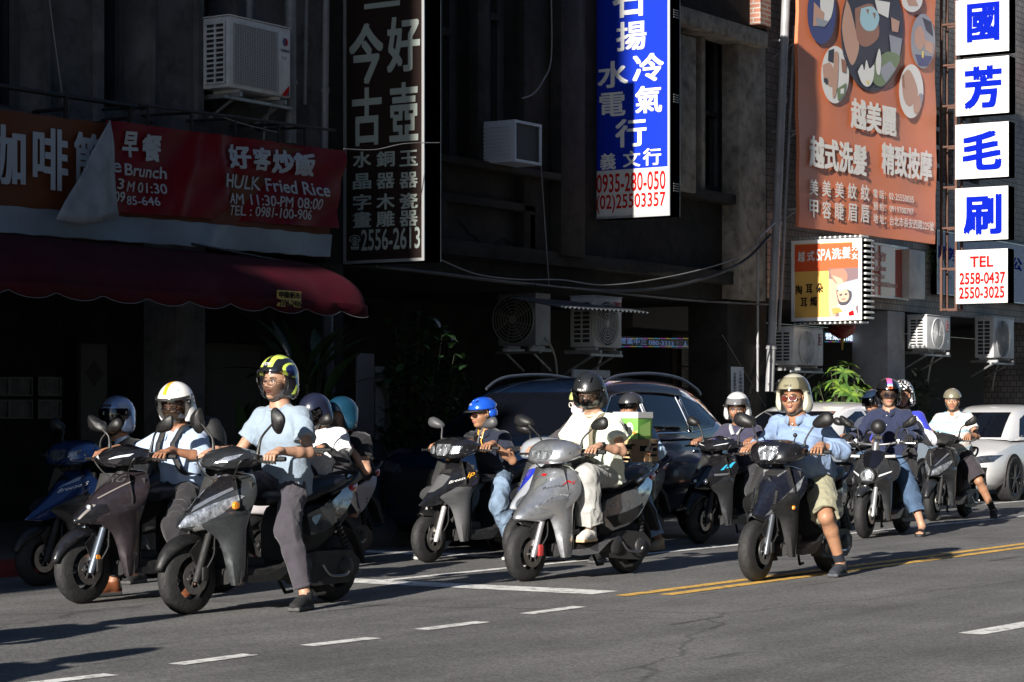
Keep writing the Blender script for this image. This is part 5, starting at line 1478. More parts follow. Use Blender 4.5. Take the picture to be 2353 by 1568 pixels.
# dark railing and sign framing above the banner
m = MB()
a, b = on_y(-60, 188, 13.9), on_y(330, 248, 13.9); m.tube([a, b], .022, 8)
for u in (-10, 152, 300): q = on_y(u, 200 + u*.15, 13.9); m.tube([q, q - Vector((0, 0, .42))], .025, 6); m.tube([q - Vector((0, 0, .10)), Vector((q.x, YF - .01, q.z - .10))], .018, 6)
tag(m.build('railing', mat('black_iron', (.008, .008, .009), .6), None, 50), 'black iron railing in front of the upper windows at left', 'railing')
m = MB()
a, b = on_y(320, 240, 13.7), on_y(770, 300, 13.7); m.tube([a, b], .016, 6)
for u in (340, 440, 540, 640, 700): q = on_y(u, 244 + (u - 320)*.13, 13.7); m.tube([q, q - Vector((0, 0, .5))], .014, 6); m.tube([q, Vector((q.x, YF - .01, q.z + .02))], .014, 6)
a, b = on_y(30, 600, 13.3), on_y(710, 650, 13.3); m.tube([on_y(440, 560, 13.5), on_y(705, 612, 13.5)], .014, 6)
tag(m.build('banner_frame', mat('black_iron', (.008, .008, .009)), None, 50), 'thin black frame the cafe banners are tied to', 'frame')
for k, (u0, v0, u1, v1) in enumerate(((1838, 90, 0, 0), (1838, 300, 0, 0), (1838, 480, 0, 0))):
    a = on_y(u0, v0, 13.9); b = Vector((a.x - .1, 14.29, a.z)); m = MB(); m.tube([a, b], .016, 6); m.tube([a, b - Vector((0, 0, .25))], .012, 6)
    tag(m.build('banner_bracket', PIPE), 'small pale bracket holding the orange banner to the tiled wall', 'bracket', 'brackets of the orange banner')
# corrugated canopy over the fan unit
P = []
a, b = on_y(1283, 700, 13.6), on_y(1482, 713, 13.6)
for i in range(61):
    t = i/60; x = a.x + (b.x - a.x)*t; zz = a.z + (b.z - a.z)*t
    P.append([Vector((x, 13.55, zz - .03 + .016*math.sin(i*2.1))), Vector((x, 14.25, zz + .10 + .016*math.sin(i*2.1)))])
m = MB(); m.grid(P); tag(m.build('canopy', mat('corrugated_plastic', (.07, .08, .09), .5, grime=.4), None, 60), 'short corrugated plastic canopy over the dark-fan air conditioner', 'canopy')
# ------------------------------------------------------------------ things under the arcade
def lit(name, col, e):
    return mat(name, col, .5, emit=e)
def led(label, pl_, u0, v0, u1, v1, txt, cols, e):
    m = MB(); pl_.slab(m, u0, v0, u1, v1, .06); o = m.build('led_display', mat('led_black', (.005, .005, .006), .4), None, 0); tag(o, label, 'display', 'running text displays')
    t = MB(); pl_.text(t, txt, u0 + 3, v0 + 4, u1 - 3, v1 - 4, .004, bold=.02); t.build('lettering', lit(cols[0], cols[1], e), o, 0, fix=False)
    t = MB()
    for vv in (v0 + 1, v1 - 2.5):
        for k in range(12):
            ua = u0 + 2 + (u1 - u0 - 4)*k/12; pl_.quad(t, ua, vv, ua + (u1 - u0 - 4)/12, vv + 1.6, .004, k % 3)
    t.build('border_light', [lit('led_cyan', (.1, .6, .9), e), lit('led_magenta', (.7, .1, .7), e), lit('led_yellow', (.7, .6, .1), e)], o, 0, fix=False)
l1 = Plane((24, 15.6, 0), (1, 0, 0)); led('dim blue running text display above the menu boards', l1, 1420, 776, 1584, 798, '營業中三 080-3333 ：人', ('led_blue_text', (.25, .40, .75)), .10)
l2 = Plane((30, 14.9, 0), (1, 0, 0)); led('bright running text display behind the red lantern', l2, 1893, 764, 1992, 787, '營業時間 10:0', ('led_white_text', (.65, .75, .85)), .7)
# lantern
c = on_y(1935, 752, 14.5); m = MB()
prof = [(.05, -.17)] + [(.05 + .16*math.sin(PI*(i + .5)/13)**.7, -.16 + .32*(i + .5)/13) for i in range(13)] + [(.05, .17)]
m.lathe(prof, c, 'z', 28); lan = m.build('lantern', mat('red_lantern_paper', (.22, .02, .015), .5, noise=.4, nscale=30, bump=.5, bscale=60), None, 60); tag(lan, 'round red paper lantern with gold specks under the salon sign', 'lantern')
rnd = random.Random(2); m = MB()
for k in range(70):
    a = rnd.uniform(0, 2*PI); z = rnd.uniform(-.13, .13); r = .05 + .16*math.sin(PI*((z + .16)/.32))**.7
    m.ball(c + Vector((r*math.cos(a), r*math.sin(a), z)), .010, nu=6, nv=4)
m.build('gold_pattern', mat('gold_foil', (.55, .33, .06), .35, .7), lan)
m = MB(); m.tube([c + Vector((0, 0, .16)), c + Vector((0, 0, .45))], .006, 6); m.tube([c - Vector((0, 0, .16)), c - Vector((0, 0, .34))], [.03, .012], 8); m.build('tassel', mat('yellow_tassel', (.45, .32, .05), .7), lan)
# menu boards
pmn = Plane((25, 17.2, 0), (1, 0, 0))
MENU = mat('menu_paper', (.34, .31, .26), .7)
for k, (u0, v0, u1, v1, wd_) in enumerate(((1568, 790, 1602, 840, 'upper left'), (1612, 782, 1654, 834, ''), (1568, 845, 1602, 890, ''), (1612, 842, 1650, 885, ''))):
    lb = ('narrow cream menu sheet left in the upper row by the display', 'wide cream menu sheet with red heading right in the upper row', 'cream menu sheet left in the lower row under the display', 'cream menu sheet right in the lower row catching a sun patch')[k]
    m = MB(); pmn.slab(m, u0, v0, u1, v1, .02); o = m.build('menu_board', MENU, None, 0); tag(o, lb, 'menu', 'menu sheets on the shop wall')
    t = MB(); t2 = MB(); n = 9
    for r_ in range(n):
        vv = v0 + 5 + (v1 - v0 - 8)*r_/n; pmn.quad(t, u0 + 4, vv, u0 + (u1 - u0)*(.55 + .25*((r_*7) % 3)/2), vv + 1.5, .003)
    t.build('menu_text', mat('menu_ink', (.06, .05, .045), .7), o, 0, fix=False)
    pmn.text(t2, '菜單', u0 + 1, v0 + 1, u0 + 8, v0 + 4, .003); t2.build('lettering', REDT, o, 0, fix=False)
m = MB(); pmn.slab(m, 1556, 770, 1664, 1000, .05); bk = m.build('menu_wall', mat('ochre_panel', (.07, .05, .03), .7), None, 0); bk.location.y += .08; tag(bk, 'ochre wall panel carrying the menu sheets', 'panel')
# paper notice on the granite pillar
pn_ = Plane((26, YF - .105, 0), (1, 0, 0)); m = MB(); pn_.slab(m, 1680, 843, 1709, 908, .004); o = m.build('paper_notice', mat('bluish_paper', (.40, .44, .50), .7), None, 0); tag(o, 'pale paper notice with a handwritten column taped to the granite pillar', 'notice')
t = MB()
for i, ch in enumerate('人手招聘內洽'): pn_.text(t, ch, 1698, 850 + i*8.5, 1705, 857 + i*8.5, .003, bold=.01)
for i, ch in enumerate('洽電營業中請'): pn_.text(t, ch, 1685, 856 + i*8, 1691, 863 + i*8, .003, bold=.01)
t.build('lettering', NAVY, o, 0, fix=False)
# framed pictures and door of the cafe, hardly visible in the shade
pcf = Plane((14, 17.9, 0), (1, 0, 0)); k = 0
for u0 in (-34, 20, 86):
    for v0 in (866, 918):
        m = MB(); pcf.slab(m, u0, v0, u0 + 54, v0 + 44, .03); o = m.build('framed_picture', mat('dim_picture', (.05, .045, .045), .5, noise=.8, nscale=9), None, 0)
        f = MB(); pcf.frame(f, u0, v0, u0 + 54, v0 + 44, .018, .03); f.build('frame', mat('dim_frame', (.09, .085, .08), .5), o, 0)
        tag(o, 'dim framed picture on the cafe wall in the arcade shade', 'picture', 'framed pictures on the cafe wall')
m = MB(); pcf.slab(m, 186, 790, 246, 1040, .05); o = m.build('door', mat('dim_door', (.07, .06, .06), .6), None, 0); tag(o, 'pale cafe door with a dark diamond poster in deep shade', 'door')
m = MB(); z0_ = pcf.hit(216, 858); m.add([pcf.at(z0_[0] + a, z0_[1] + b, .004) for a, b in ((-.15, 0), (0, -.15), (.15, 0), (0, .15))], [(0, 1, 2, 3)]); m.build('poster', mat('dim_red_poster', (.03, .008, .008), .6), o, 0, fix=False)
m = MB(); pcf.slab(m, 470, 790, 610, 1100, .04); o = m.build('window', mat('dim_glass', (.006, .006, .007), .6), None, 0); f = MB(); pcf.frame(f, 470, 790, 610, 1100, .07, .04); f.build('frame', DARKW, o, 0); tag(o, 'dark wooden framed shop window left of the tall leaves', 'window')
# boards leaning by the pillar
for k, (u0, v0, u1, v1, c_, lb) in enumerate(((822, 812, 860, 1005, (.17, .17, .18), 'wide pale board leaning under the awning end'), (866, 842, 884, 1010, (.26, .27, .29), 'narrow white board leaning between the pale boards and the bush'), (886, 850, 896, 1012, (.16, .15, .14), 'thin brownish board at the right of the leaning stack'), (832, 1000, 894, 1225, (.05, .09, .13), 'dark blue panel standing below the leaning boards'))):
    pk = Plane((18, 13.9 + .03*k, 0), (1, 0, 0)); m = MB(); pk.slab(m, u0, v0, u1, v1, .025); tag(m.build('leaning_board', mat('board_%d' % k, c_, .6, noise=.15, nscale=3, grime=.3), None, 0), lb, 'board', 'boards leaning by the arcade pillar')
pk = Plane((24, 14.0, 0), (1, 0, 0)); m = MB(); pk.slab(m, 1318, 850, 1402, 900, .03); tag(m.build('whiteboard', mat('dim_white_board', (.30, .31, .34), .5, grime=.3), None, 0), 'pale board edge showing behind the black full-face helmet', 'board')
# ------------------------------------------------------------------ plants
def leafmat(name, col): 
    m_ = mat(name, col, .38, noise=.35, nscale=6, spec=.5); b_ = m_.node_tree.nodes['Principled BSDF']
    b_.inputs['Subsurface Weight'].default_value = .0
    return m_
LEAFD = [leafmat('leaf_dark_%d' % i, c) for i, c in enumerate(((.018, .045, .014), (.028, .060, .018), (.012, .032, .012)))]
LEAFL = [leafmat('leaf_light_%d' % i, c) for i, c in enumerate(((.09, .17, .025), (.13, .21, .03), (.05, .11, .02)))]
def leaf(mb, p, d, L_, w, mid=0, droop=.3, up=(0, 0, 1), n=5):
    d = Vector(d).normalized(); u = Vector(up); s = d.cross(u); s = s.normalized() if s.length > 1e-3 else Vector((1, 0, 0)); nn = s.cross(d)
    P = []
    for i in range(n + 1):
        t = i/n; c = Vector(p) + d*(L_*t) + nn*(L_*(.18*t - droop*t*t)); ww = w*math.sin(PI*min(.98, .06 + t*.94))**.8*(1 - .25*t)
        P.append([c - s*ww + nn*ww*.25, c, c + s*ww + nn*ww*.25])
    mb.grid(P, mid)
def plant(name, label, base, stems, mats_, group=None, pot=None, stemr=.008):
    o = empty(name, base, 0, label, 'plant', group); f = MB(); s = MB()
    for kind, pts, spec in stems:
        s.tube(pts, [stemr*(1.3 - i/len(pts)*.8) for i in range(len(pts))], 6)
        for lf in spec: leaf(f, *lf)
    f.build('foliage', mats_, o, 180, fix=False); s.build('stem', mat('plant_stem', (.05, .05, .025), .7), o)
    if pot:
        m = MB(); m.lathe([(0, 0), (pot*.7, 0), (pot, pot*1.5), (pot*1.08, pot*1.5), (pot*1.08, pot*1.65), (pot*.9, pot*1.65), (pot*.88, pot*1.5), (0, pot*1.45)], (0, 0, 0), 'z', 24); m.build('pot', mat('clay_pot', (.12, .06, .04), .8), o)
    return o
def big_leaf_plant(label, base, h, n, seed, mats_, sp=.5, L=(.4, .8), w=.06):
    rn = random.Random(seed); st = []
    for k in range(n):
        a = rn.uniform(0, 2*PI); t = rn.uniform(.25, 1); top = Vector((math.cos(a)*sp*.35*t, math.sin(a)*sp*.3*t, h*rn.uniform(.35, .95)))
        pts = [Vector((0, 0, .2)), top*.5 + Vector((0, 0, .1)), top]; ls = []
        for j in range(2):
            b = a + rn.uniform(-1.2, 1.2); ls.append((top, (math.cos(b)*.7, math.sin(b)*.7, rn.uniform(.3, 1.3)), rn.uniform(*L), w*rn.uniform(.8, 1.3), rn.randrange(len(mats_)), rn.uniform(.1, .6), (0, 0, 1), 7))
        st.append((0, pts, ls))
    return plant('banana_plant', label, base, st, mats_, 'plants in front of the shops', .18)
def bush(name, label, base, size, n, seed, mats_, L=(.08, .16), w=.03, palm=False, z0=.3, pot=.2):
    rn = random.Random(seed); st = []
    for k in range(n):
        while True:
            q = Vector((rn.uniform(-1, 1), rn.uniform(-1, 1), rn.uniform(-1, 1)))
            if .25 < q.length < 1 and rn.random() > .15*(1 + math.sin(q.x*5 + q.z*4)): break
        top = Vector((q.x*size[0], q.y*size[1], z0 + (q.z*.5 + .5)*size[2])); ls = []
        if palm:
            nn = rn.choice((6, 7, 8)); ax = Vector((q.x, q.y, .8)).normalized(); e1 = ax.orthogonal().normalized(); e2 = ax.cross(e1)
            for j in range(nn):
                b = 2*PI*j/nn + rn.uniform(-.15, .15); ls.append((top, e1*math.cos(b) + e2*math.sin(b) + ax*.15, rn.uniform(*L), w*rn.uniform(.8, 1.2), rn.randrange(len(mats_)), rn.uniform(.3, .7), ax, 4))
        else:
            for j in range(7):
                b = rn.uniform(0, 2*PI); pz = top + Vector((rn.uniform(-.08, .08), rn.uniform(-.08, .08), rn.uniform(-.08, .08)))
                ls.append((pz, (math.cos(b), math.sin(b), rn.uniform(-.5, .8)), rn.uniform(*L), w*rn.uniform(.7, 1.2), rn.randrange(len(mats_)), rn.uniform(.1, .5), (0, 0, 1), 3))
        pts = [Vector((0, 0, z0*.6)), Vector((top.x*.5, top.y*.5, z0*.5 + top.z*.4)), top]
        st.append((0, pts, ls))
    return plant(name, label, base, st, mats_, 'plants in front of the shops', pot, .005)
c = on_y(705, 960, 13.7); big_leaf_plant('tall banana-like plant with long upright leaves behind the lone neon-helmet rider', (c.x, 13.7, .13), 1.75, 22, 5, LEAFD, .9, (.4, .75), .06)
c = on_y(545, 960, 13.6); big_leaf_plant('low plant with spiky broad leaves behind the front riders', (c.x, 13.6, .13), 1.1, 12, 8, LEAFD, .8, (.4, .7), .05)
c = on_y(955, 900, 13.8); bush('rubber_plant', 'big dark bushy plant with glossy leaves by the leaning boards', (c.x, 13.75, .13), (.62, .45, 1.9), 170, 3, LEAFD, (.10, .22), .045)
c = on_y(1010, 1000, 13.6); bush('shrub', 'low dark small-leaved shrub behind the blue-helmet rider', (c.x, 13.5, .13), (.45, .35, 1.0), 110, 13, LEAFD, (.05, .10), .02)
c = on_y(1262, 900, 13.8); bush('shrub', 'dark leafy shrub below the side-on air conditioner', (c.x, 13.7, .13), (.5, .4, 1.25), 120, 6, LEAFD, (.06, .12), .025)
c = on_y(1888, 900, 13.6); bush('umbrella_plant', 'sunlit bright green umbrella plant behind the blue polo rider', (c.x, 13.3, 0.0), (.52, .42, 1.05), 60, 9, LEAFL, (.13, .2), .032, True, .95, .2)
c = on_y(2110, 900, 13.9); bush('hanging_plant', 'dark trailing plant hanging below the sunny air conditioner', (c.x, 13.95, .13), (.35, .25, 1.3), 70, 19, LEAFD, (.08, .2), .022, False, .6, .16)
rn = random.Random(4)
for cc in (on_y(2137, 585, 14.0), on_y(2166, 590, 13.9)):
    f = MB()
    for k in range(18):
        a = rn.uniform(0, 2*PI); d = Vector((math.cos(a)*.6, math.sin(a)*.5, rn.uniform(-.6, .8)))
        for j in range(6):
            q = cc + d*(.05*j) + Vector((0, 0, -.012*j*j*.6)); leaf(f, q, d + Vector((rn.uniform(-.6, .6), rn.uniform(-.6, .6), -.2)), .07, .007, rn.randrange(3), .3, (0, 0, 1), 2)
    tag(f.build('fern', LEAFL, None, 180, fix=False), 'small sunlit fern tuft growing from the rusty frame beside the TEL sign', 'plant', 'fern tufts by the TEL sign')
# ------------------------------------------------------------------ cars
def car_paint(name, col, metal=.3, rough=.28): return mat(name, col, rough, metal, coat=1.0)
def car_wheel(o, x, s, w, r, rimm):
    rr = r*.70; y = s*w
    m = MB(); m.lathe([(rr, -.10), (rr + .02, -.11), (r - .015, -.11), (r, -.085), (r, .085), (r - .015, .11), (rr + .02, .11), (rr, .10)], (x, y, r), n=40); t = m.build('wheel', RUB, o, 40)
    m = MB(); yo = y + s*.085
    m.lathe([(rr, yo - y + s*.01), (rr - .02, yo - y), (rr - .025, yo - y - s*.06), (rr, yo - y - s*.15)], (x, y, r), n=40)
    for k in range(5):
        for dd in (-.16, .16):
            a = 2*PI*k/5 + .3; b = a + dd
            m.tube([(x + .04*math.cos(a), yo, r + .04*math.sin(a)), (x + (rr - .01)*math.cos(b), yo + s*.004, r + (rr - .01)*math.sin(b))], [.026, .018], 6, flat=.6)
    m.lathe([(0, yo - y + s*.012), (.055, yo - y + s*.008), (.06, yo - y - s*.03)], (x, y, r), n=20)
    m.build('rim', rimm, t, 40)
    m = MB(); m.lathe([(0, yo - y - s*.07), (rr - .02, yo - y - s*.07)], (x, y, r), n=24); m.build('brake_disc', mat('brake_shadow', (.03, .03, .03), .6, .5), t, 0)
def make_car(label, loc, rz, body, lower, house, wins, W, glass, trim, wheel_x, wr_, rimm, rails=None, group='cars behind the scooters'):
    o = empty('car', loc, rz, label, 'car', group)
    def ring(x, w, zb, zt, cr):
        half = [(0, zb), (w*.80, zb), (w*.96, zb + .10), (w*1.0, zb + (zt - zb)*.45), (w*.985, zb + (zt - zb)*.72), (w*.94, zt - .045), (w*.80, zt), (w*.4, zt + cr*.8), (0, zt + cr)]
        return [Vector((x, y, z)) for y, z in half] + [Vector((x, -y, z)) for y, z in half[-2:0:-1]]
    m = MB(); st = []
    L_ = smooth_line([Vector((x, w, zb)) for x, w, zb, zt, cr in lower], 3); L2 = smooth_line([Vector((zt, cr, 0)) for x, w, zb, zt, cr in lower], 3)
    m.loft([ring(a.x, a.y, a.z, b.x, b.y) for a, b in zip(L_, L2)])
    bo = m.build('body', body, o, 50)
    m = MB()
    L_ = smooth_line([Vector((x, wb, wt)) for x, wb, wt, zb, zt in house], 4); L2 = smooth_line([Vector((zb, zt, 0)) for x, wb, wt, zb, zt in house], 4)
    def hring(x, wb, wt, zb, zt):
        h_ = zt - zb
        half = [(wb, zb), (wb - .01, zb + h_*.25), (wb + (wt - wb)*.55, zb + h_*.6), (wt, zt - h_*.12), (wt - .07, zt - h_*.03), (wt*.5, zt + .012), (0, zt + .02)]
        return [Vector((x, y, z)) for y, z in half] + [Vector((x, -y, z)) for y, z in half[-2::-1]]
    m.grid([hring(a.x, a.y, a.z, b.x, b.y) for a, b in zip(L_, L2)])
    ho = m.build('cabin', body, o, 50)
    bv = bvh_of(ho); bb = bvh_of(bo)
    for poly in wins:
        for s in (1, -1):
            q = MB(); decal_poly(q, bv, [(-x, z) for x, z in poly], (0, s*2.5, 0), (-1, 0, 0), (0, 0, 1), (0, -s, 0), .006, 0, 3)
            wo_ = q.build('side_window', glass, ho, 60)
            if trim and wo_:
                q = MB(); pp = []
                for (x0_, z0_), (x1_, z1_) in zip(poly, poly[1:] + poly[:1]):
                    for k in range(6):
                        t = k/6; hit = bv.ray_cast(Vector((x0_ + (x1_ - x0_)*t, s*2.5, z0_ + (z1_ - z0_)*t)), Vector((0, -s, 0)))
                        if hit[0]: pp.append(hit[0] + Vector((0, s*.007, 0)))
                q.tube(pp + pp[:1], .009, 6); q.build('window_trim', trim, wo_)
    for x in wheel_x:
        for s in (1, -1):
            q = MB(); n = 24
            q.add([(x + (wr_ + .045)*math.cos(PI*i/n - .05), s*(W + .004 - (.012 if abs(x) > 1.5 else 0)), wr_ + (wr_ + .045)*math.sin(PI*i/n)) for i in range(n + 1)] + [(x - wr_ - .045, s*W*.985, .22), (x + wr_ + .045, s*W*.985, .22)], [tuple(range(n + 3))])
            q.build('wheel_arch', mat('arch_black', (.008, .008, .008), .8), o, 0)
            car_wheel(o, x, s, W - .085, wr_, rimm)
    return o, bo, ho, bb, bv
TINT = mat('tinted_glass', (.004, .005, .008), .03, spec=.55)
CHRM = mat('chrome_trim', (.7, .7, .72), .15, 1.0)
suv_lower = [(2.34, .62, .30, .62, 0), (2.28, .80, .24, .80, .01), (2.05, .90, .22, .95, .03), (1.6, .93, .22, 1.02, .04), (1.1, .935, .22, 1.06, .03), (0, .94, .22, 1.05, 0), (-1.2, .94, .22, 1.06, 0), (-1.9, .93, .24, 1.06, 0), (-2.22, .88, .28, 1.05, 0), (-2.34, .78, .34, .98, 0)]
suv_house = [(1.35, .84, .80, 1.03, 1.06), (.75, .87, .72, 1.03, 1.42), (.40, .88, .70, 1.03, 1.57), (-.1, .89, .70, 1.03, 1.64), (-.8, .89, .69, 1.03, 1.645), (-1.4, .88, .67, 1.04, 1.59), (-1.85, .86, .64, 1.05, 1.45), (-2.15, .83, .62, 1.04, 1.22), (-2.30, .80, .60, 1.0, 1.06)]
suv_w = [[(.92, 1.08), (-.12, 1.09), (-.10, 1.53), (.10, 1.53), (.40, 1.46)], [(-.20, 1.09), (-1.02, 1.10), (-.98, 1.515), (-.18, 1.53)], [(-1.09, 1.10), (-1.62, 1.14), (-1.80, 1.21), (-1.55, 1.40), (-1.08, 1.505)]]
suv_lower = [(q[0]*.94,) + q[1:] for q in suv_lower]
suv_house = [(q[0]*.94,) + q[1:] for q in suv_house]
suv_w = [[(x*.94, z) for x, z in w] for w in suv_w]
SUVX = 20.05
suvo, sb, sh_, sbb, sbv = make_car('dark blue black sport utility car with roof rails behind the scooters', (SUVX, 12.30, 0), PI, car_paint('deep_blue_black_paint', (.006, .015, .040), .3, .16), suv_lower, suv_house, suv_w, .94, TINT, CHRM, (1.34, -1.28), .36, ALU)
for s in (1, -1):
    m = MB(); m.tube(smooth_line([(.50, s*.66, 1.545), (.30, s*.665, 1.63), (.02, s*.665, 1.68), (-.6, s*.66, 1.705), (-1.2, s*.65, 1.665), (-1.6, s*.63, 1.56), (-1.72, s*.62, 1.50)], 5), .013, 8, flat=1.3); m.build('roof_rail', mat('rail_satin', (.10, .11, .13), .35, .6), sh_)
    m = MB(); m.box((-.35, s*.945, .88), (-.16, s*.975, .915), bev=.012); m.box((-1.30, s*.945, .90), (-1.12, s*.975, .935), bev=.012); m.build('door_handle', CHRM, sb)
    m = MB(); m.ball((.72, s*1.03, 1.12), (.07, .12, .08)); m.tube([(.70, s*.9, 1.06), (.72, s*1.0, 1.09)], .025, 8); m.build('mirror', BLK, sb)
    m = MB(); decal_poly(m, sbb, [(s*.50, .72), (s*.80, .74), (s*.84, .86), (s*.56, .80)], (4, 0, 0), (0, 1, 0), (0, 0, 1), (-1, 0, 0), .006); m.build('headlight', LAMPD, sb)
m = MB(); decal_poly(m, sbb, [(-.80, .30), (.80, .30), (.80, .70), (.48, .76), (-.48, .76), (-.80, .70)], (4, 0, 0), (0, 1, 0), (0, 0, 1), (-1, 0, 0), .005); m.build('grille', BLK, sb)
m = MB(); m.box((2.19, -.12, .36), (2.235, .26, .52), bev=.006); lp = m.build('licence_plate', mat('plate_white', (.55, .58, .62), .5), sb)
t = MB(); put_text(t, '9999-6', lambda a, b: Vector((2.238, a, b)), -.10, .385, .24, .49, 0, .03, 0, Vector((1, 0, 0))); t.build('lettering', BLKT, lp, 0, fix=False)
m = MB(); decal_poly(m, sbv, [(-.66, 1.08), (.66, 1.08), (.58, 1.5), (-.58, 1.5)], (4, 0, 0), (0, 1, 0), (0, 0, 1), (-1, 0, 0), .006, 0, 4); m.build('windscreen', TINT, sh_)
for s in (1, -1):
    m = MB(); m.box((-2.19, s*.55, .86), (-2.06, s*.84, 1.02), bev=.02); m.build('tail_light', REDL, sb)
m = MB(); P_ = []
for x, z in ((.80, 1.40), (.42, 1.555), (.0, 1.585), (-.7, 1.575), (-1.05, 1.55)):
    h = sbv.ray_cast(Vector((x, 2.5, z - .05)), Vector((0, -1, 0)))[0]
    P_.append([h + Vector((0, .012, .05)), h + Vector((0, .05, -.01)), h + Vector((0, .045, -.03))])
m.grid(P_); m.build('rain_guard', mat('smoke_plastic', (.015, .013, .02), .1), sh_, 60)
sed_lower = [(2.36, .55, .32, .52, 0), (2.30, .76, .22, .66, .02), (2.08, .86, .18, .74, .03), (1.7, .91, .18, .82, .05), (1.2, .92, .18, .90, .05), (0, .92, .18, .93, 0), (-1.2, .92, .18, .95, 0), (-1.9, .90, .2, .95, .02), (-2.25, .82, .26, .92, .02), (-2.36, .7, .34, .85, 0)]
sed_house = [(1.30, .80, .74, .90, .92), (.85, .83, .66, .91, 1.16), (.35, .85, .60, .91, 1.37), (-.2, .86, .59, .92, 1.44), (-.8, .86, .58, .93, 1.43), (-1.3, .84, .58, .94, 1.30), (-1.8, .80, .58, .94, 1.08), (-2.05, .76, .58, .93, .96)]
sed_w = [[(.95, .96), (-.05, .97), (-.05, 1.33), (.12, 1.33), (.5, 1.23)], [(-.13, .97), (-.95, .98), (-1.0, 1.28), (-.13, 1.34)]]
WPNT = mat('white_car_paint', (.60, .60, .60), .3, 0, coat=1.0)
def sedan(label, loc, rz):
    o, bo, ho, bb, bv = make_car(label, loc, rz, WPNT, sed_lower, sed_house, sed_w, .92, TINT, None, (1.42, -1.38), .335, mat('dark_alloy', (.12, .12, .125), .35, .8))
    V = dict(org=(4, 0, 0), ua=(0, 1, 0), ub=(0, 0, 1), d=(-1, 0, 0))
    m = MB(); decal_poly(m, bv, [(-.64, .95), (.64, .95), (.50, 1.33), (-.50, 1.33)], off=.006, cuts=4, **V); m.build('windscreen', TINT, ho)
    for s in (1, -1):
        m = MB(); decal_poly(m, bb, [(s*.44, .615), (s*.62, .56), (s*.84, .60), (s*.87, .70), (s*.70, .685)], off=.006, **V); m.build('headlight', LAMPD, bo)
        m = MB(); decal_poly(m, bb, [(s*.56, .54), (s*.80, .52), (s*.78, .27), (s*.60, .26)], off=.006, **V); m.build('air_intake', BLK, bo)
        m = MB(); m.ball((.72, s*1.0, 1.0), (.07, .11, .07)); m.build('mirror', WPNT, bo)
    m = MB(); decal_poly(m, bb, [(-.38, .34), (.38, .34), (.30, .60), (-.30, .60)], off=.005, **V); m.build('grille', BLK, bo)
    return o
sedan('white saloon car with dark star wheels at the right edge', (34.35, 13.28, 0), PI)
sedan('white car mostly hidden behind the dark blue helmet rider', (27.4, 13.0, 0), PI)
# ------------------------------------------------------------------ riders
def skin_mat(name, col):
    m = mat(name, col, .48, noise=.10, nscale=40, bump=.12, bscale=350, spec=.4)
    m.node_tree.nodes['Principled BSDF'].inputs['Subsurface Weight'].default_value = .08
    m.node_tree.nodes['Principled BSDF'].inputs['Subsurface Radius'].default_value = (.012, .004, .002)
    return m
SKINS = [skin_mat('skin_light', (.39, .22, .145)), skin_mat('skin_tan', (.33, .17, .10)), skin_mat('skin_brown', (.26, .125, .072))]
LIPS = mat('lips', (.33, .12, .10), .4)
HAIR = mat('dark_hair', (.012, .010, .009), .45, bump=.6, bscale=300)
HAIRG = mat('grey_hair', (.10, .095, .09), .5, bump=.6, bscale=300)
EYEW = mat('eye_white', (.55, .52, .49), .25)
EYED = mat('iris', (.012, .008, .006), .12)
def cloth(name, col, noise=.10, sheen=.15, bump=.6):
    return mat(name, col, .88, noise=noise, nscale=14, bump=bump, bscale=26, spec=.2, sheen=sheen)

def ik(a, t, L1, L2, hint):
    a, t, hint = Vector(a), Vector(t), Vector(hint)
    d = t - a; D = d.length
    if D > (L1 + L2)*.995:
        return a + d*(L1/(L1 + L2))
    u = d.normalized(); x = (L1*L1 - L2*L2 + D*D)/(2*D); h = math.sqrt(max(0, L1*L1 - x*x))
    n = hint - u*hint.dot(u); n.normalize()
    return a + u*x + n*h

def cut_cone(F, a, b, ra, rb, k, end_n=None, end_p=None, sq=None, band=.022):
    """limb of cloth cut off square at its end"""
    a, b = np.array(a, float), np.array(b, float); ab = b - a; L2 = float(ab @ ab); Ln = math.sqrt(L2)
    n = ab/Ln if end_n is None else np.array(end_n, float)/np.linalg.norm(end_n)
    p = b if end_p is None else np.array(end_p, float)
    def f(P):
        q = P - a; t = np.clip(q @ ab/L2, 0, 1.2)
        d = np.sqrt(((q - t[:, None]*ab)**2).sum(1)) - (ra + t*(rb - ra))
        e = -((P - p) @ n)
        d = d - .0022*(e < band) + .0030*np.exp(-((e - band)/.004)**2)
        return np.maximum(d, -e)
    F.ops.append(('u', f, (a+b)/2, Ln/2 + max(ra, rb)*1.1, k))

def folds(seed, amp, fr=16.0):
    """creases: sharp crests on a warped, stretched noise, gathered in patches"""
    rs = np.random.RandomState(seed); q, _ = np.linalg.qr(rs.normal(size=(3, 3))*.35 + np.eye(3))
    def f(P):
        Q = (P @ q)*np.array([1.0, 1.0, .5]) + np.stack([snoise(P, 7, seed), snoise(P, 7, seed+1), snoise(P, 7, seed+2)], 1)*.045
        a = np.abs(snoise(Q, fr, seed+3)); w = np.clip(snoise(P, 6, seed+5)*.9 + .6, 0.1, 1)
        return -amp*w*((1 - np.clip(a*1.5, 0, 1))**1.7 - .35)
    return f

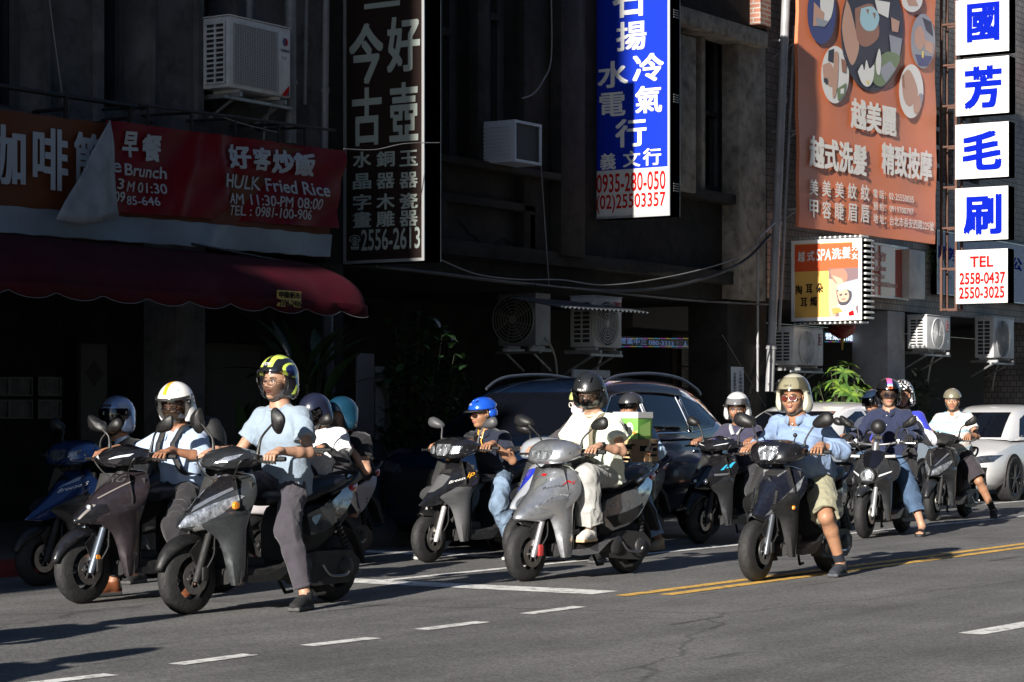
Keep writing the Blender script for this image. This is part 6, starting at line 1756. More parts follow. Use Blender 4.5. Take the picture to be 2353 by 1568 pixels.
def hand(F, g, f, l, u, s, wrist, curl=1.0, k=.006, reach=0.0):
    """a hand closed on a grip at g; f forward, l towards the little finger, u up"""
    g = Vector(g)
    kn = g - f*.012 + u*.036
    w = Vector(wrist)
    palm_c = (kn*.62 + w*.38)
    M = Matrix((f, l, u)).transposed()
    F.cone(w, kn - f*.02, .026, .022, k=.02)
    for i, o in enumerate((-.033, -.011, .011, .032)):
        F.cone(w + l*o*.5, kn + l*o, .018, .0135, k=.014)
        ln = (1.0, 1.1, 1.04, .85)[i]
        p0 = kn + l*o
        if reach:
            p1 = g + l*o*1.1 + f*(.042*ln) + u*.022
            p2 = g + l*o*1.15 + f*(.066*ln) + u*(.002 - .004*i)
            p3 = g + l*o*1.15 + f*(.074*ln) - u*(.020 + .003*i)
        else:
            p1 = g + l*o*1.05 + f*(.030*ln) + u*.020
            p2 = g + l*o*1.05 + f*(.036*ln) - u*.008
            p3 = g + l*o*1.0 + f*(.014*ln) - u*.029
        F.cone(p0, p1, .0108, .0098, k=.004)
        F.cone(p1, p2, .0096, .0088, k=.003)
        F.cone(p2, p3, .0088, .0074, k=.003)
    t0 = w*.35 + kn*.65 - l*.036 - u*.014
    t1 = g - l*.052 - u*.004 - f*.012
    t2 = g - l*.050 - u*.022 + f*.014
    F.cone(w*.7 + kn*.3 - l*.016, t0, .017, .0135, k=.012); F.cone(t0, t1, .0125, .0105, k=.006); F.cone(t1, t2, .0105, .009, k=.004)

def head_field(F, H, nk, fat=1.0):
    h = lambda x, y, z: H @ Vector((x, y, z))
    Rm = H.to_3x3()
    E = lambda c, r, k, op='u': F.ell(h(*c), r, k, op, M=Rm)
    F.cone(h(-.028, 0, -.06), nk, .054*fat, .062*fat, k=.03)
    E((-.014, 0, .032), (.098, .078, .085), .02)
    E((.020, 0, -.042), (.070, .060*fat, .070), .03)
    E((.060, 0, -.094), (.024, .026, .020), .03)
    for s in (1, -1):
        E((.048, s*.040, -.026), (.036, .027*fat, .032), .025)
        E((.076, s*.030, .021), (.014, .026, .009), .012)
    E((.095, .032, .001), (.016, .019, .012), .012, 's'); E((.095, -.032, .001), (.016, .019, .012), .012, 's')
    for s in (1, -1):
        E((.0745, s*.032, .0), (.0125, .0145, .0105), .002)
        E((.078, s*.032, .0095), (.0115, .0165, .005), .004)
    F.cone(h(.084, 0, .012), h(.103, 0, -.026), .008, .0125, k=.012)
    for s in (1, -1): E((.092, s*.014, -.031), (.012, .010, .009), .006)
    E((.086, 0, -.052), (.014, .026, .014), .012)
    E((.0905, 0, -.0575), (.008, .022, .0050), .003); E((.089, 0, -.0675), (.008, .019, .0058), .003)
    E((.098, 0, -.0622), (.008, .022, .0016), .003, 's')
    for s in (1, -1):
        E((-.006, s*.080, -.004), (.020, .010, .032), .006)
        E((.004, s*.090, -.004), (.010, .008, .018), .006, 's')
def face_mids(H, hair=True):
    Hi = np.array(H.inverted())
    def f(C):
        L = C @ Hi[:3, :3].T + Hi[:3, 3]
        x, y, z = L[:, 0], np.abs(L[:, 1]), L[:, 2]
        m = np.zeros(len(C), int)
        near = (np.abs(L[:, 0]) < .16) & (y < .12) & (np.abs(z) < .14)
        m[near & (x > .08) & (y < .0235) & (z > -.0745) & (z < -.0525)] = 1
        m[near & (x > .066) & (z > .0185 + .06*(.03 - y)) & (z < .0285 + .06*(.03 - y)*0) & (y > .013) & (y < .050)] = 2
        if hair: m[near & (y < .079) & ((z > .062 - .4*np.maximum(0, .05 - x)) | ((x < -.012) & (z > -.06))) & ~((y > .0735) & (np.abs(x + .006) < .022) & (np.abs(z + .004) < .036))] = 2
        eye = near & (x > .066) & (np.abs(y - .032) < .0135) & (np.abs(z) < .0065)
        m[eye] = 3; m[eye & (np.abs(y - .032) < .0068)] = 4
        m[near & (x > .066) & (np.abs(y - .032) < .015) & (z >= .0050) & (z < .0085)] = 2
        return m
    return f

def shoe(parent, ankle, d, upper, sole, h=.005, kind='trainer', up=(0, 0, 1), lace=None):
    """d: toe direction; the sole rests .085 below the ankle"""
    d = Vector(d).normalized(); u = Vector(up); u = (u - d*u.dot(d)).normalized(); l = u.cross(d)
    M = Matrix((d, l, u)).transposed().to_4x4(); M.translation = Vector(ankle)
    F = Field()
    F.ell((.135, 0, -.052), (.075, .046, .030), .02); F.ell((.06, 0, -.035), (.08, .044, .042), .03); F.ell((-.03, 0, -.045), (.045, .038, .045), .03)
    if kind != 'sandal': F.cone((0, 0, -.03), (-.008, 0, .012), .043, .045, k=.03)
    F.box((.075, 0, -.076), (.128, .046, .016), .012, .004)
    F.plane((0, 0, -.0885), (0, 0, -1), k=.004)
    F.cone((-.004, 0, .005), (-.01, 0, .07), .036, .04, k=.006, op='s')
    def mf(C):
        m = np.where(C[:, 2] < -.062 - (.012 if kind == 'boot' else 0), 1, 0)
        if lace is not None:
            tr = (C[:, 0] > .02) & (C[:, 0] < .105) & (np.abs(C[:, 1]) < .022) & (C[:, 2] > -.03) & (np.sin(C[:, 0]*330) > .1)
            m[tr] = 2
        return m
    return field_obj('shoe', F, h, [upper, sole] + ([lace] if lace is not None else []), parent, mf, M)

def ellshell(c, r, th, zs, n=24, m=10, zmode=True, skew=0.0):
    """part of an ellipsoid surface; th0..th1 around z, z limits as fractions of r.z"""
    P = []
    for i in range(m + 1):
        row = []
        for j in range(n + 1):
            a = R(th[0] + (th[1]-th[0])*j/n)
            z = zs[0] + (zs[1]-zs[0])*i/m + skew*(1 - math.cos(a))
            z = max(-.995, min(.995, z)); k = math.sqrt(1 - z*z)
            row.append(Vector((c[0] + r[0]*k*math.cos(a), c[1] + r[1]*k*math.sin(a), c[2] + r[2]*z)))
        P.append(row)
    return P

def helmet(parent, H, kind, mats, mfn=None, h=.005, visor=None, vz=(.36, -.62), peak=None, vent=False, strap=True, vth=82):
    F = Field()
    if kind in ('jet', 'full'):
        c, r = (-.016, 0, .030), (.150, .128, .150)
        F.ell(c, r, 0)
        F.cone((-.03, .070, -.06), (-.03, -.070, -.06), .070, .070, k=.06)
        ci, ri = (-.004, 0, .012), (.118, .098, .124)
        F.ell(ci, ri, .006, 's'); F.cone((-.01, 0, -.02), (.0, 0, -.2), .092, .1, k=.01, op='s')
        lo = -.108 if kind == 'jet' else -.125
        F.plane((0, 0, lo), (.18, 0, -1), k=.012)
        x0 = .030 if kind == 'jet' else .048
        zt = .066
        def opening(P):
            x, y, z = P[:, 0], P[:, 1], P[:, 2]
            a = x0 + .10*np.maximum(0, -(z + .02)) + .35*np.maximum(0, z - .02) - x
            b = z - zt
            k = .035; hh = np.maximum(k - np.abs(a-b), 0)/k
            return np.maximum(a, b) + hh*hh*k*.25
        F.fn(opening, 's', None, 0, .006)
    else:
        c, r = (-.014, 0, .040), (.130, .112, .112)
        if kind == 'bike': r = (.138, .112, .112)
        F.ell(c, r, 0)
        F.ell((-.008, 0, .022), (.108, .090, .105), .006, 's')
        F.plane((0, 0, .036), (.02 if kind == 'half' else -.18, 0, -1), k=.01)
        if kind == 'bike':
            F.ell((-.06, 0, .0), (.085, .105, .07), .03); F.ell((-.008, 0, .005), (.104, .09, .115), .006, 's')
            F.plane((0, 0, -.035), (0, 0, -1), k=.01)
            F.fn(lambda P: np.maximum(np.maximum(P[:, 2] - .04 - .0*P[:, 0], -.012 - P[:, 0]), -1), 's', None, 0, .012)
            for yy in (0.0, .045, -.045):
                F.cone((.10, yy*.75, .115), (-.13, yy*1.05, .105), .012, .016, k=.012, op='s')
    if vent:
        for s in (1, -1): F.cone((.085, s*.045, .148), (.05, s*.052, .165), .010, .008, k=.005)
    ho = field_obj('helmet', F, h, mats, parent, mfn, H)
    if kind in ('half', 'bike'):
        c0 = Vector((0, 0, 0))
    if peak is not None:
        P = []
        for i in range(5):
            t = i/4; row = []
            for j in range(17):
                a = R(-72 + 144*j/16)
                rx, ry = .128 + .062*t*math.cos(a*1.1), .110 + .012*t
                row.append(H @ Vector((-.012 + rx*math.cos(a), ry*math.sin(a), .050 - .016*t - .01*(1-math.cos(a)))))
            P.append(row)
        mb = MB(); mb.grid(P); o = mb.build('peak', peak, ho, 60)
        md = o.modifiers.new('thickness', 'SOLIDIFY'); md.thickness = .005
    if visor is not None:
        vr = tuple(x*1.035 + .004 for x in r)
        mb = MB(); P = ellshell(c, vr, (-vth, vth), vz, 28, 12)
        mb.grid([[H @ p for p in row] for row in P])
        mb.build('visor', visor, ho, 180)
        for s in (1, -1):
            mb = MB(); p = Vector((c[0] + vr[0]*.22, s*(vr[1]*.98), c[2] + vr[2]*.08))
            mb.cyl(H @ (p - Vector((0, s*.008, 0))), H @ (p + Vector((0, s*.004, 0))), .016, .014, 14)
            mb.build('visor_pivot', mats[-1], ho)
    if strap:
        mb = MB()
        for s in (1, -1):
            mb.tube([H @ Vector(p) for p in smooth_line([(.004, s*.086, -.01), (.012, s*.076, -.06), (.040, s*.040, -.112), (.050, 0, -.128)], 4)], .007, 6, flat=.4)
        mb.build('chin_strap', BLKM, ho)
    return ho

def spectacles(parent, H, frame, lens, big=1.0, thick=.0018, z=0.0):
    mb = MB(); lm = MB()
    for s in (1, -1):
        pts = []
        for i in range(17):
            a = 2*PI*i/16
            yy = .030*big*math.cos(a)*(1 if abs(math.cos(a)) > 0 else 1); zz = .0195*big*math.copysign(abs(math.sin(a))**.8, math.sin(a))
            pts.append(H @ Vector((.106 - .30*max(0, abs(s*.033 + yy) - .02), s*.033 + yy, z - .003 + zz)))
        mb.tube(pts, thick, 6, cap=False)
        lm.add(pts[:-1], [tuple(range(16))])
        mb.tube([H @ Vector((.094, s*.064, z + .004)), H @ Vector((.05, s*.079, z + .004)), H @ Vector((.0, s*.084, z + .002))], thick, 6)
    mb.tube([H @ Vector((.107, -.008, z)), H @ Vector((.110, 0, z + .003)), H @ Vector((.107, .008, z))], thick, 6)
    o = mb.build('glasses', frame, parent, 60)
    lm.build('lens', lens, o, 0, fix=False)
    return o

def face_mask(parent, H, m):
    P = ellshell((.012, 0, -.050), (.100, .074, .066), (-66, 66), (-.96, .62), 24, 12)
    P = [[p + Vector((.012*math.exp(-(p.y/.02)**2)*(1 if -.07 < p.z < -.0 else .3), 0, .002*math.sin(p.z*420))) for p in row] for row in P]
    mb = MB(); mb.grid([[H @ p for p in row] for row in P])
    for s in (1, -1):
        mb.tube([H @ Vector((.055, s*.070, -.022)), H @ Vector((.0, s*.088, .005))], .0022, 6)
        mb.tube([H @ Vector((.050, s*.066, -.08)), H @ Vector((-.005, s*.088, -.02))], .0022, 6)
    o = mb.build('face_mask', m, parent, 80)
    md = o.modifiers.new('thickness', 'SOLIDIFY'); md.thickness = .003
    return o

def make_person(sc, S, label, group='riders in the crowd of scooters'):
    """S: measures in the frame of the scooter sc (+x forward, +y left)"""
    hS = S.get('h', .006); sk = SKINS[S.get('skin', 0)]; sz = S.get('size', 1.0); wd = S.get('wide', 1.0)*.87; belly = S.get('belly', 0.0)
    hip = Vector(S.get('hip', (-.30, 0, .82))); neck = Vector(S.get('neck', (-.22, 0, 1.37)))
    dz = S.get('drop', 0.0); hip.z -= dz*.35; neck.z -= dz
    up = (neck - hip).normalized()
    chest = hip.lerp(neck, .62)
    head = neck + Vector(S.get('head', (.035, 0, .145)))
    sw = S.get('sw', .195)*wd; tw = S.get('twist', 0.0)
    lat = Vector((-math.sin(R(tw)), math.cos(R(tw)), 0)); fw = Vector((math.cos(R(tw)), math.sin(R(tw)), 0))
    H = Matrix.Translation(head) @ Matrix.Rotation(R(S.get('yaw', 0)), 4, 'Z') @ Matrix.Rotation(R(S.get('pitch', 0)), 4, 'Y') @ Matrix.Rotation(R(S.get('roll', 0)), 4, 'X') @ Matrix.Scale(S.get('headsize', 1.0), 4)
    sh = {s: neck - up*.085 + lat*(s*sw) for s in (1, -1)}
    gl = S.get('grip', (.18, .29, .985))
    hands = {}
    for s in (1, -1):
        t = S.get('hand_l' if s == 1 else 'hand_r')
        hands[s] = Vector(t) if t is not None else Vector((gl[0], s*gl[1], gl[2]))
    Lu, Lf = .285*sz, .25*sz
    wr, el, hf = {}, {}, {}
    for s in (1, -1):
        hint = Vector(S.get('ehint', (-.35, s*.55, -.8)))
        if 'ehint' in S: hint = Vector((hint.x, s*abs(hint.y), hint.z))
        g = hands[s]
        back = (sh[s] - g); back.z *= .3; back.y *= .5; back.normalize()
        wr[s] = g + back*.085 + Vector((0, 0, .034))
        el[s] = ik(sh[s], wr[s], Lu, Lf, hint)
        f = (g - wr[s]); f.z = 0; hf[s] = f.normalized()
    hj = {s: hip + Vector((.02, s*.085*wd, 0)) for s in (1, -1)}
    ft = {1: Vector(S.get('foot_l', (-.05, .36, .09))), -1: Vector(S.get('foot_r', (.13, -.12, .365)))}
    Lt, Ls = .43*sz, .43*sz
    kn = {s: ik(hj[s], ft[s], Lt, Ls, Vector(S.get('khint_l' if s == 1 else 'khint_r', (1, s*.25, .35)))) for s in (1, -1)}
    # ---- body
    B = Field()
    for s in (1, -1):
        B.cone(hip + lat*(s*.05*wd), chest + lat*(s*.07*wd), .10*wd, .105*wd, k=.05)
        B.cone(neck - up*.05 + lat*(s*.03), sh[s], .045, .042*wd, k=.04)
    B.cone(chest, neck, .09, .06, k=.05)
    ar = S.get('arm', 1.0)
    for s in (1, -1):
        B.cone(sh[s], el[s], .045*ar, .036*ar, k=.03)
        B.cone(el[s], el[s].lerp(wr[s], .35), .0355*ar, .0375*ar, k=.02); B.cone(el[s].lerp(wr[s], .35), wr[s], .0375*ar, .0245*ar, k=.02)
        leg = S.get('leg', 1.0)
        B.cone(hj[s], kn[s], .078*leg, .056*leg, k=.04)
        ax = (ft[s] - kn[s]); bk = Vector((-.6, 0, -.3)); bk = (bk - ax.normalized()*bk.dot(ax.normalized())).normalized()
        mid = kn[s].lerp(ft[s], .30) + bk*.018
        B.cone(kn[s], mid, .052*leg, .054*leg, k=.025); B.cone(mid, ft[s], .053*leg, .034*leg, k=.02)
        B.ell(kn[s] - bk*.012, (.046*leg, .044*leg, .046*leg), .02)
        td = Vector(S.get('toe_l' if s == 1 else 'toe_r', (1, s*.25, 0))).normalized()
        if S.get('bare', False):
            c = ft[s] - Vector((0, 0, .055))
            B.cone(ft[s], c + td*.09, .034, .028, k=.03); B.cone(c + td*.09, c + td*.13 - Vector((0, 0, .008)), .032, .022, k=.02)
            for i, o in enumerate((-.03, -.013, .003, .017, .030)):
                l_ = Vector((-td.y, td.x, 0))*s
                B.cone(c + td*.12 - l_*o - Vector((0, 0, .008)), c + td*(.172 - .006*i) - l_*o*1.1 - Vector((0, 0, .012)), .0115 if i else .0135, .009 if i else .012, k=.004)
        else:
            B.cone(ft[s], ft[s] + td*.08 - Vector((0, 0, .045)), .033, .025, k=.03)
    head_field(B, H, neck - up*.02, S.get('fat', 1.0))
    gl_mids = None
    for s in (1, -1):
        f = hf[s]; l = Vector((-f.y, f.x, 0))*s
        rc = S.get('reach', 0)
        hand(B, hands[s], f, l, Vector((0, 0, 1)), s, wr[s], reach=rc)
    fm = face_mids(H, S.get('hairmask', True))
    bm_mats = [sk, LIPS if S.get('skin', 0) != 2 else mat('lips_dark', (.25, .10, .08), .45), S.get('hair', HAIR), EYEW, EYED]
    glove = S.get('glove'); slv = S.get('armsleeve')
    if glove or slv: bm_mats.append(glove or slv)
    def mf(Cc):
        m = fm(Cc)
        if glove or slv:
            for s in (1, -1):
                w = np.array(wr[s]); g = np.array(hands[s])
                if glove:
                    m[np.linalg.norm(Cc - (w*.35 + g*.65), axis=1) < .105] = 5
                if slv:
                    e = np.array(el[s]); a = np.array(sh[s])
                    for p, q in ((e, w), (a, e)):
                        d = q - p; t = np.clip((Cc - p) @ d/(d @ d), 0, 1)
                        m[np.linalg.norm(Cc - p - t[:, None]*d, axis=1) < .062] = 5
        return m
    body = field_obj('person', B, hS, bm_mats, None, mf)
    tag(body, label, 'person', group)
    body.matrix_world = sc.matrix_world.copy() if sc is not None else Matrix()
    body.location = sc.location; body.rotation_euler = sc.rotation_euler
    # ---- shirt
    Tm = S['shirt']; T = Field(); ls = S.get('sleeve', .62); loose = S.get('loose', 1.0)
    hem = hip - up*S.get('hem', .06)
    for s in (1, -1):
        a = hem + lat*(s*.068*wd); b = chest + lat*(s*.078*wd)
        cut_cone(T, b, a, .128*wd*loose, (.128 + belly*.3)*wd*loose, .06, -up + Vector((.0, 0, 0)), hem)
        T.cone(neck - up*.050 + lat*(s*.03), sh[s] - up*.008, .058, .060*wd*loose, k=.05)
        T.cone(sh[s] - up*.03, chest + lat*(s*.08*wd) + up*.02, .058*wd, .12*wd, k=.06)
        if ls < 1.0:
            e = sh[s].lerp(el[s], ls)
            cut_cone(T, sh[s], e, .064*loose*wd**.5, .076*loose*wd**.5, .04)
        else:
            T.cone(sh[s], el[s], .066*loose, .060*loose, k=.045)
            e = el[s].lerp(wr[s], ls - 1)
            cut_cone(T, el[s], e, .062*loose, .050*loose, .03)
    T.cone(chest - up*.02, neck - up*.075, .115, .075, k=.06)
    if belly: T.ell(hip.lerp(chest, .45) + fw*(.06 + belly), (.12 + belly, .155*wd, .15), .08)
    T.ell(hem + up*.12 - fw*.05, (.10, .14*wd, .12), .05)
    T.disp(folds(S.get('seed', 1), S.get('fold', .013)*1.35, 13))
    T.disp(folds(S.get('seed', 1) + 17, S.get('fold', .013)*.75, 30))
    T.disp(lambda P: snoise(P, 45, 9)*.0012)
    nk2 = neck + (Vector(H.translation) - neck)*.6
    T.cone(neck - up*.035 + fw*.012, nk2, .062*S.get('fat', 1.0), .066*S.get('fat', 1.0), k=.008, op='s')
    T.fn(lambda P: (P - np.array(neck - up*.0 + fw*.0)) @ np.array(-(up*.9 - fw*.35).normalized()) + .012, 's', None, 0, .006)
    smf = S.get('shirt_mids')
    if smf:
        fr = dict(hip=hip, neck=neck, chest=chest, lat=lat, fw=fw, up=up, sh=sh, el=el, wr=wr)
        smids = lambda Cc: smf(Cc, fr)
    else: smids = None
    so = field_obj(S.get('shirt_name', 't_shirt'), T, hS, Tm if isinstance(Tm, list) else [Tm], body, smids)
    # neckline
    col = S.get('collar', 'crew'); cm = MB()
    cpts = []
    M = Matrix((fw, lat, up)).transposed()
    base = neck - up*.028
    for i in range(25):
        a = 2*PI*i/24
        cpts.append(base + M @ Vector((.072*math.cos(a) + .006, .074*math.sin(a)*1.02, -.022*math.cos(a) + .012)))
    if col == 'crew':
        cm.tube(cpts, .0085, 8, cap=False)
        cm.build('neckband', S.get('collarmat', Tm[0] if isinstance(Tm, list) else Tm), so, 180)
    elif col:
        P = []
        for j, (k, dz) in enumerate(((.93, .022), (1.0, .034), (1.16, .016), (1.36, -.018))):
            row = []
            for i in range(29):
                a = R(22 + 316*i/28); fr_ = math.exp(-((min(a, 2*PI - a))/.75)**2)
                row.append(base + M @ Vector((.070*k*math.cos(a) + .008 + .02*fr_*(j > 1), .072*k*math.sin(a), -.020*math.cos(a) + .006 + dz - .030*fr_*(j > 1) - .012*fr_)))
            P.append(row)
        cm.grid(P); o = cm.build('collar', S.get('collarmat', Tm[0] if isinstance(Tm, list) else Tm), so, 60)
        md = o.modifiers.new('thickness', 'SOLIDIFY'); md.thickness = .004
        pm = MB()
        for i in range(3):
            p = base + M @ Vector((.10 + .01*i, 0, -.05 - .05*i))
            pm.ball(p, .006)
        pm.build('button', S.get('buttonmat', WHT), so)
    # ---- trousers
    K = Field(); tr = S.get('trouser', 1.0); ln = S.get('leglen', .93)
    K.ell(hip - up*.02, (.135*wd, .165*wd, .12), .02)
    thigh_r, knee_r, hem_r = S.get('trad', (.098, .078, .064))
    for s in (1, -1):
        if ln <= .5:
            e = hj[s].lerp(kn[s], ln*2)
            cut_cone(K, hj[s], e, thigh_r*wd, knee_r*1.12, .05)
            K.cone(e, e + (e - hj[s]).normalized()*.03, knee_r*.86, knee_r*.86, k=.003, op='s')
        else:
            K.cone(hj[s], kn[s], thigh_r*wd, knee_r, k=.05)
            e = kn[s].lerp(ft[s], (ln - .5)*2)
            md_ = kn[s].lerp(ft[s], .3)
            K.cone(kn[s], md_, knee_r, (knee_r + hem_r)*.52, k=.04)
            cut_cone(K, md_, e, (knee_r + hem_r)*.52, hem_r, .03)
            if S.get('cuff'):
                d = (e - kn[s]).normalized()
                cut_cone(K, e - d*S['cuff'], e, hem_r*1.07, hem_r*1.05, .002)
    K.disp(folds(S.get('seed', 1) + 40, S.get('pfold', .013)*1.2, 15))
    K.disp(folds(S.get('seed', 1) + 60, S.get('pfold', .013)*.6, 34))
    K.disp(lambda P: snoise(P, 60, 3)*.0012)
    field_obj(S.get('trouser_name', 'trousers'), K, hS, S['pants'] if isinstance(S['pants'], list) else [S['pants']], body, S.get('pants_mids'))
    # ---- shoes, socks
    for s in (1, -1):
        td = Vector(S.get('toe_l' if s == 1 else 'toe_r', (1, s*.25, 0)))
        if 'shoe' in S:
            up_, so_, la = S['shoe']
            shoe(body, ft[s], td, up_, so_, max(hS*.8, .005), S.get('shoekind', 'trainer'), lace=la)
        if 'sock' in S:
            sm = MB(); d = (kn[s] - ft[s]).normalized()
            sm.tube([ft[s] - d*.03, ft[s] + d*.02, ft[s] + d*.085, ft[s] + d*S.get('sockh', .10)], [.041, .040, .043*S.get('leg', 1), .043*S.get('leg', 1)], 16)
            sm.build('sock', S['sock'], body, 60)
    return body, H, dict(hip=hip, neck=neck, chest=chest, lat=lat, fw=fw, up=up, sh=sh, el=el, wr=wr, hands=hands, kn=kn, ft=ft, shirt=so)
# ------------------------------------------------------------------ scooters with their riders
GMET = mat('gunmetal_paint', (.10, .11, .116), .24, .75, coat=1.0, dust=.02)
PURP = mat('brown_purple_paint', (.042, .033, .039), .3, .6, coat=.8, dust=.02)
BLUP = mat('blue_paint', (.010, .030, .11), .25, .4, coat=1.0)
BLKP = mat('black_paint', (.009, .009, .011), .16, .1, coat=1.0, dust=.03)
GTEX = mat('grey_textured_plastic', (.075, .077, .08), .55, bump=.3, bscale=500, dust=.08)
SILP = mat('silver_paint', (.44, .46, .49), .26, .8, coat=1.0, dust=.15)
NVBK = mat('blue_black_paint', (.010, .012, .022), .18, .3, coat=1.0, dust=.03)
CHAR = mat('charcoal_paint', (.028, .030, .034), .33, .4, coat=.6, dust=.02)
PALE = mat('pale_grey_paint', (.40, .37, .38), .35, .1, coat=.5)
CLR = film('clear_visor', (.9, .92, .94), .15)
SMK = film('smoke_visor', (.05, .05, .06), .52)
DSMK = film('dark_visor', (.015, .015, .025), .93)
DUSTV = film('brown_visor', (.42, .36, .22), .40)
LENSC = film('clear_lens', (.95, .96, .97), .1)
LENSD = mat('dark_lens', (.03, .012, .010), .08, coat=1.0)
def yb(x, y, z): return Vector((x, y, z))
def plate_box(parent, name, lo, hi, m, bev=.004):
    q = MB(); q.box(lo, hi, bev=bev); return q.build(name, m, parent)
def lamp_ball(parent, name, c, r, m, ring=None):
    q = MB(); q.ball(c, r, nu=18, nv=12); o = q.build(name, m, parent, 180)
    if ring: 
        q = MB(); q.lathe([(r*1.02, -.006), (r*1.18, -.004), (r*1.18, .008), (r*1.0, .010)], (c[0] + r*.2, c[1], c[2]), 'x', 24); q.build('bezel', ring, o)
    return o
SLIM = [(-.30, .61), (-.33, .47), (-.46, .49), (-.66, .57), (-.86, .69), (-.985, .84), (-.95, .87), (-.72, .745), (-.5, .675)]

# ---- A: gunmetal scooter, lone rider in a grey-blue tee
sA, apA, cwA, pnA = make_scooter(dict(apron='sport', body=GMET, side=GMET, rf=.235, wb=1.36, wf=.12, mstyle='ang', msize=(.072, .056), mtilt=62, cowl='slim', cowlmat=CHAR, fender=BLK, panel=SLIM, tailrise=.04, crease=.35, trim=BLKM, fork=BLKM,
    mirror=(.19, .36, 1.225)), on_ground(430, 1412), 4.7, 'gunmetal sporty scooter with twin slanted headlights, nearest of all')
bA = bvh_of(apA); cA = bvh_of(cwA)
patch(apA, 'centre_panel', BLKP, bA, [[(-.085, .872), (.085, .872), (.15, .80), (.10, .76), (.028, .665), (0, .64), (-.028, .665), (-.10, .76), (-.15, .80)]], mirror=False, cuts=4)
patch(apA, 'silver_blade', SILP, bA, [[(.022, .645), (.06, .70), (.13, .785), (.115, .80), (.05, .735), (.012, .68)]], off=.007)
patch2(apA, 'headlight', LAMP, bA, [(.010, .552), (.075, .565), (.135, .635), (.185, .745), (.165, .755), (.09, .70), (.035, .645), (.012, .62)])
patch2(apA, 'running_light', mat('clear_plastic_lens', (.22, .22, .22), .15, .3, coat=1.0), bA, [(.05, .537), (.12, .56), (.205, .625), (.215, .655), (.125, .60), (.055, .555)], off=.012)
patch(apA, 'emblem', CHRM, bA, [[(-.012, .70), (.012, .70), (.012, .725), (-.012, .725)]], off=.012, mirror=False, cuts=1)
patch2(cwA, 'headlight', LAMP, cA, [(.045, .955), (.13, .968), (.165, .99), (.165, 1.015), (.10, .995)])
q = MB(); q.lathe([(0, .214), (.022, .212), (.026, .20), (.026, .19)], (.40, 0, .69), n=20); q.build('reflector', AMB, apA)
lettering(pnA, 'KRV', mat('silver_print', (.5, .5, .5), .4), bvh_of(pnA), .58, .615, .70, .655, SIDE, rise=.05, shear=.2)
NEON = mat('neon_yellow_gloss', (.50, .62, .10), .22, coat=1.0); HBLK = mat('helmet_black_gloss', (.010, .010, .013), .15, coat=1.0); HBLU = mat('helmet_blue_gloss', (.015, .025, .10), .2, coat=1.0)
TEE = cloth('grey_blue_cotton', (.235, .295, .36)); PLUM = cloth('plum_grey_jersey', (.050, .045, .055)); SHB = mat('black_knit', (.012, .012, .013), .8, bump=.5, bscale=250); SHS = mat('black_rubber_sole', (.045, .045, .045), .7)
pA, HA, jA = make_person(sA, dict(h=.0045, skin=0, shirt=TEE, pants=PLUM, shoe=(SHB, SHS, mat('dark_lace', (.04, .04, .042), .8)), yaw=2, pitch=0, drop=.03, foot_l=(-.08, .36, .092), toe_l=(1, .35, 0), foot_r=(.14, -.10, .375), grip=(.17, .30, .985), leglen=.935, trad=(.102, .082, .060), seed=3, loose=1.03, hem=.08, head=(.03, 0, .15)), 'young rider in grey-blue t-shirt and glasses under a neon and black helmet')
def mfA(Cc):
    x, y, z = Cc[:, 0], Cc[:, 1], Cc[:, 2]; a = np.abs(y); m = np.zeros(len(Cc), int)
    m[(z > .095) & (a > .018) & (a < .052) & (x > -.06)] = 1
    m[(z > .150) & (a < .07)] = 1
    m[(z > .150) & (a < .012)] = 0
    r2 = ((x + .025)/.085)**2 + ((z - .075)/.05)**2
    m[(a > .08) & (r2 < 1) & (r2 > .55)] = 1; m[(a > .08) & (r2 < .55)] = 2
    m[(a > .06) & (z < -.02) & (z > -.085) & (np.abs(x + .06 + z*.6) < .014)] = 1
    m[(a > .06) & (x < -.10) & (np.abs(z - .02) < .03)] = 2
    return m
hA = helmet(pA, HA, 'jet', [HBLK, NEON, HBLU, HBLK], mfA, .0045, CLR, (.30, -.84))
def hlabel(ho, H, txt, m, y0, z0, y1, z1, **k):
    Hi = H; q = MB(); bv = bvh_of(ho)
    v, f = text_shape(txt); o = Hi @ Vector((.4, 0, 0)); ua = (Hi.to_3x3() @ Vector((0, 1, 0))); ub = (Hi.to_3x3() @ Vector((0, 0, 1))); d = Hi.to_3x3() @ Vector((-1, 0, 0))
    decal(q, bv, [(y0 + (y1 - y0)*x, z0 + (z1 - z0)*y) for x, y in v], f, o, ua, ub, d, .003); q.build('lettering', m, ho, 0)
hlabel(hA, HA, 'ASTONE', WHT, -.035, .105, .035, .125)
spectacles(pA, HA, mat('thin_dark_frame', (.02, .018, .018), .3, .5), LENSC)

# ---- B: brown-purple scooter, shirt and backpack
sB, apB, cwB, pnB = make_scooter(dict(apron='sport', body=PURP, side=PURP, rf=.235, wb=1.34, mstyle='ang', msize=(.088, .046), mtilt=10, cowl='slim', cowlmat=BLKP, fender=BLKP, fork=mat('blue_grey_fork', (.10, .12, .15), .4, .6), reflector=True, crease=.3, panel=SLIM, trim=CHAR,
    mirror=(.20, .33, 1.20)), on_ground(190, 1387), 4.0, 'dark brown-purple scooter with an amber turn lamp and exposed brake disc')
bB = bvh_of(apB); cB = bvh_of(cwB)
patch(apB, 'nose_panel', BLKP, bB, [[(-.10, .665), (.10, .665), (.13, .60), (.06, .545), (-.06, .545), (-.13, .60)]], mirror=False, cuts=4)
q = MB(); hit = bB.ray_cast(Vector((2, .03, .645)), Vector((-1, 0, 0)))[0]; lamp_ball(apB, 'headlight', hit + Vector((-.012, 0, 0)), .026, LAMP, CHRM)
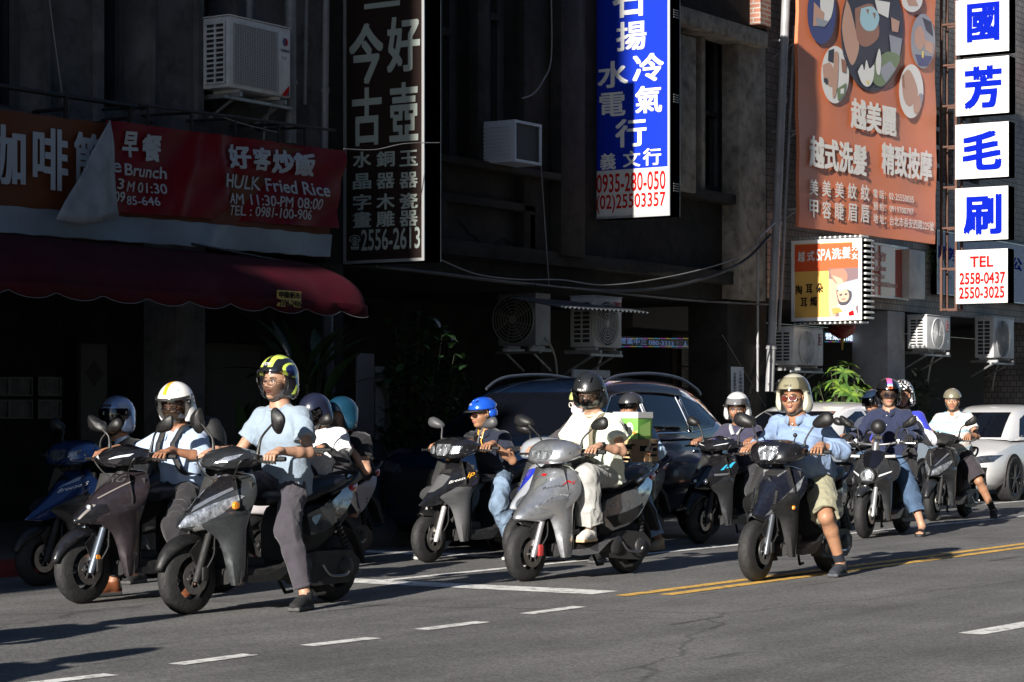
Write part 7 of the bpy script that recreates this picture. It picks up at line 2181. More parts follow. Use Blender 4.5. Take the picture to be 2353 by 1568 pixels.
patch2(apB, 'turn_signal', AMB, bB, [(.105, .585), (.165, .595), (.198, .63), (.13, .625)], off=.008)
patch(apB, 'pinstripe', mat('champagne_line', (.45, .40, .36), .3, .6), bB, [[(.045, .70), (.165, .852), (.158, .858), (.036, .705)], [(.04, .665), (.06, .66), (.02, .54), (.012, .54)]], off=.006, cuts=2)
patch2(cwB, 'led_strip', LEDW, cB, [(.04, .965), (.155, .985), (.165, 1.005), (.08, .985)])
lettering(apB, 'DRG', mat('dim_silver', (.2, .19, .2), .35, .7), bB, -.05, .80, .09, .85, rise=.01)
SHIRT = cloth('pale_blue_shirt', (.36, .45, .60), .05); BLKC = cloth('black_trousers', (.022, .021, .024)); BRSH = mat('brown_leather', (.16, .055, .025), .3, coat=.4)
pB, HB, jB = make_person(sB, dict(h=.005, skin=2, shirt=SHIRT, shirt_name='shirt', sleeve=1.30, collar='polo', pants=BLKC, shoe=(BRSH, SHS, None), yaw=14, pitch=12, drop=.17, neck=(-.27, 0, 1.35), foot_l=(-.10, .33, .092), foot_r=(.06, -.32, .092), toe_r=(1, -.1, 0), reach=1, grip=(.17, .30, .985), seed=11, fold=.016, hem=.04, ehint=(-.3, .9, -.5), trad=(.10, .085, .08)), 'rider in pale blue office shirt with tan face mask and white orange-striped helmet')
HWHT = mat('helmet_white_gloss', (.70, .69, .67), .2, coat=1.0); HORG = mat('helmet_orange', (.80, .36, .03), .25, coat=1.0); HGLD = mat('helmet_tan_print', (.42, .25, .08), .4); HGRN = mat('helmet_green_print', (.28, .40, .33), .4)
def mfB(Cc):
    x, y, z = Cc[:, 0], Cc[:, 1], Cc[:, 2]; m = np.zeros(len(Cc), int)
    m[(np.abs(y + .012) < .018) & (z > .11)] = 1
    r2 = ((x + .05)/.035)**2 + ((z - .05)/.04)**2; m[(y > .07) & (r2 < 1) & (r2 > .35)] = 2; m[(y > .07) & (r2 < .12)] = 2
    r2 = ((y - .06)/.019)**2 + ((z - .125)/.017)**2; m[(x > 0) & (r2 < 1) & (r2 > .45)] = 3
    r2 = ((y + .005)/.014)**2 + ((z - .105)/.014)**2; m[(x > 0) & (r2 < 1) & (r2 > .4)] = 1
    return m
hB = helmet(pB, HB, 'jet', [HWHT, HORG, HGLD, HGRN, BLK], mfB, .0045, SMK, (.30, -.74))
hlabel(hB, HB, 'SONGAR', HORG, -.035, .078, .025, .088)
q = MB(); q.grid([[HB @ p for p in row] for row in ellshell((-.016, 0, .03), (.166, .142, .162), (-80, 80), (.26, .36), 28, 2)]); q.build('visor_rim', BLKM, hB, 60)
spectacles(pB, HB, BLKM, LENSC, .95); face_mask(pB, HB, cloth('tan_mask', (.42, .29, .18)))
def strapline(J, s, n=12, out=.040, y0=.085, y1=.072):
    sh = J['sh'][s]; fw, up, lat, ch, nk = J['fw'], J['up'], J['lat'], J['chest'], J['neck']
    return smooth_line([nk - up*.08 - fw*.13 + lat*(s*y0), nk + up*.008 - fw*.06 + lat*(s*y0), nk + up*.006 + fw*.045 + lat*(s*y0), nk - up*.09 + fw*(.085 + out) + lat*(s*y1), ch + up*.04 + fw*(.105 + out) + lat*(s*y1), ch - up*.06 + fw*(.105 + out) + lat*(s*(y1 + .02)), ch - up*.15 + fw*(.07 + out) + lat*(s*.13), ch - up*.18 - fw*.02 + lat*(s*.16)], 5)
BAGM = mat('black_nylon', (.012, .012, .013), .6, bump=.4, bscale=400)
bp = empty('backpack', sB.location, sB.rotation_euler.z, 'black backpack on the pale blue shirt rider', 'backpack')
m = MB(); c = jB['chest'] - jB['fw']*.22 + jB['up']*.02; m.loft([sup_ring((c.x - dx, 0, c.z + dz), w, hh, 3, 20) for dx, dz, w, hh in ((-.06, 0, .12, .17), (-.02, 0, .16, .22), (.06, 0, .16, .22), (.12, -.02, .13, .18))]); m.build('bag_body', BAGM, bp, 60)
for s in (1, -1):
    m = MB(); m.tube(strapline(jB, s), .024, 8, flat=.35); m.build('shoulder_strap', BAGM, bp, 60)

# ---- C: blue scooter in the shade
sC, apC, cwC, pnC = make_scooter(dict(apron='beak', body=BLUP, side=CHAR, rf=.21, wb=1.22, cowl='head', cowlmat=BLUP, trim=BLKM, mirror=(.16, .31, 1.19)), on_ground(88, 1347), 3.0, 'bright blue long-nosed scooter at the kerb in half shade')
bC = bvh_of(apC); cC = bvh_of(cwC)
patch2(cwC, 'turn_signal', LAMPD, cC, [(.095, .945), (.165, .965), (.18, 1.01), (.11, .995)]); patch(cwC, 'headlight', LAMPD, cC, [[(-.085, .95), (-.04, .928), (.04, .928), (.085, .95), (.08, 1.01), (-.08, 1.01)]], mirror=False)
patch(apC, 'vent', BLKP, bC, [[(-.05, .81), (.05, .81), (.06, .78), (-.06, .78)]], mirror=False); patch(apC, 'grey_flash', SILP, bC, [[(.03, .72), (.10, .80), (.13, .82), (.12, .78)]], cuts=2)
lettering(apC, 'Breeze S', WHT, bC, .05, .685, .17, .715, rise=.06)
pC, HC, jC = make_person(sC, dict(h=.007, skin=1, shirt=cloth('black_jacket', (.010, .011, .014)), shirt_name='jacket', sleeve=1.9, collar='polo', collarmat=SHIRT, pants=BLKC, shoe=(SHB, SHS, None), yaw=0, drop=.24, hip=(-.28, 0, .80), neck=(-.20, 0, 1.34), grip=(.17, .29, .985), foot_r=(.02, -.34, .092)), 'rider in black jacket with silver-blue helmet and dark visor')
HSIL = mat('helmet_silver_blue', (.16, .22, .36), .22, .5, coat=1.0)
helmet(pC, HC, 'jet', [HSIL, BLKM], lambda P: ((P[:, 0] > .05) & (np.abs(P[:, 1]) < .05) & (np.abs(P[:, 2] - .10) < .008)).astype(int), .005, DSMK, (.30, -.8)); face_mask(pC, HC, cloth('grey_mask', (.35, .36, .38)))

# ---- D: two riders on a pale scooter behind A
sD, apD, cwD, pnD = make_scooter(dict(apron='round', body=PALE, side=PALE, panelmat=PALE, rf=.21, wb=1.22, cowl='head', trim=BLKM), on_ground(588, 1312), 2.0, 'pale grey scooter carrying two people, hidden behind the gunmetal one')
pD, HD, jD = make_person(sD, dict(h=.006, skin=1, shirt=cloth('white_cotton', (.60, .60, .61)), pants=BLKC, shoe=(SHB, SHS, None), armsleeve=mat('black_arm_sleeve', (.012, .012, .014), .7), yaw=-18, pitch=28, hip=(-.32, 0, .79), drop=.06, neck=(-.19, 0, 1.24), head=(.075, 0, .10), grip=(.10, .22, .97), seed=21, loose=1.12), 'rider in white t-shirt with black arm sleeve and black helmet, leaning forward')
helmet(pD, HD, 'jet', [mat('helmet_dark_navy', (.012, .014, .03), .25, coat=1.0), BLK], None, .005, DSMK, (.3, -.7)); face_mask(pD, HD, cloth('white_mask', (.5, .5, .55)))
pD2, HD2, jD2 = make_person(sD, dict(h=.007, skin=0, shirt=cloth('black_tee', (.012, .012, .014)), pants=BLKC, shoe=(SHB, SHS, None), yaw=-25, pitch=12, hip=(-.66, 0, .85), drop=.16, neck=(-.50, 0, 1.29), head=(.04, 0, .125), hand_l=(-.30, .15, .96), hand_r=(-.30, -.15, .96), foot_l=(-.38, .22, .40), foot_r=(-.38, -.22, .40)), 'pillion passenger in black with a teal helmet behind the white t-shirt rider')
helmet(pD2, HD2, 'jet', [mat('helmet_teal', (.006, .035, .065), .3, coat=.8), BLK], None, .005)

# ---- E: black long-nosed scooter, blue helmet
sE, apE, cwE, pnE = make_scooter(dict(apron='beak', body=BLKP, side=GTEX, rf=.21, wb=1.22, cowl='head', cowlmat=BLKP, spokes=3, fork=mat('pale_fork', (.42, .41, .40), .45, .5), trim=BLKM, fend=(60, 130), mirror=(.17, .30, 1.20), mirmat=mat('grey_mirror_shell', (.06, .06, .065), .5), msize=(.085, .045), mtilt=18, rail=BLK), on_ground(985, 1293), 4.5, 'black long-nosed scooter with grey lower panels and a white and orange script')
bE = bvh_of(apE); cE = bvh_of(cwE)
patch(cwE, 'headlight', LAMP, cE, [[(-.075, .955), (-.045, .922), (.045, .922), (.075, .955), (.085, 1.02), (-.07, 1.02)]], mirror=False, cuts=4)
patch2(cwE, 'turn_signal', LAMP, cE, [(.082, .935), (.155, .945), (.175, 1.0), (.095, 1.005)])
patch(apE, 'scoop', BLKM, bE, [[(-.05, .80), (.05, .80), (.06, .765), (-.06, .765)]], mirror=False); patch(apE, 'inset_panel', GTEX, bE, [[(.0, .76), (.07, .74), (.06, .66), (.03, .61), (0, .60), (-.03, .61), (-.06, .66), (-.07, .74)]], mirror=False)
lettering(apE, 'Breeze', WHT, bE, .085, .675, .165, .700, rise=.045); lettering(apE, 'jp', HORG, bE, .165, .715, .20, .770, rise=.02)
NVY = cloth('navy_pique', (.014, .018, .032)); JEAN = mat('faded_denim', (.13, .185, .26), .85, noise=.55, nscale=7, bump=.35, bscale=500)
def jeanf(Cc): return np.zeros(len(Cc), int)
pE, HE, jE = make_person(sE, dict(h=.005, skin=1, shirt=NVY, collar='polo', pants=JEAN, shoe=(mat('dark_grey_canvas', (.03, .03, .032), .8), mat('pale_sole', (.45, .44, .42), .7), None), yaw=-22, pitch=6, drop=.11, hip=(-.33, 0, .79), neck=(-.16, 0, 1.26), head=(.05, 0, .135), foot_l=(-.20, .33, .092), foot_r=(.22, -.30, .092), toe_l=(1, .1, 0), reach=1, grip=(.17, .29, .985), seed=31, trad=(.105, .088, .085), pfold=.016, hem=.03), 'rider in navy polo, sunglasses and shiny blue cycling-style helmet')
HBL2 = mat('helmet_bright_blue', (.015, .10, .62), .2, .3, coat=1.0)
hE = helmet(pE, HE, 'bike', [HBL2, BLK], None, .0045, None, peak=BLK)
hlabel(hE, HE, 'GVR', WHT, -.02, .085, .02, .10)
spectacles(pE, HE, mat('dark_frame', (.02, .015, .012), .3), LENSD, 1.05, .002)
m = MB(); 
for s in (1, -1): m.tube(strapline(jE, s, y0=.035, y1=.02, out=.03)[8:24], .006, 6, flat=.6)
m.build('orange_piping', HORG, jE['shirt'], 60)
ca = empty('action_camera', sE.location, sE.rotation_euler.z, 'black action camera rig strapped on the navy polo chest', 'camera')
m = MB(); c = jE['chest'] + jE['fw']*.185 + jE['up']*.05 + Vector((0, -.045, 0)); m.box(c - Vector((.03, .045, .05)), c + Vector((.03, .045, .05)), bev=.01); m.build('camera_body', BLKM, ca)
m = MB(); m.lathe([(0, .035), (.018, .034), (.022, .02)], c + Vector((.005, 0, -.015)), 'x', 16); m.box(c + Vector((-.01, -.05, .055)), c + Vector((.025, .05, .075)), bev=.006); m.build('mount', BLK, ca)
m = MB(); m.box(jE['chest'] + jE['fw']*.172 + Vector((0, .06, -.055)), jE['chest'] + jE['fw']*.18 + Vector((.004, .095, -.03))); m.build('badge', HORG, jE['shirt'])

# ---- F: silver scooter, black helmet, cream tee
sF, apF, cwF, pnF = make_scooter(dict(apron='round', body=SILP, side=SILP, rf=.215, wb=1.25, cowl='head', cowlmat=SILP, fork=mat('silver_fork', (.30, .30, .31), .4, .6), caliper=mat('red_caliper', (.45, .04, .04), .4), trim=SILP, fend=(70, 130), mirror=(.15, .33, 1.20), mirror_r=(.26, .34, 1.22), msize=(.092, .048), mtilt=12, rail=SILP, wf=.125, pw=1.9), on_ground(1207, 1336), 8.0, 'silver round-nosed scooter with a red brake caliper')
bF = bvh_of(apF); cF = bvh_of(cwF)
patch(cwF, 'headlight', LAMP, cF, [[(-.10, .985), (-.075, .935), (.0, .925), (.075, .935), (.13, .99), (.12, 1.0), (.0, .995), (-.11, 1.0)]], mirror=False, cuts=4)
patch2(apF, 'turn_signal', LAMP, bF, [(.075, .565), (.115, .56), (.20, .645), (.205, .675), (.15, .655)], off=.006)
patch(apF, 'emblem', mat('emblem_grey', (.22, .23, .22), .3, .5), bF, [[(0, .695), (.05, .755), (.04, .785), (-.04, .785), (-.05, .755)]], mirror=False); patch(apF, 'red_badge', REDT, bF, [[(-.02, .80), (.02, .80), (.022, .815), (-.022, .815)]], mirror=False, off=.006, cuts=1)
lettering(apF, 'Racing', mat('dark_script', (.05, .05, .06), .4), bF, .06, .69, .165, .715, rise=.03); lettering(apF, 'M', REDT, bF, .155, .73, .20, .765, rise=.01, shear=.3)
patch(pnF, 'mesh_panel', BLKM, bvh_of(pnF), [[(.16, .47), (.26, .385), (.45, .43), (.66, .54), (.60, .56), (.40, .51)]], SIDE, mirror=False)
lettering(pnF, 'Racing', mat('dark_script', (.05, .05, .06)), bvh_of(pnF), .62, .60, .80, .64, SIDE, rise=.07)
CREAMT = cloth('cream_green_cotton', (.60, .64, .53), .04); GRYP = cloth('pale_grey_denim', (.34, .34, .325), .15, bump=.5)
pF, HF, jF = make_person(sF, dict(h=.0045, skin=0, shirt=CREAMT, pants=GRYP, collarmat=cloth('sage_rib', (.42, .46, .36)), shoe=(mat('white_leather', (.62, .60, .55), .5), mat('gum_sole', (.50, .36, .20), .6), mat('white_lace', (.7, .7, .68), .8)), yaw=22, pitch=22, drop=.04, hip=(-.32, 0, .80), neck=(-.19, 0, 1.34), head=(.05, 0, .135), foot_l=(.04, .155, .375), toe_l=(1, .25, 0), foot_r=(.10, -.12, .375), grip=(.17, .30, .985), reach=1, seed=41, trad=(.11, .095, .10), leglen=.95, loose=1.1, fold=.012, arm=.92), 'rider in pale cream t-shirt and black full helmet looking down, on silver scooter')
hF = helmet(pF, HF, 'full', [mat('helmet_black_satin', (.014, .015, .017), .34, coat=.25), BLK], None, .0045, SMK, (.26, -.66), vent=True); hlabel(hF, HF, 'NEXT', WHT, -.05, .076, .02, .092)
face_mask(pF, HF, cloth('black_mask', (.012, .012, .016)))
bag = empty('shoulder_bag', sF.location, sF.rotation_euler.z, 'olive canvas shoulder bag slung across the cream t-shirt', 'bag'); OLV = mat('olive_webbing', (.20, .17, .115), .8, bump=.4, bscale=300)
nk, ch, fw, up, lat, hp_ = jF['neck'], jF['chest'], jF['fw'], jF['up'], jF['lat'], jF['hip']
m = MB(); m.tube(smooth_line([nk - up*.03 - fw*.06 + lat*.10, nk - up*.025 + fw*.03 + lat*.105, ch + up*.06 + fw*.165 + lat*.085, ch - up*.08 + fw*.175 + lat*.06, hp_ + up*.20 + fw*.19 + lat*.03, hp_ + up*.10 + fw*.20 + lat*.01], 6), .026, 8, flat=.25); m.build('strap', OLV, bag, 60)
m = MB(); c = hp_ + fw*.24 + up*.03; m.loft([sup_ring((c.x + dx, c.y + .0, c.z + dz), w, hh, 3, 18) for dx, dz, w, hh in ((-.06, 0, .09, .09), (-.03, 0, .12, .12), (.03, 0, .12, .12), (.06, -.01, .09, .09))]); m.build('bag_body', mat('olive_canvas', (.075, .068, .055), .8, bump=.4, bscale=300), bag, 60)
m = MB(); w_ = jF['wr'][1]; e_ = jF['el'][1]; d = (e_ - w_).normalized(); m.tube([w_ + d*.01, w_ + d*.032], .031, 16); n_ = Vector((.1, .8, .5)).normalized(); c = w_ + d*.021 + n_*.028; m.box(c - Vector((.017, .010, .019)), c + Vector((.017, .010, .019)), bev=.006); m.build('watch', BLKP, pF, 50)

# ---- G: blue and white scooter half hidden behind the silver one
WBL = mat('white_blue_paint', (.45, .48, .52), .3, .4, coat=.8)
sG, apG, cwG, pnG = make_scooter(dict(apron='round', body=WBL, side=BLKM, rf=.21, wb=1.22, cowl='head', cowlmat=WBL, fend=(70, 130), mirror=(.16, .31, 1.16)), on_ground(1194, 1298), 4.0, 'silver and blue scooter half hidden behind the silver one')
bG = bvh_of(apG); patch(apG, 'blue_panel', mat('royal_blue_paint', (.01, .03, .45), .25, coat=1.0), bG, [[(.02, .82), (-.12, .80), (-.20, .70), (-.15, .60), (-.05, .62), (.0, .72)]], mirror=False, cuts=4)
patch2(apG, 'turn_signal', LAMP, bG, [(.075, .565), (.115, .56), (.20, .645), (.205, .675), (.15, .655)])
lettering(apG, '45', WHT, bG, -.17, .66, -.11, .71, off=.008)
pG, HG, jG = make_person(sG, dict(h=.006, skin=0, shirt=cloth('charcoal_tee', (.050, .044, .048)), shirt_mids=None, pants=BLKC, shoe=(SHB, SHS, None), yaw=-15, pitch=5, drop=.10, hip=(-.36, 0, .80), neck=(-.32, 0, 1.33), foot_r=(.05, -.30, .092), grip=(.15, .29, .97), seed=51, hairmask=True), 'rider in dark tee with lavender mask and white glasses peeking out behind')
helmet(pG, HG, 'half', [mat('helmet_lime', (.45, .50, .18), .3, coat=.8), BLK], None, .006); spectacles(pG, HG, mat('white_frame', (.7, .66, .6), .4), LENSC, 1.1, .004); face_mask(pG, HG, cloth('lavender_mask', (.52, .46, .62)))

# ---- H: delivery scooter with two cartons
sH, apH, cwH, pnH = make_scooter(dict(apron='beak', body=CHAR, side=CHAR, rf=.21, wb=1.24, cowl='head', panelmat=CHAR, mirror=(.17, .30, 1.14), rail=BLK), on_ground(1298, 1272), 6.0, 'charcoal scooter loaded with two cartons between the silver one and the car')
DEN = mat('light_denim', (.24, .34, .48), .85, noise=.3, nscale=7, bump=.35, bscale=500)
pH, HH, jH = make_person(sH, dict(h=.006, skin=2, shirt=cloth('light_blue_shirt', (.36, .50, .66)), shirt_name='shirt', sleeve=1.6, collar='polo', pants=DEN, shoe=(mat('tan_suede', (.36, .25, .15), .8, bump=.4, bscale=200), mat('tan_sole', (.22, .15, .09), .7), None), shoekind='boot', yaw=-5, pitch=5, drop=.12, hip=(-.46, 0, .80), neck=(-.42, 0, 1.32), foot_l=(-.30, .40, .092), toe_l=(1, .2, 0), foot_r=(-.05, -.3, .092), hand_l=(-.02, .46, .93), hand_r=(-.02, -.28, .95), seed=61), 'rider in light blue shirt and black visor helmet behind a green duck carton')
helmet(pH, HH, 'half', [mat('helmet_graphite', (.03, .03, .034), .3, coat=.6), BLK], None, .0055, DSMK, (.10, -.30), vth=70)
def carton(name, label, c, size, mats_, rz, band=None):
    o = empty(name, sH.matrix_world @ Vector((0, 0, 0)), 0, label, 'box'); o.location = sH.location; o.rotation_euler = sH.rotation_euler
    m = MB(); M = Matrix.Translation(Vector(c)) @ Matrix.Rotation(R(rz), 4, 'Z'); x, y, z = size
    m.box((-x/2, -y/2, 0), (x/2, y/2, z), 0, M, .006); m.build('carton', mats_[0], o)
    return o, M
CARD = mat('brown_cardboard', (.32, .19, .095), .8, noise=.12, nscale=5, bump=.15, bscale=100); TAPE = mat('tan_tape', (.50, .36, .18), .4)
GRNB = mat('green_print_board', (.13, .33, .05), .5); WHB = mat('white_print_board', (.62, .62, .60), .5); ORBK = mat('orange_print', (.72, .22, .03), .5)
bx2, M2 = carton('carton', 'brown cardboard carton with black stamps, lower of the two', (-.06, .30, .84), (.28, .34, .21), [CARD], 8)
q = MB()
for a, b, w_, h_ in ((.05, .15, .10, .015), (.05, .12, .07, .012), (.20, .10, .10, .05), (.04, .05, .06, .02), (-.12, .12, .07, .05)): q.add([M2 @ Vector((.1415, a - .08, b)), M2 @ Vector((.1415, a - .08 + w_, b)), M2 @ Vector((.1415, a - .08 + w_, b + h_)), M2 @ Vector((.1415, a - .08, b + h_))], [(0, 1, 2, 3)])
for a, b, w_, h_ in ((-.10, .15, .12, .02), (-.10, .10, .08, .03), (-.10, .05, .13, .02)): q.add([M2 @ Vector((a, .1715, b)), M2 @ Vector((a + w_, .1715, b)), M2 @ Vector((a + w_, .1715, b + h_)), M2 @ Vector((a, .1715, b + h_))], [(0, 1, 2, 3)])
q.build('stamp', BLKT, bx2, 0); q = MB(); q.box((-.1411, -.03, -.001), (.1412, .03, .2115), 0, M2); q.box((.0, -.1712, -.0015), (.05, .1712, .2105), 0, M2); q.build('tape', TAPE, bx2)
bx1, M1 = carton('carton', 'green and white duck carton stacked on the brown one', (-.06, .27, 1.052), (.26, .27, .25), [GRNB], 4)
q = MB(); q.box((-.133, -.138, .195), (.133, .138, .2525), 0, M1); q.build('white_top', WHB, bx1)
def onbox(pts, m_, off): 
    q = MB(); q.add([M1 @ Vector((.1310 + off, a*.74, b*.84)) for a, b in pts], [tuple(range(len(pts)))]); q.build('print', m_, bx1, 0, fix=False)
for s in (0,):
    onbox([(-.18, .0), (.18, .0), (.18, .10), (.05, .05), (-.18, .16)], mat('light_green_print', (.36, .60, .16), .5), .001)
    onbox([(-.13 + .06*math.cos(t), .10 + .10*math.sin(t)) for t in [2*PI*i/20 for i in range(20)]], WHB, .002)
    onbox([(.06 + .055*math.cos(t), .11 + .075*math.sin(t)) for t in [2*PI*i/20 for i in range(20)]], WHB, .002)
    onbox([(.10, .09), (.165, .075), (.165, .05), (.10, .06)], ORBK, .003); onbox([(.075 + .008*math.cos(t), .13 + .009*math.sin(t)) for t in [2*PI*i/10 for i in range(10)]], BLKT, .003)
q = MB(); q.add([M1 @ Vector(p) for p in ((-.09, .1362, .03), (.10, .1362, .03), (.10, .1362, .12), (-.09, .1362, .17))], [(0, 1, 2, 3)]); q.build('print', mat('light_green_print', (.36, .60, .16)), bx1, 0, fix=False)

# ---- I: black scooter with blue graphics, white helmet
sI, apI, cwI, pnI = make_scooter(dict(apron='sport', body=BLKP, side=CHAR, rf=.235, wb=1.34, cowl='slim', cowlmat=BLKP, mirror=(.19, .32, 1.21), crease=.3, panel=SLIM, fend_h=.04), on_ground(1607, 1250), 1.0, 'black scooter with twin round headlamps and cyan flashes')
bI = bvh_of(apI); cI = bvh_of(cwI)
for s in (1, -1):
    h_ = bI.ray_cast(Vector((2, s*.055, .615)), Vector((-1, 0, 0)))[0]; lamp_ball(apI, 'headlight', h_ + Vector((-.006, 0, 0)), .030, LAMP, BLKM)
patch2(apI, 'turn_signal', AMB, bI, [(.125, .575), (.185, .585), (.20, .615), (.14, .615)], off=.008); patch(apI, 'cyan_flash', mat('cyan_print', (.03, .35, .55), .3, coat=.6), bI, [[(.15, .745), (.17, .80), (.19, .81), (.178, .75)], [(.12, .725), (.14, .78), (.15, .78), (.14, .73)]], cuts=2); patch(apI, 'grey_edge', SILP, bI, [[(.09, .69), (.18, .70), (.17, .68), (.10, .67)]], cuts=2)
patch2(cwI, 'led_strip', LEDW, cI, [(.04, .965), (.155, .985), (.165, .998), (.08, .978)])
pI, HI, jI = make_person(sI, dict(h=.006, skin=2, shirt=cloth('purple_navy_cotton', (.040, .038, .066)), sleeve=1.5, pants=cloth('dark_trousers_i', (.03, .03, .035)), shoe=(SHB, SHS, None), yaw=20, pitch=10, drop=.11, hip=(-.34, 0, .80), neck=(-.20, 0, 1.31), head=(.05, 0, .135), grip=(.17, .30, .985), seed=71, hair=HAIRG), 'older rider in purple navy top with white helmet and raised visor')
helmet(pI, HI, 'jet', [mat('helmet_pale_grey', (.55, .55, .56), .3, coat=.6), BLK], None, .0055, SMK, (.62, .05), vth=78)
m = MB(); c = jI['neck']; m.tube(smooth_line([c + Vector((.02, .085, -.02)), c + Vector((.07, .06, -.06)), c + Vector((.10, .02, -.12))], 4), .020, 8, flat=.4); m.tube(smooth_line([c + Vector((.02, -.085, -.02)), c + Vector((.07, -.06, -.06)), c + Vector((.10, -.02, -.12))], 4), .020, 8, flat=.4); m.build('grey_towel', cloth('grey_towelling', (.32, .34, .36)), pI, 60)

# ---- J: blue-black scooter, blue polo and shorts
sJ, apJ, cwJ, pnJ = make_scooter(dict(apron='shield', body=NVBK, side=BLKM, rf=.235, wb=1.30, wf=.13, cowl='head', cowlmat=BLKP, fork=mat('grey_fork', (.10, .11, .125), .35, .6), fend=(75, 125), mirror=(.17, .335, 1.225), msize=(.098, .055), mtilt=20, panelmat=BLKP, trim=BLKM), on_ground(1737, 1336), 0.0, 'blue-black scooter with tall slim side lamps on the yellow line')
bJ = bvh_of(apJ); cJ = bvh_of(cwJ)
patch(cwJ, 'headlight', LAMP, cJ, [[(-.085, .995), (-.05, .925), (.05, .925), (.09, .985), (.085, 1.03), (-.075, 1.03)]], mirror=False, cuts=4)
patch2(apJ, 'turn_signal', LAMP, bJ, [(.115, .60), (.15, .62), (.198, .70), (.205, .80), (.17, .71)], off=.006)
patch(apJ, 'silver_line', SILP, bJ, [[(.055, .50), (.075, .51), (.125, .59), (.175, .69), (.19, .77), (.16, .70), (.11, .605)], [(.05, .80), (.10, .855), (.108, .85), (.06, .79)]], off=.005)
patch(apJ, 'scoop', BLKM, bJ, [[(-.10, .845), (-.06, .80), (.06, .80), (.10, .845), (.05, .825), (-.05, .825)]], mirror=False)
q = MB(); h_ = bJ.ray_cast(Vector((2, 0, .775)), Vector((-1, 0, 0)))[0]; q.lathe([(0, .010), (.024, .008), (.028, 0)], h_, 'x', 24); em = q.build('emblem', CHRM, apJ); q = MB(); put_text(q, 'K', lambda a, b: h_ + Vector((.0125, a, b)), -.012, -.010, .012, .010, 0, .03, 0, Vector((1, 0, 0))); q.build('lettering', BLKT, em, 0)
q = MB(); q.box((.48, -.05, .815), (.50, .0, .84)); 
q = MB(); h_ = bJ.ray_cast(Vector((2, -.06, .835)), Vector((-1, 0, 0)))[0]; q.box(h_ + Vector((-.002, -.022, -.013)), h_ + Vector((.004, .022, .013))); q.build('sticker', SILP, apJ)
lettering(pnJ, 'RCS MOTO', mat('blue_print', (.02, .15, .6), .4), bvh_of(pnJ), .52, .62, .78, .66, SIDE, rise=.06)
q = MB(); h_ = Vector((.40, .195, .56)); q.lathe([(0, .018), (.014, .016), (.018, 0)], h_ + Vector((0, .004, 0)), 'y', 16); q.build('reflector', AMB, apJ)
q = MB(); q.tube([(.22, .12, 1.06), (.22, .13, 1.10)], .006, 6); q.ball((.22, .13, 1.115), .017); q.build('phone_mount', BLK, sJ)
POLO = cloth('blue_pique', (.19, .265, .41), .05); KHK = cloth('khaki_cotton', (.25, .24, .165), .08)
pJ, HJ, jJ = make_person(sJ, dict(h=.0045, skin=1, shirt=POLO, shirt_name='polo_shirt', sleeve=1.72, collar='polo', pants=KHK, trouser_name='shorts', leglen=.47, shoe=(mat('slate_knit', (.025, .032, .042), .8, bump=.5, bscale=250), mat('slate_sole', (.05, .055, .065), .7), mat('slate_lace', (.06, .07, .08), .8)), sock=mat('navy_sock', (.012, .014, .022), .9), sockh=.10, yaw=6, pitch=3, wide=1.12, belly=.06, fat=1.12, hip=(-.34, 0, .81), drop=.09, neck=(-.06, 0, 1.36), head=(.05, 0, .140), headsize=1.05, foot_l=(-.27, .29, .092), toe_l=(1, .10, 0), foot_r=(-.10, -.25, .20), reach=1, grip=(.17, .30, .985), seed=81, fold=.016, leg=1.06, hem=.02, ehint=(-.5, .6, -.6), sw=.19, trad=(.115, .10, .1)), 'stout rider in blue polo, khaki shorts and red-tinted glasses under a khaki-white helmet')
hJ = helmet(pJ, HJ, 'jet', [mat('helmet_khaki', (.42, .41, .32), .3, coat=.7), HWHT, BLK], lambda P: (P[:, 0] < -.03).astype(int), .0045, DUSTV, (.80, .18), vth=80); hlabel(hJ, HJ, 'GP-5', BLKT, -.03, .085, .03, .10)
spectacles(pJ, HJ, mat('silver_frame', (.5, .48, .46), .25, 1.0), mat('red_brown_lens', (.10, .018, .012), .06, coat=1.0), 1.0)

# ---- K: half hidden rider
sK, apK, cwK, pnK = make_scooter(dict(apron='round', body=BLKP, side=CHAR, rf=.21, wb=1.22, cowl='head', mirror=(.17, .31, 1.2)), Vector((24.75, 11.35, 0)), 0.0, 'black scooter half hidden between the blue polo and navy jacket riders')
pK, HK, jK = make_person(sK, dict(h=.007, skin=2, shirt=cloth('slate_jacket', (.045, .055, .085)), shirt_name='jacket', sleeve=1.7, pants=BLKC, shoe=(SHB, SHS, None), yaw=-20, pitch=22, seed=91, neck=(-.2, 0, 1.28), head=(.05, 0, .13), grip=(.17, .29, .985)), 'rider in slate jacket with dark blue helmet looking down, half hidden')
helmet(pK, HK, 'jet', [mat('helmet_midnight', (.012, .022, .045), .2, coat=1.0), BLK], None, .006, DSMK, (.62, .0), vth=78)

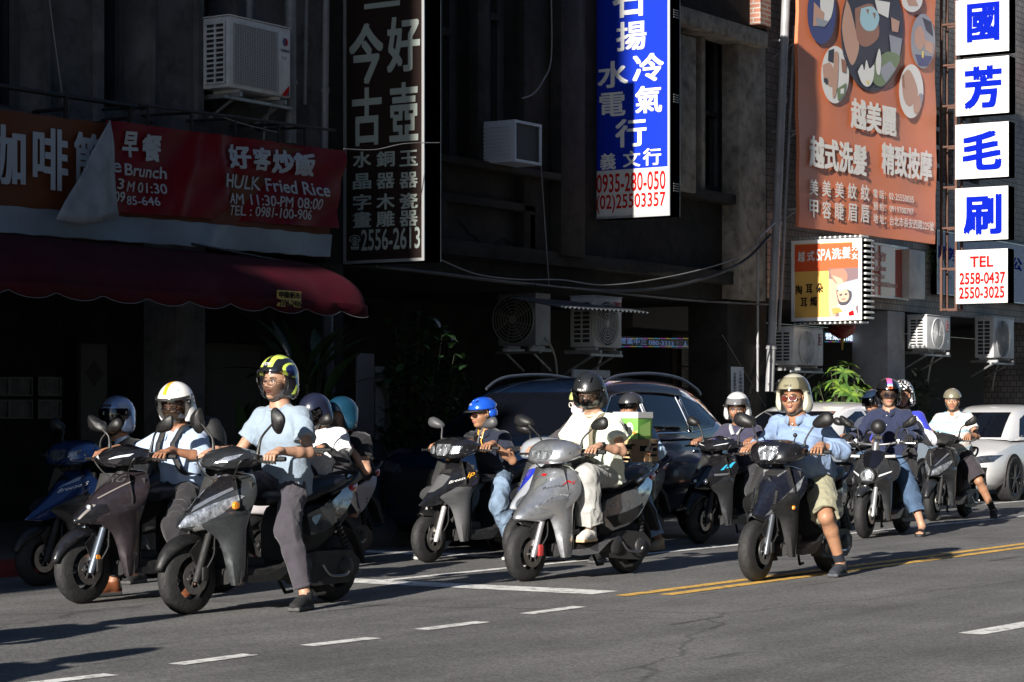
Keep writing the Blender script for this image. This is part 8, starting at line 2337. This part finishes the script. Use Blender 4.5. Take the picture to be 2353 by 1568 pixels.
# ---- L: dark electric scooter, navy track jacket, and pillion
sL, apL, cwL, pnL = make_scooter(dict(apron='wide', body=CHAR, side=CHAR, rf=.255, wb=1.35, cowl='none', bar=mat('satin_bar', (.30, .30, .31), .35, .8), rim=BLKM, fork=mat('satin_fork', (.38, .39, .40), .35, .6), fender=CHAR, fend=(40, 150), fend_h=.035, mstyle='ang', msize=(.088, .044), mtilt=18, grip=(.18, .34, 1.0), mirror=(.18, .34, 1.20), lever=STEEL, panel=SLIM, wf=.125), on_ground(1987, 1237), -7.0, 'charcoal electric scooter with a round headlamp and bare silver handlebar')
bL = bvh_of(apL)
h_ = bL.ray_cast(Vector((2, 0, .645)), Vector((-1, 0, 0)))[0]
q = MB(); q.lathe([(0, .052), (.05, .045), (.072, .028), (.078, -.03)], h_, 'x', 28); hl = q.build('headlight', LAMP, apL, 40); q = MB(); q.lathe([(.079, -.03), (.079, .034), (.086, .032), (.088, -.03)], h_, 'x', 28); q.build('bezel', BLKM, hl)
patch2(apL, 'running_light', LEDW, bL, [(.10, .63), (.20, .68), (.205, .695), (.10, .65)], off=.006); patch(apL, 'lower_grille', BLKM, bL, [[(.08, .60), (.19, .65), (.18, .60), (.10, .575)]])
patch(apL, 'dark_screen', mat('smoke_screen', (.006, .006, .008), .06, coat=1.0), bL, [[(-.05, .72), (.05, .72), (.10, .80), (.11, .885), (.04, .90), (-.04, .90), (-.11, .885), (-.10, .80)]], mirror=False, cuts=4, off=.012)
for s in (1, -1):
    q = MB(); q.tube([(.36, s*.14, .845), (.37, s*.25, .85)], .014, 10); q.build('turn_signal', mat('indicator_pale', (.6, .58, .52), .3), apL)
q = MB(); q.tube([(.21, .02, 1.0), (.22, .02, 1.08)], .022, 10); q.box((.17, -.03, 1.02), (.25, .07, 1.06), bev=.01); hm_ = q.build('holder', BLKM, sL); q = MB(); q.ball((.22, .02, 1.155), .080, nu=24, nv=16); q.build('round_cover', mat('black_rubber_cover', (.012, .012, .013), .5), hm_, 180)
NVJ = cloth('navy_track_jacket', (.020, .026, .058)); JN2 = mat('mid_denim', (.05, .09, .16), .85, noise=.3, nscale=7, bump=.35, bscale=500)
def jl(Cc, F):
    m = np.zeros(len(Cc), int)
    for s in (1, -1):
        a, e = np.array(F['sh'][s]), np.array(F['el'][s]); d = e - a; t = (Cc - a) @ d/(d @ d)
        q = Cc - a - t[:, None]*d; l = np.array(F['lat'])*s + np.array(F['fw'])*.5; l /= np.linalg.norm(l)
        m[(t > .1) & (t < 1.0) & ((q @ l) > np.linalg.norm(q, axis=1)*.90) & (np.sin(t*40) > -.4)] = 1
    return m
pL, HL, jL = make_person(sL, dict(h=.005, skin=0, shirt=[NVJ, cloth('violet_print', (.18, .10, .62))], shirt_mids=jl, shirt_name='jacket', sleeve=1.85, collar='polo', pants=[JN2, DEN], pants_mids=None, cuff=.07, leglen=.80, bare=True, glove=mat('black_glove', (.010, .010, .011), .8), yaw=26, pitch=4, hip=(-.32, 0, .82), neck=(-.24, 0, 1.35), head=(.03, 0, .145), foot_l=(-.10, .40, .10), toe_l=(1, .1, 0), foot_r=(.12, -.13, .375), grip=(.18, .34, 1.0), seed=101, wide=1.05, trad=(.105, .09, .085)), 'rider in navy track jacket and rolled jeans with striped black helmet')
STR = [mat('stripe_%d' % i, c, .3, coat=.6) for i, c in enumerate(((.75, .12, .30), (.45, .10, .55), (.10, .30, .75), (.75, .80, .85)))]
def mfL(P):
    x, y, z = P[:, 0], P[:, 1], P[:, 2]; m = np.zeros(len(P), int); b = (np.abs(y) < .026) & (x > -.02) & (z > .10)
    k = ((z - .10)/.014).astype(int); m[b] = 1 + (3 - np.clip(k[b] - 0, 0, 3)) ; m[b & (z > .158)] = 1
    r2 = (y/.026)**2 + ((z - .083)/.013)**2; m[(x > .05) & (r2 < 1) & (r2 > .4)] = 5
    return m
hL = helmet(pL, HL, 'jet', [HBLK] + STR + [mat('stripe_orange', (.7, .15, .04), .3, coat=.5), BLK], mfL, .005, SMK, (.28, -.36))
spectacles(pL, HL, mat('clear_frame', (.25, .2, .2), .3), mat('violet_lens', (.05, .03, .05), .08, coat=1.0), 1.15, .002)
for nm, s in (('l', 1), ('r', -1)):
    m = MB(); f = jL['ft'][s]; td = Vector((1, .1*s if s == 1 else -.25, 0)).normalized(); l = Vector((-td.y, td.x, 0)); c = f - Vector((0, 0, .097 if s == 1 else .085)) + td*.07
    pts = [(.15, .0), (.13, .045), (.05, .052), (-.08, .042), (-.13, .0), (-.08, -.042), (.05, -.046), (.13, -.04)]
    pp = smooth_line([Vector((a, b, 0)) for a, b in pts + pts[:1]], 4)[:-1]
    m.prism([(p.x, p.y) for p in pp], lambda a, b, d: c + td*a + l*b + Vector((0, 0, d)), .002, .026)
    P = [[c + td*(.055 + .05*t) + l*(.056*math.cos(a)) + Vector((0, 0, .025 + .055*math.sin(a)*(1 - .25*t))) for a in [PI*i/10 for i in range(11)]] for t in (0, .33, .66, 1)]
    m.grid(P); m.build('sandal', mat('black_sandal', (.014, .014, .015), .55), pL, 50)
FLW = mat('helmet_floral', (.5, .5, .5), .3, coat=.6, noise=.0)
nt = FLW.node_tree; vn = nt.nodes.new('ShaderNodeTexVoronoi'); vn.inputs['Scale'].default_value = 38; cr = nt.nodes.new('ShaderNodeValToRGB'); cr.color_ramp.interpolation = 'CONSTANT'; cr.color_ramp.elements[0].color = (.75, .75, .75, 1); cr.color_ramp.elements[1].color = (.01, .01, .012, 1); cr.color_ramp.elements[1].position = .42
tcn = nt.nodes.new('ShaderNodeTexCoord'); nt.links.new(tcn.outputs['Object'], vn.inputs['Vector']); nt.links.new(vn.outputs['Distance'], cr.inputs[0]); nt.links.new(cr.outputs[0], nt.nodes['Principled BSDF'].inputs['Base Color'])
def jl2(Cc, F): return np.where(snoise(Cc, 11, 5) > -.1, 0, 1)
pL2, HL2, jL2 = make_person(sL, dict(h=.007, skin=0, shirt=[cloth('white_jacket', (.55, .56, .60)), cloth('royal_blue_cloth', (.03, .04, .40))], shirt_mids=jl2, shirt_name='jacket', sleeve=1.9, collar='polo', pants=cloth('black_slacks', (.020, .020, .022)), shoe=(SHB, SHS, None), yaw=10, hip=(-.72, 0, .88), neck=(-.66, .03, 1.34), hand_l=(-.42, .20, 1.0), hand_r=(-.42, -.2, 1.0), foot_l=(-.22, .26, .42), foot_r=(-.22, -.26, .42), seed=111), 'pillion passenger in white and blue jacket with black and white flowered helmet')
helmet(pL2, HL2, 'jet', [FLW, BLK], None, .006)

# ---- M: black scooter, striped polo
sM, apM, cwM, pnM = make_scooter(dict(apron='sport', body=CHAR, side=CHAR, rf=.235, wb=1.32, mstyle='ang', msize=(.085, .045), mtilt=14, cowl='slim', cowlmat=BLKM, fender=CHAR, panel=SLIM, crease=.3, mirror=(.19, .34, 1.20), fend=(12, 140)), on_ground(2142, 1197), -5.0, 'charcoal scooter with bright V headlights, farthest to the right')
bM = bvh_of(apM)
patch2(apM, 'headlight', LAMP, bM, [(.010, .552), (.075, .565), (.135, .635), (.17, .72), (.155, .73), (.09, .68), (.035, .635), (.012, .61)])
patch(apM, 'centre_panel', BLKP, bM, [[(-.085, .872), (.085, .872), (.15, .80), (.10, .76), (.028, .665), (0, .64), (-.028, .665), (-.10, .76), (-.15, .80)]], mirror=False, cuts=3); patch(apM, 'silver_blade', SILP, bM, [[(.012, .66), (.03, .665), (.12, .81), (.10, .815)]], off=.007)
patch2(apM, 'running_light', LEDW, bM, [(.06, .535), (.12, .56), (.20, .625), (.205, .64), (.125, .58)], off=.01)
STW = cloth('white_pique', (.60, .59, .56)); STB = cloth('pale_blue_stripe', (.26, .42, .52)); STP = cloth('pale_pink_stripe', (.56, .45, .42))
def jm(Cc, F):
    t = (Cc - np.array(F['hip'])) @ np.array(F['up']); m = np.zeros(len(Cc), int); f = (t*9) % 1
    m[(f > .55) & (f < .80)] = 1; m[(f > .12) & (f < .24)] = 2; return m
pM, HM, jM = make_person(sM, dict(h=.005, skin=1, shirt=[STW, STB, STP], shirt_mids=jm, shirt_name='polo_shirt', collar='polo', pants=cloth('dark_plum_shorts', (.035, .030, .036)), trouser_name='shorts', leglen=.47, shoe=(SHB, SHS, None), sock=mat('black_sock', (.01, .01, .011), .9), sockh=.12, yaw=14, pitch=8, wide=1.08, belly=.03, hip=(-.36, 0, .82), neck=(-.24, 0, 1.33), head=(.06, 0, .135), foot_l=(-.40, .46, .095), toe_l=(1, .3, 0), foot_r=(-.1, -.2, .28), grip=(.17, .30, .985), seed=121, hair=HAIRG, reach=1, trad=(.115, .10, .10)), 'rider in striped white polo and dark shorts with gold half helmet')
helmet(pM, HM, 'half', [mat('helmet_gold_grey', (.26, .24, .17), .3, .4, coat=.8), BLK], None, .005)

# two more riders pulling up at the left, outside the picture; their long shadows reach into it
for x, y in ((6.3, 9.25), (4.55, 7.95)):
    d = Vector((x, y, 0)) - Vector((sA.location.x, sA.location.y, 0))
    for src, lb, nm in ((sA, 'gunmetal scooter arriving at the left outside the picture', 'scooter'), (pA, 'rider arriving at the left outside the picture', 'person')):
        c = copy_tree(src); c.location = src.location + d; c['label'] = lb; c['group'] = 'riders arriving outside the picture'
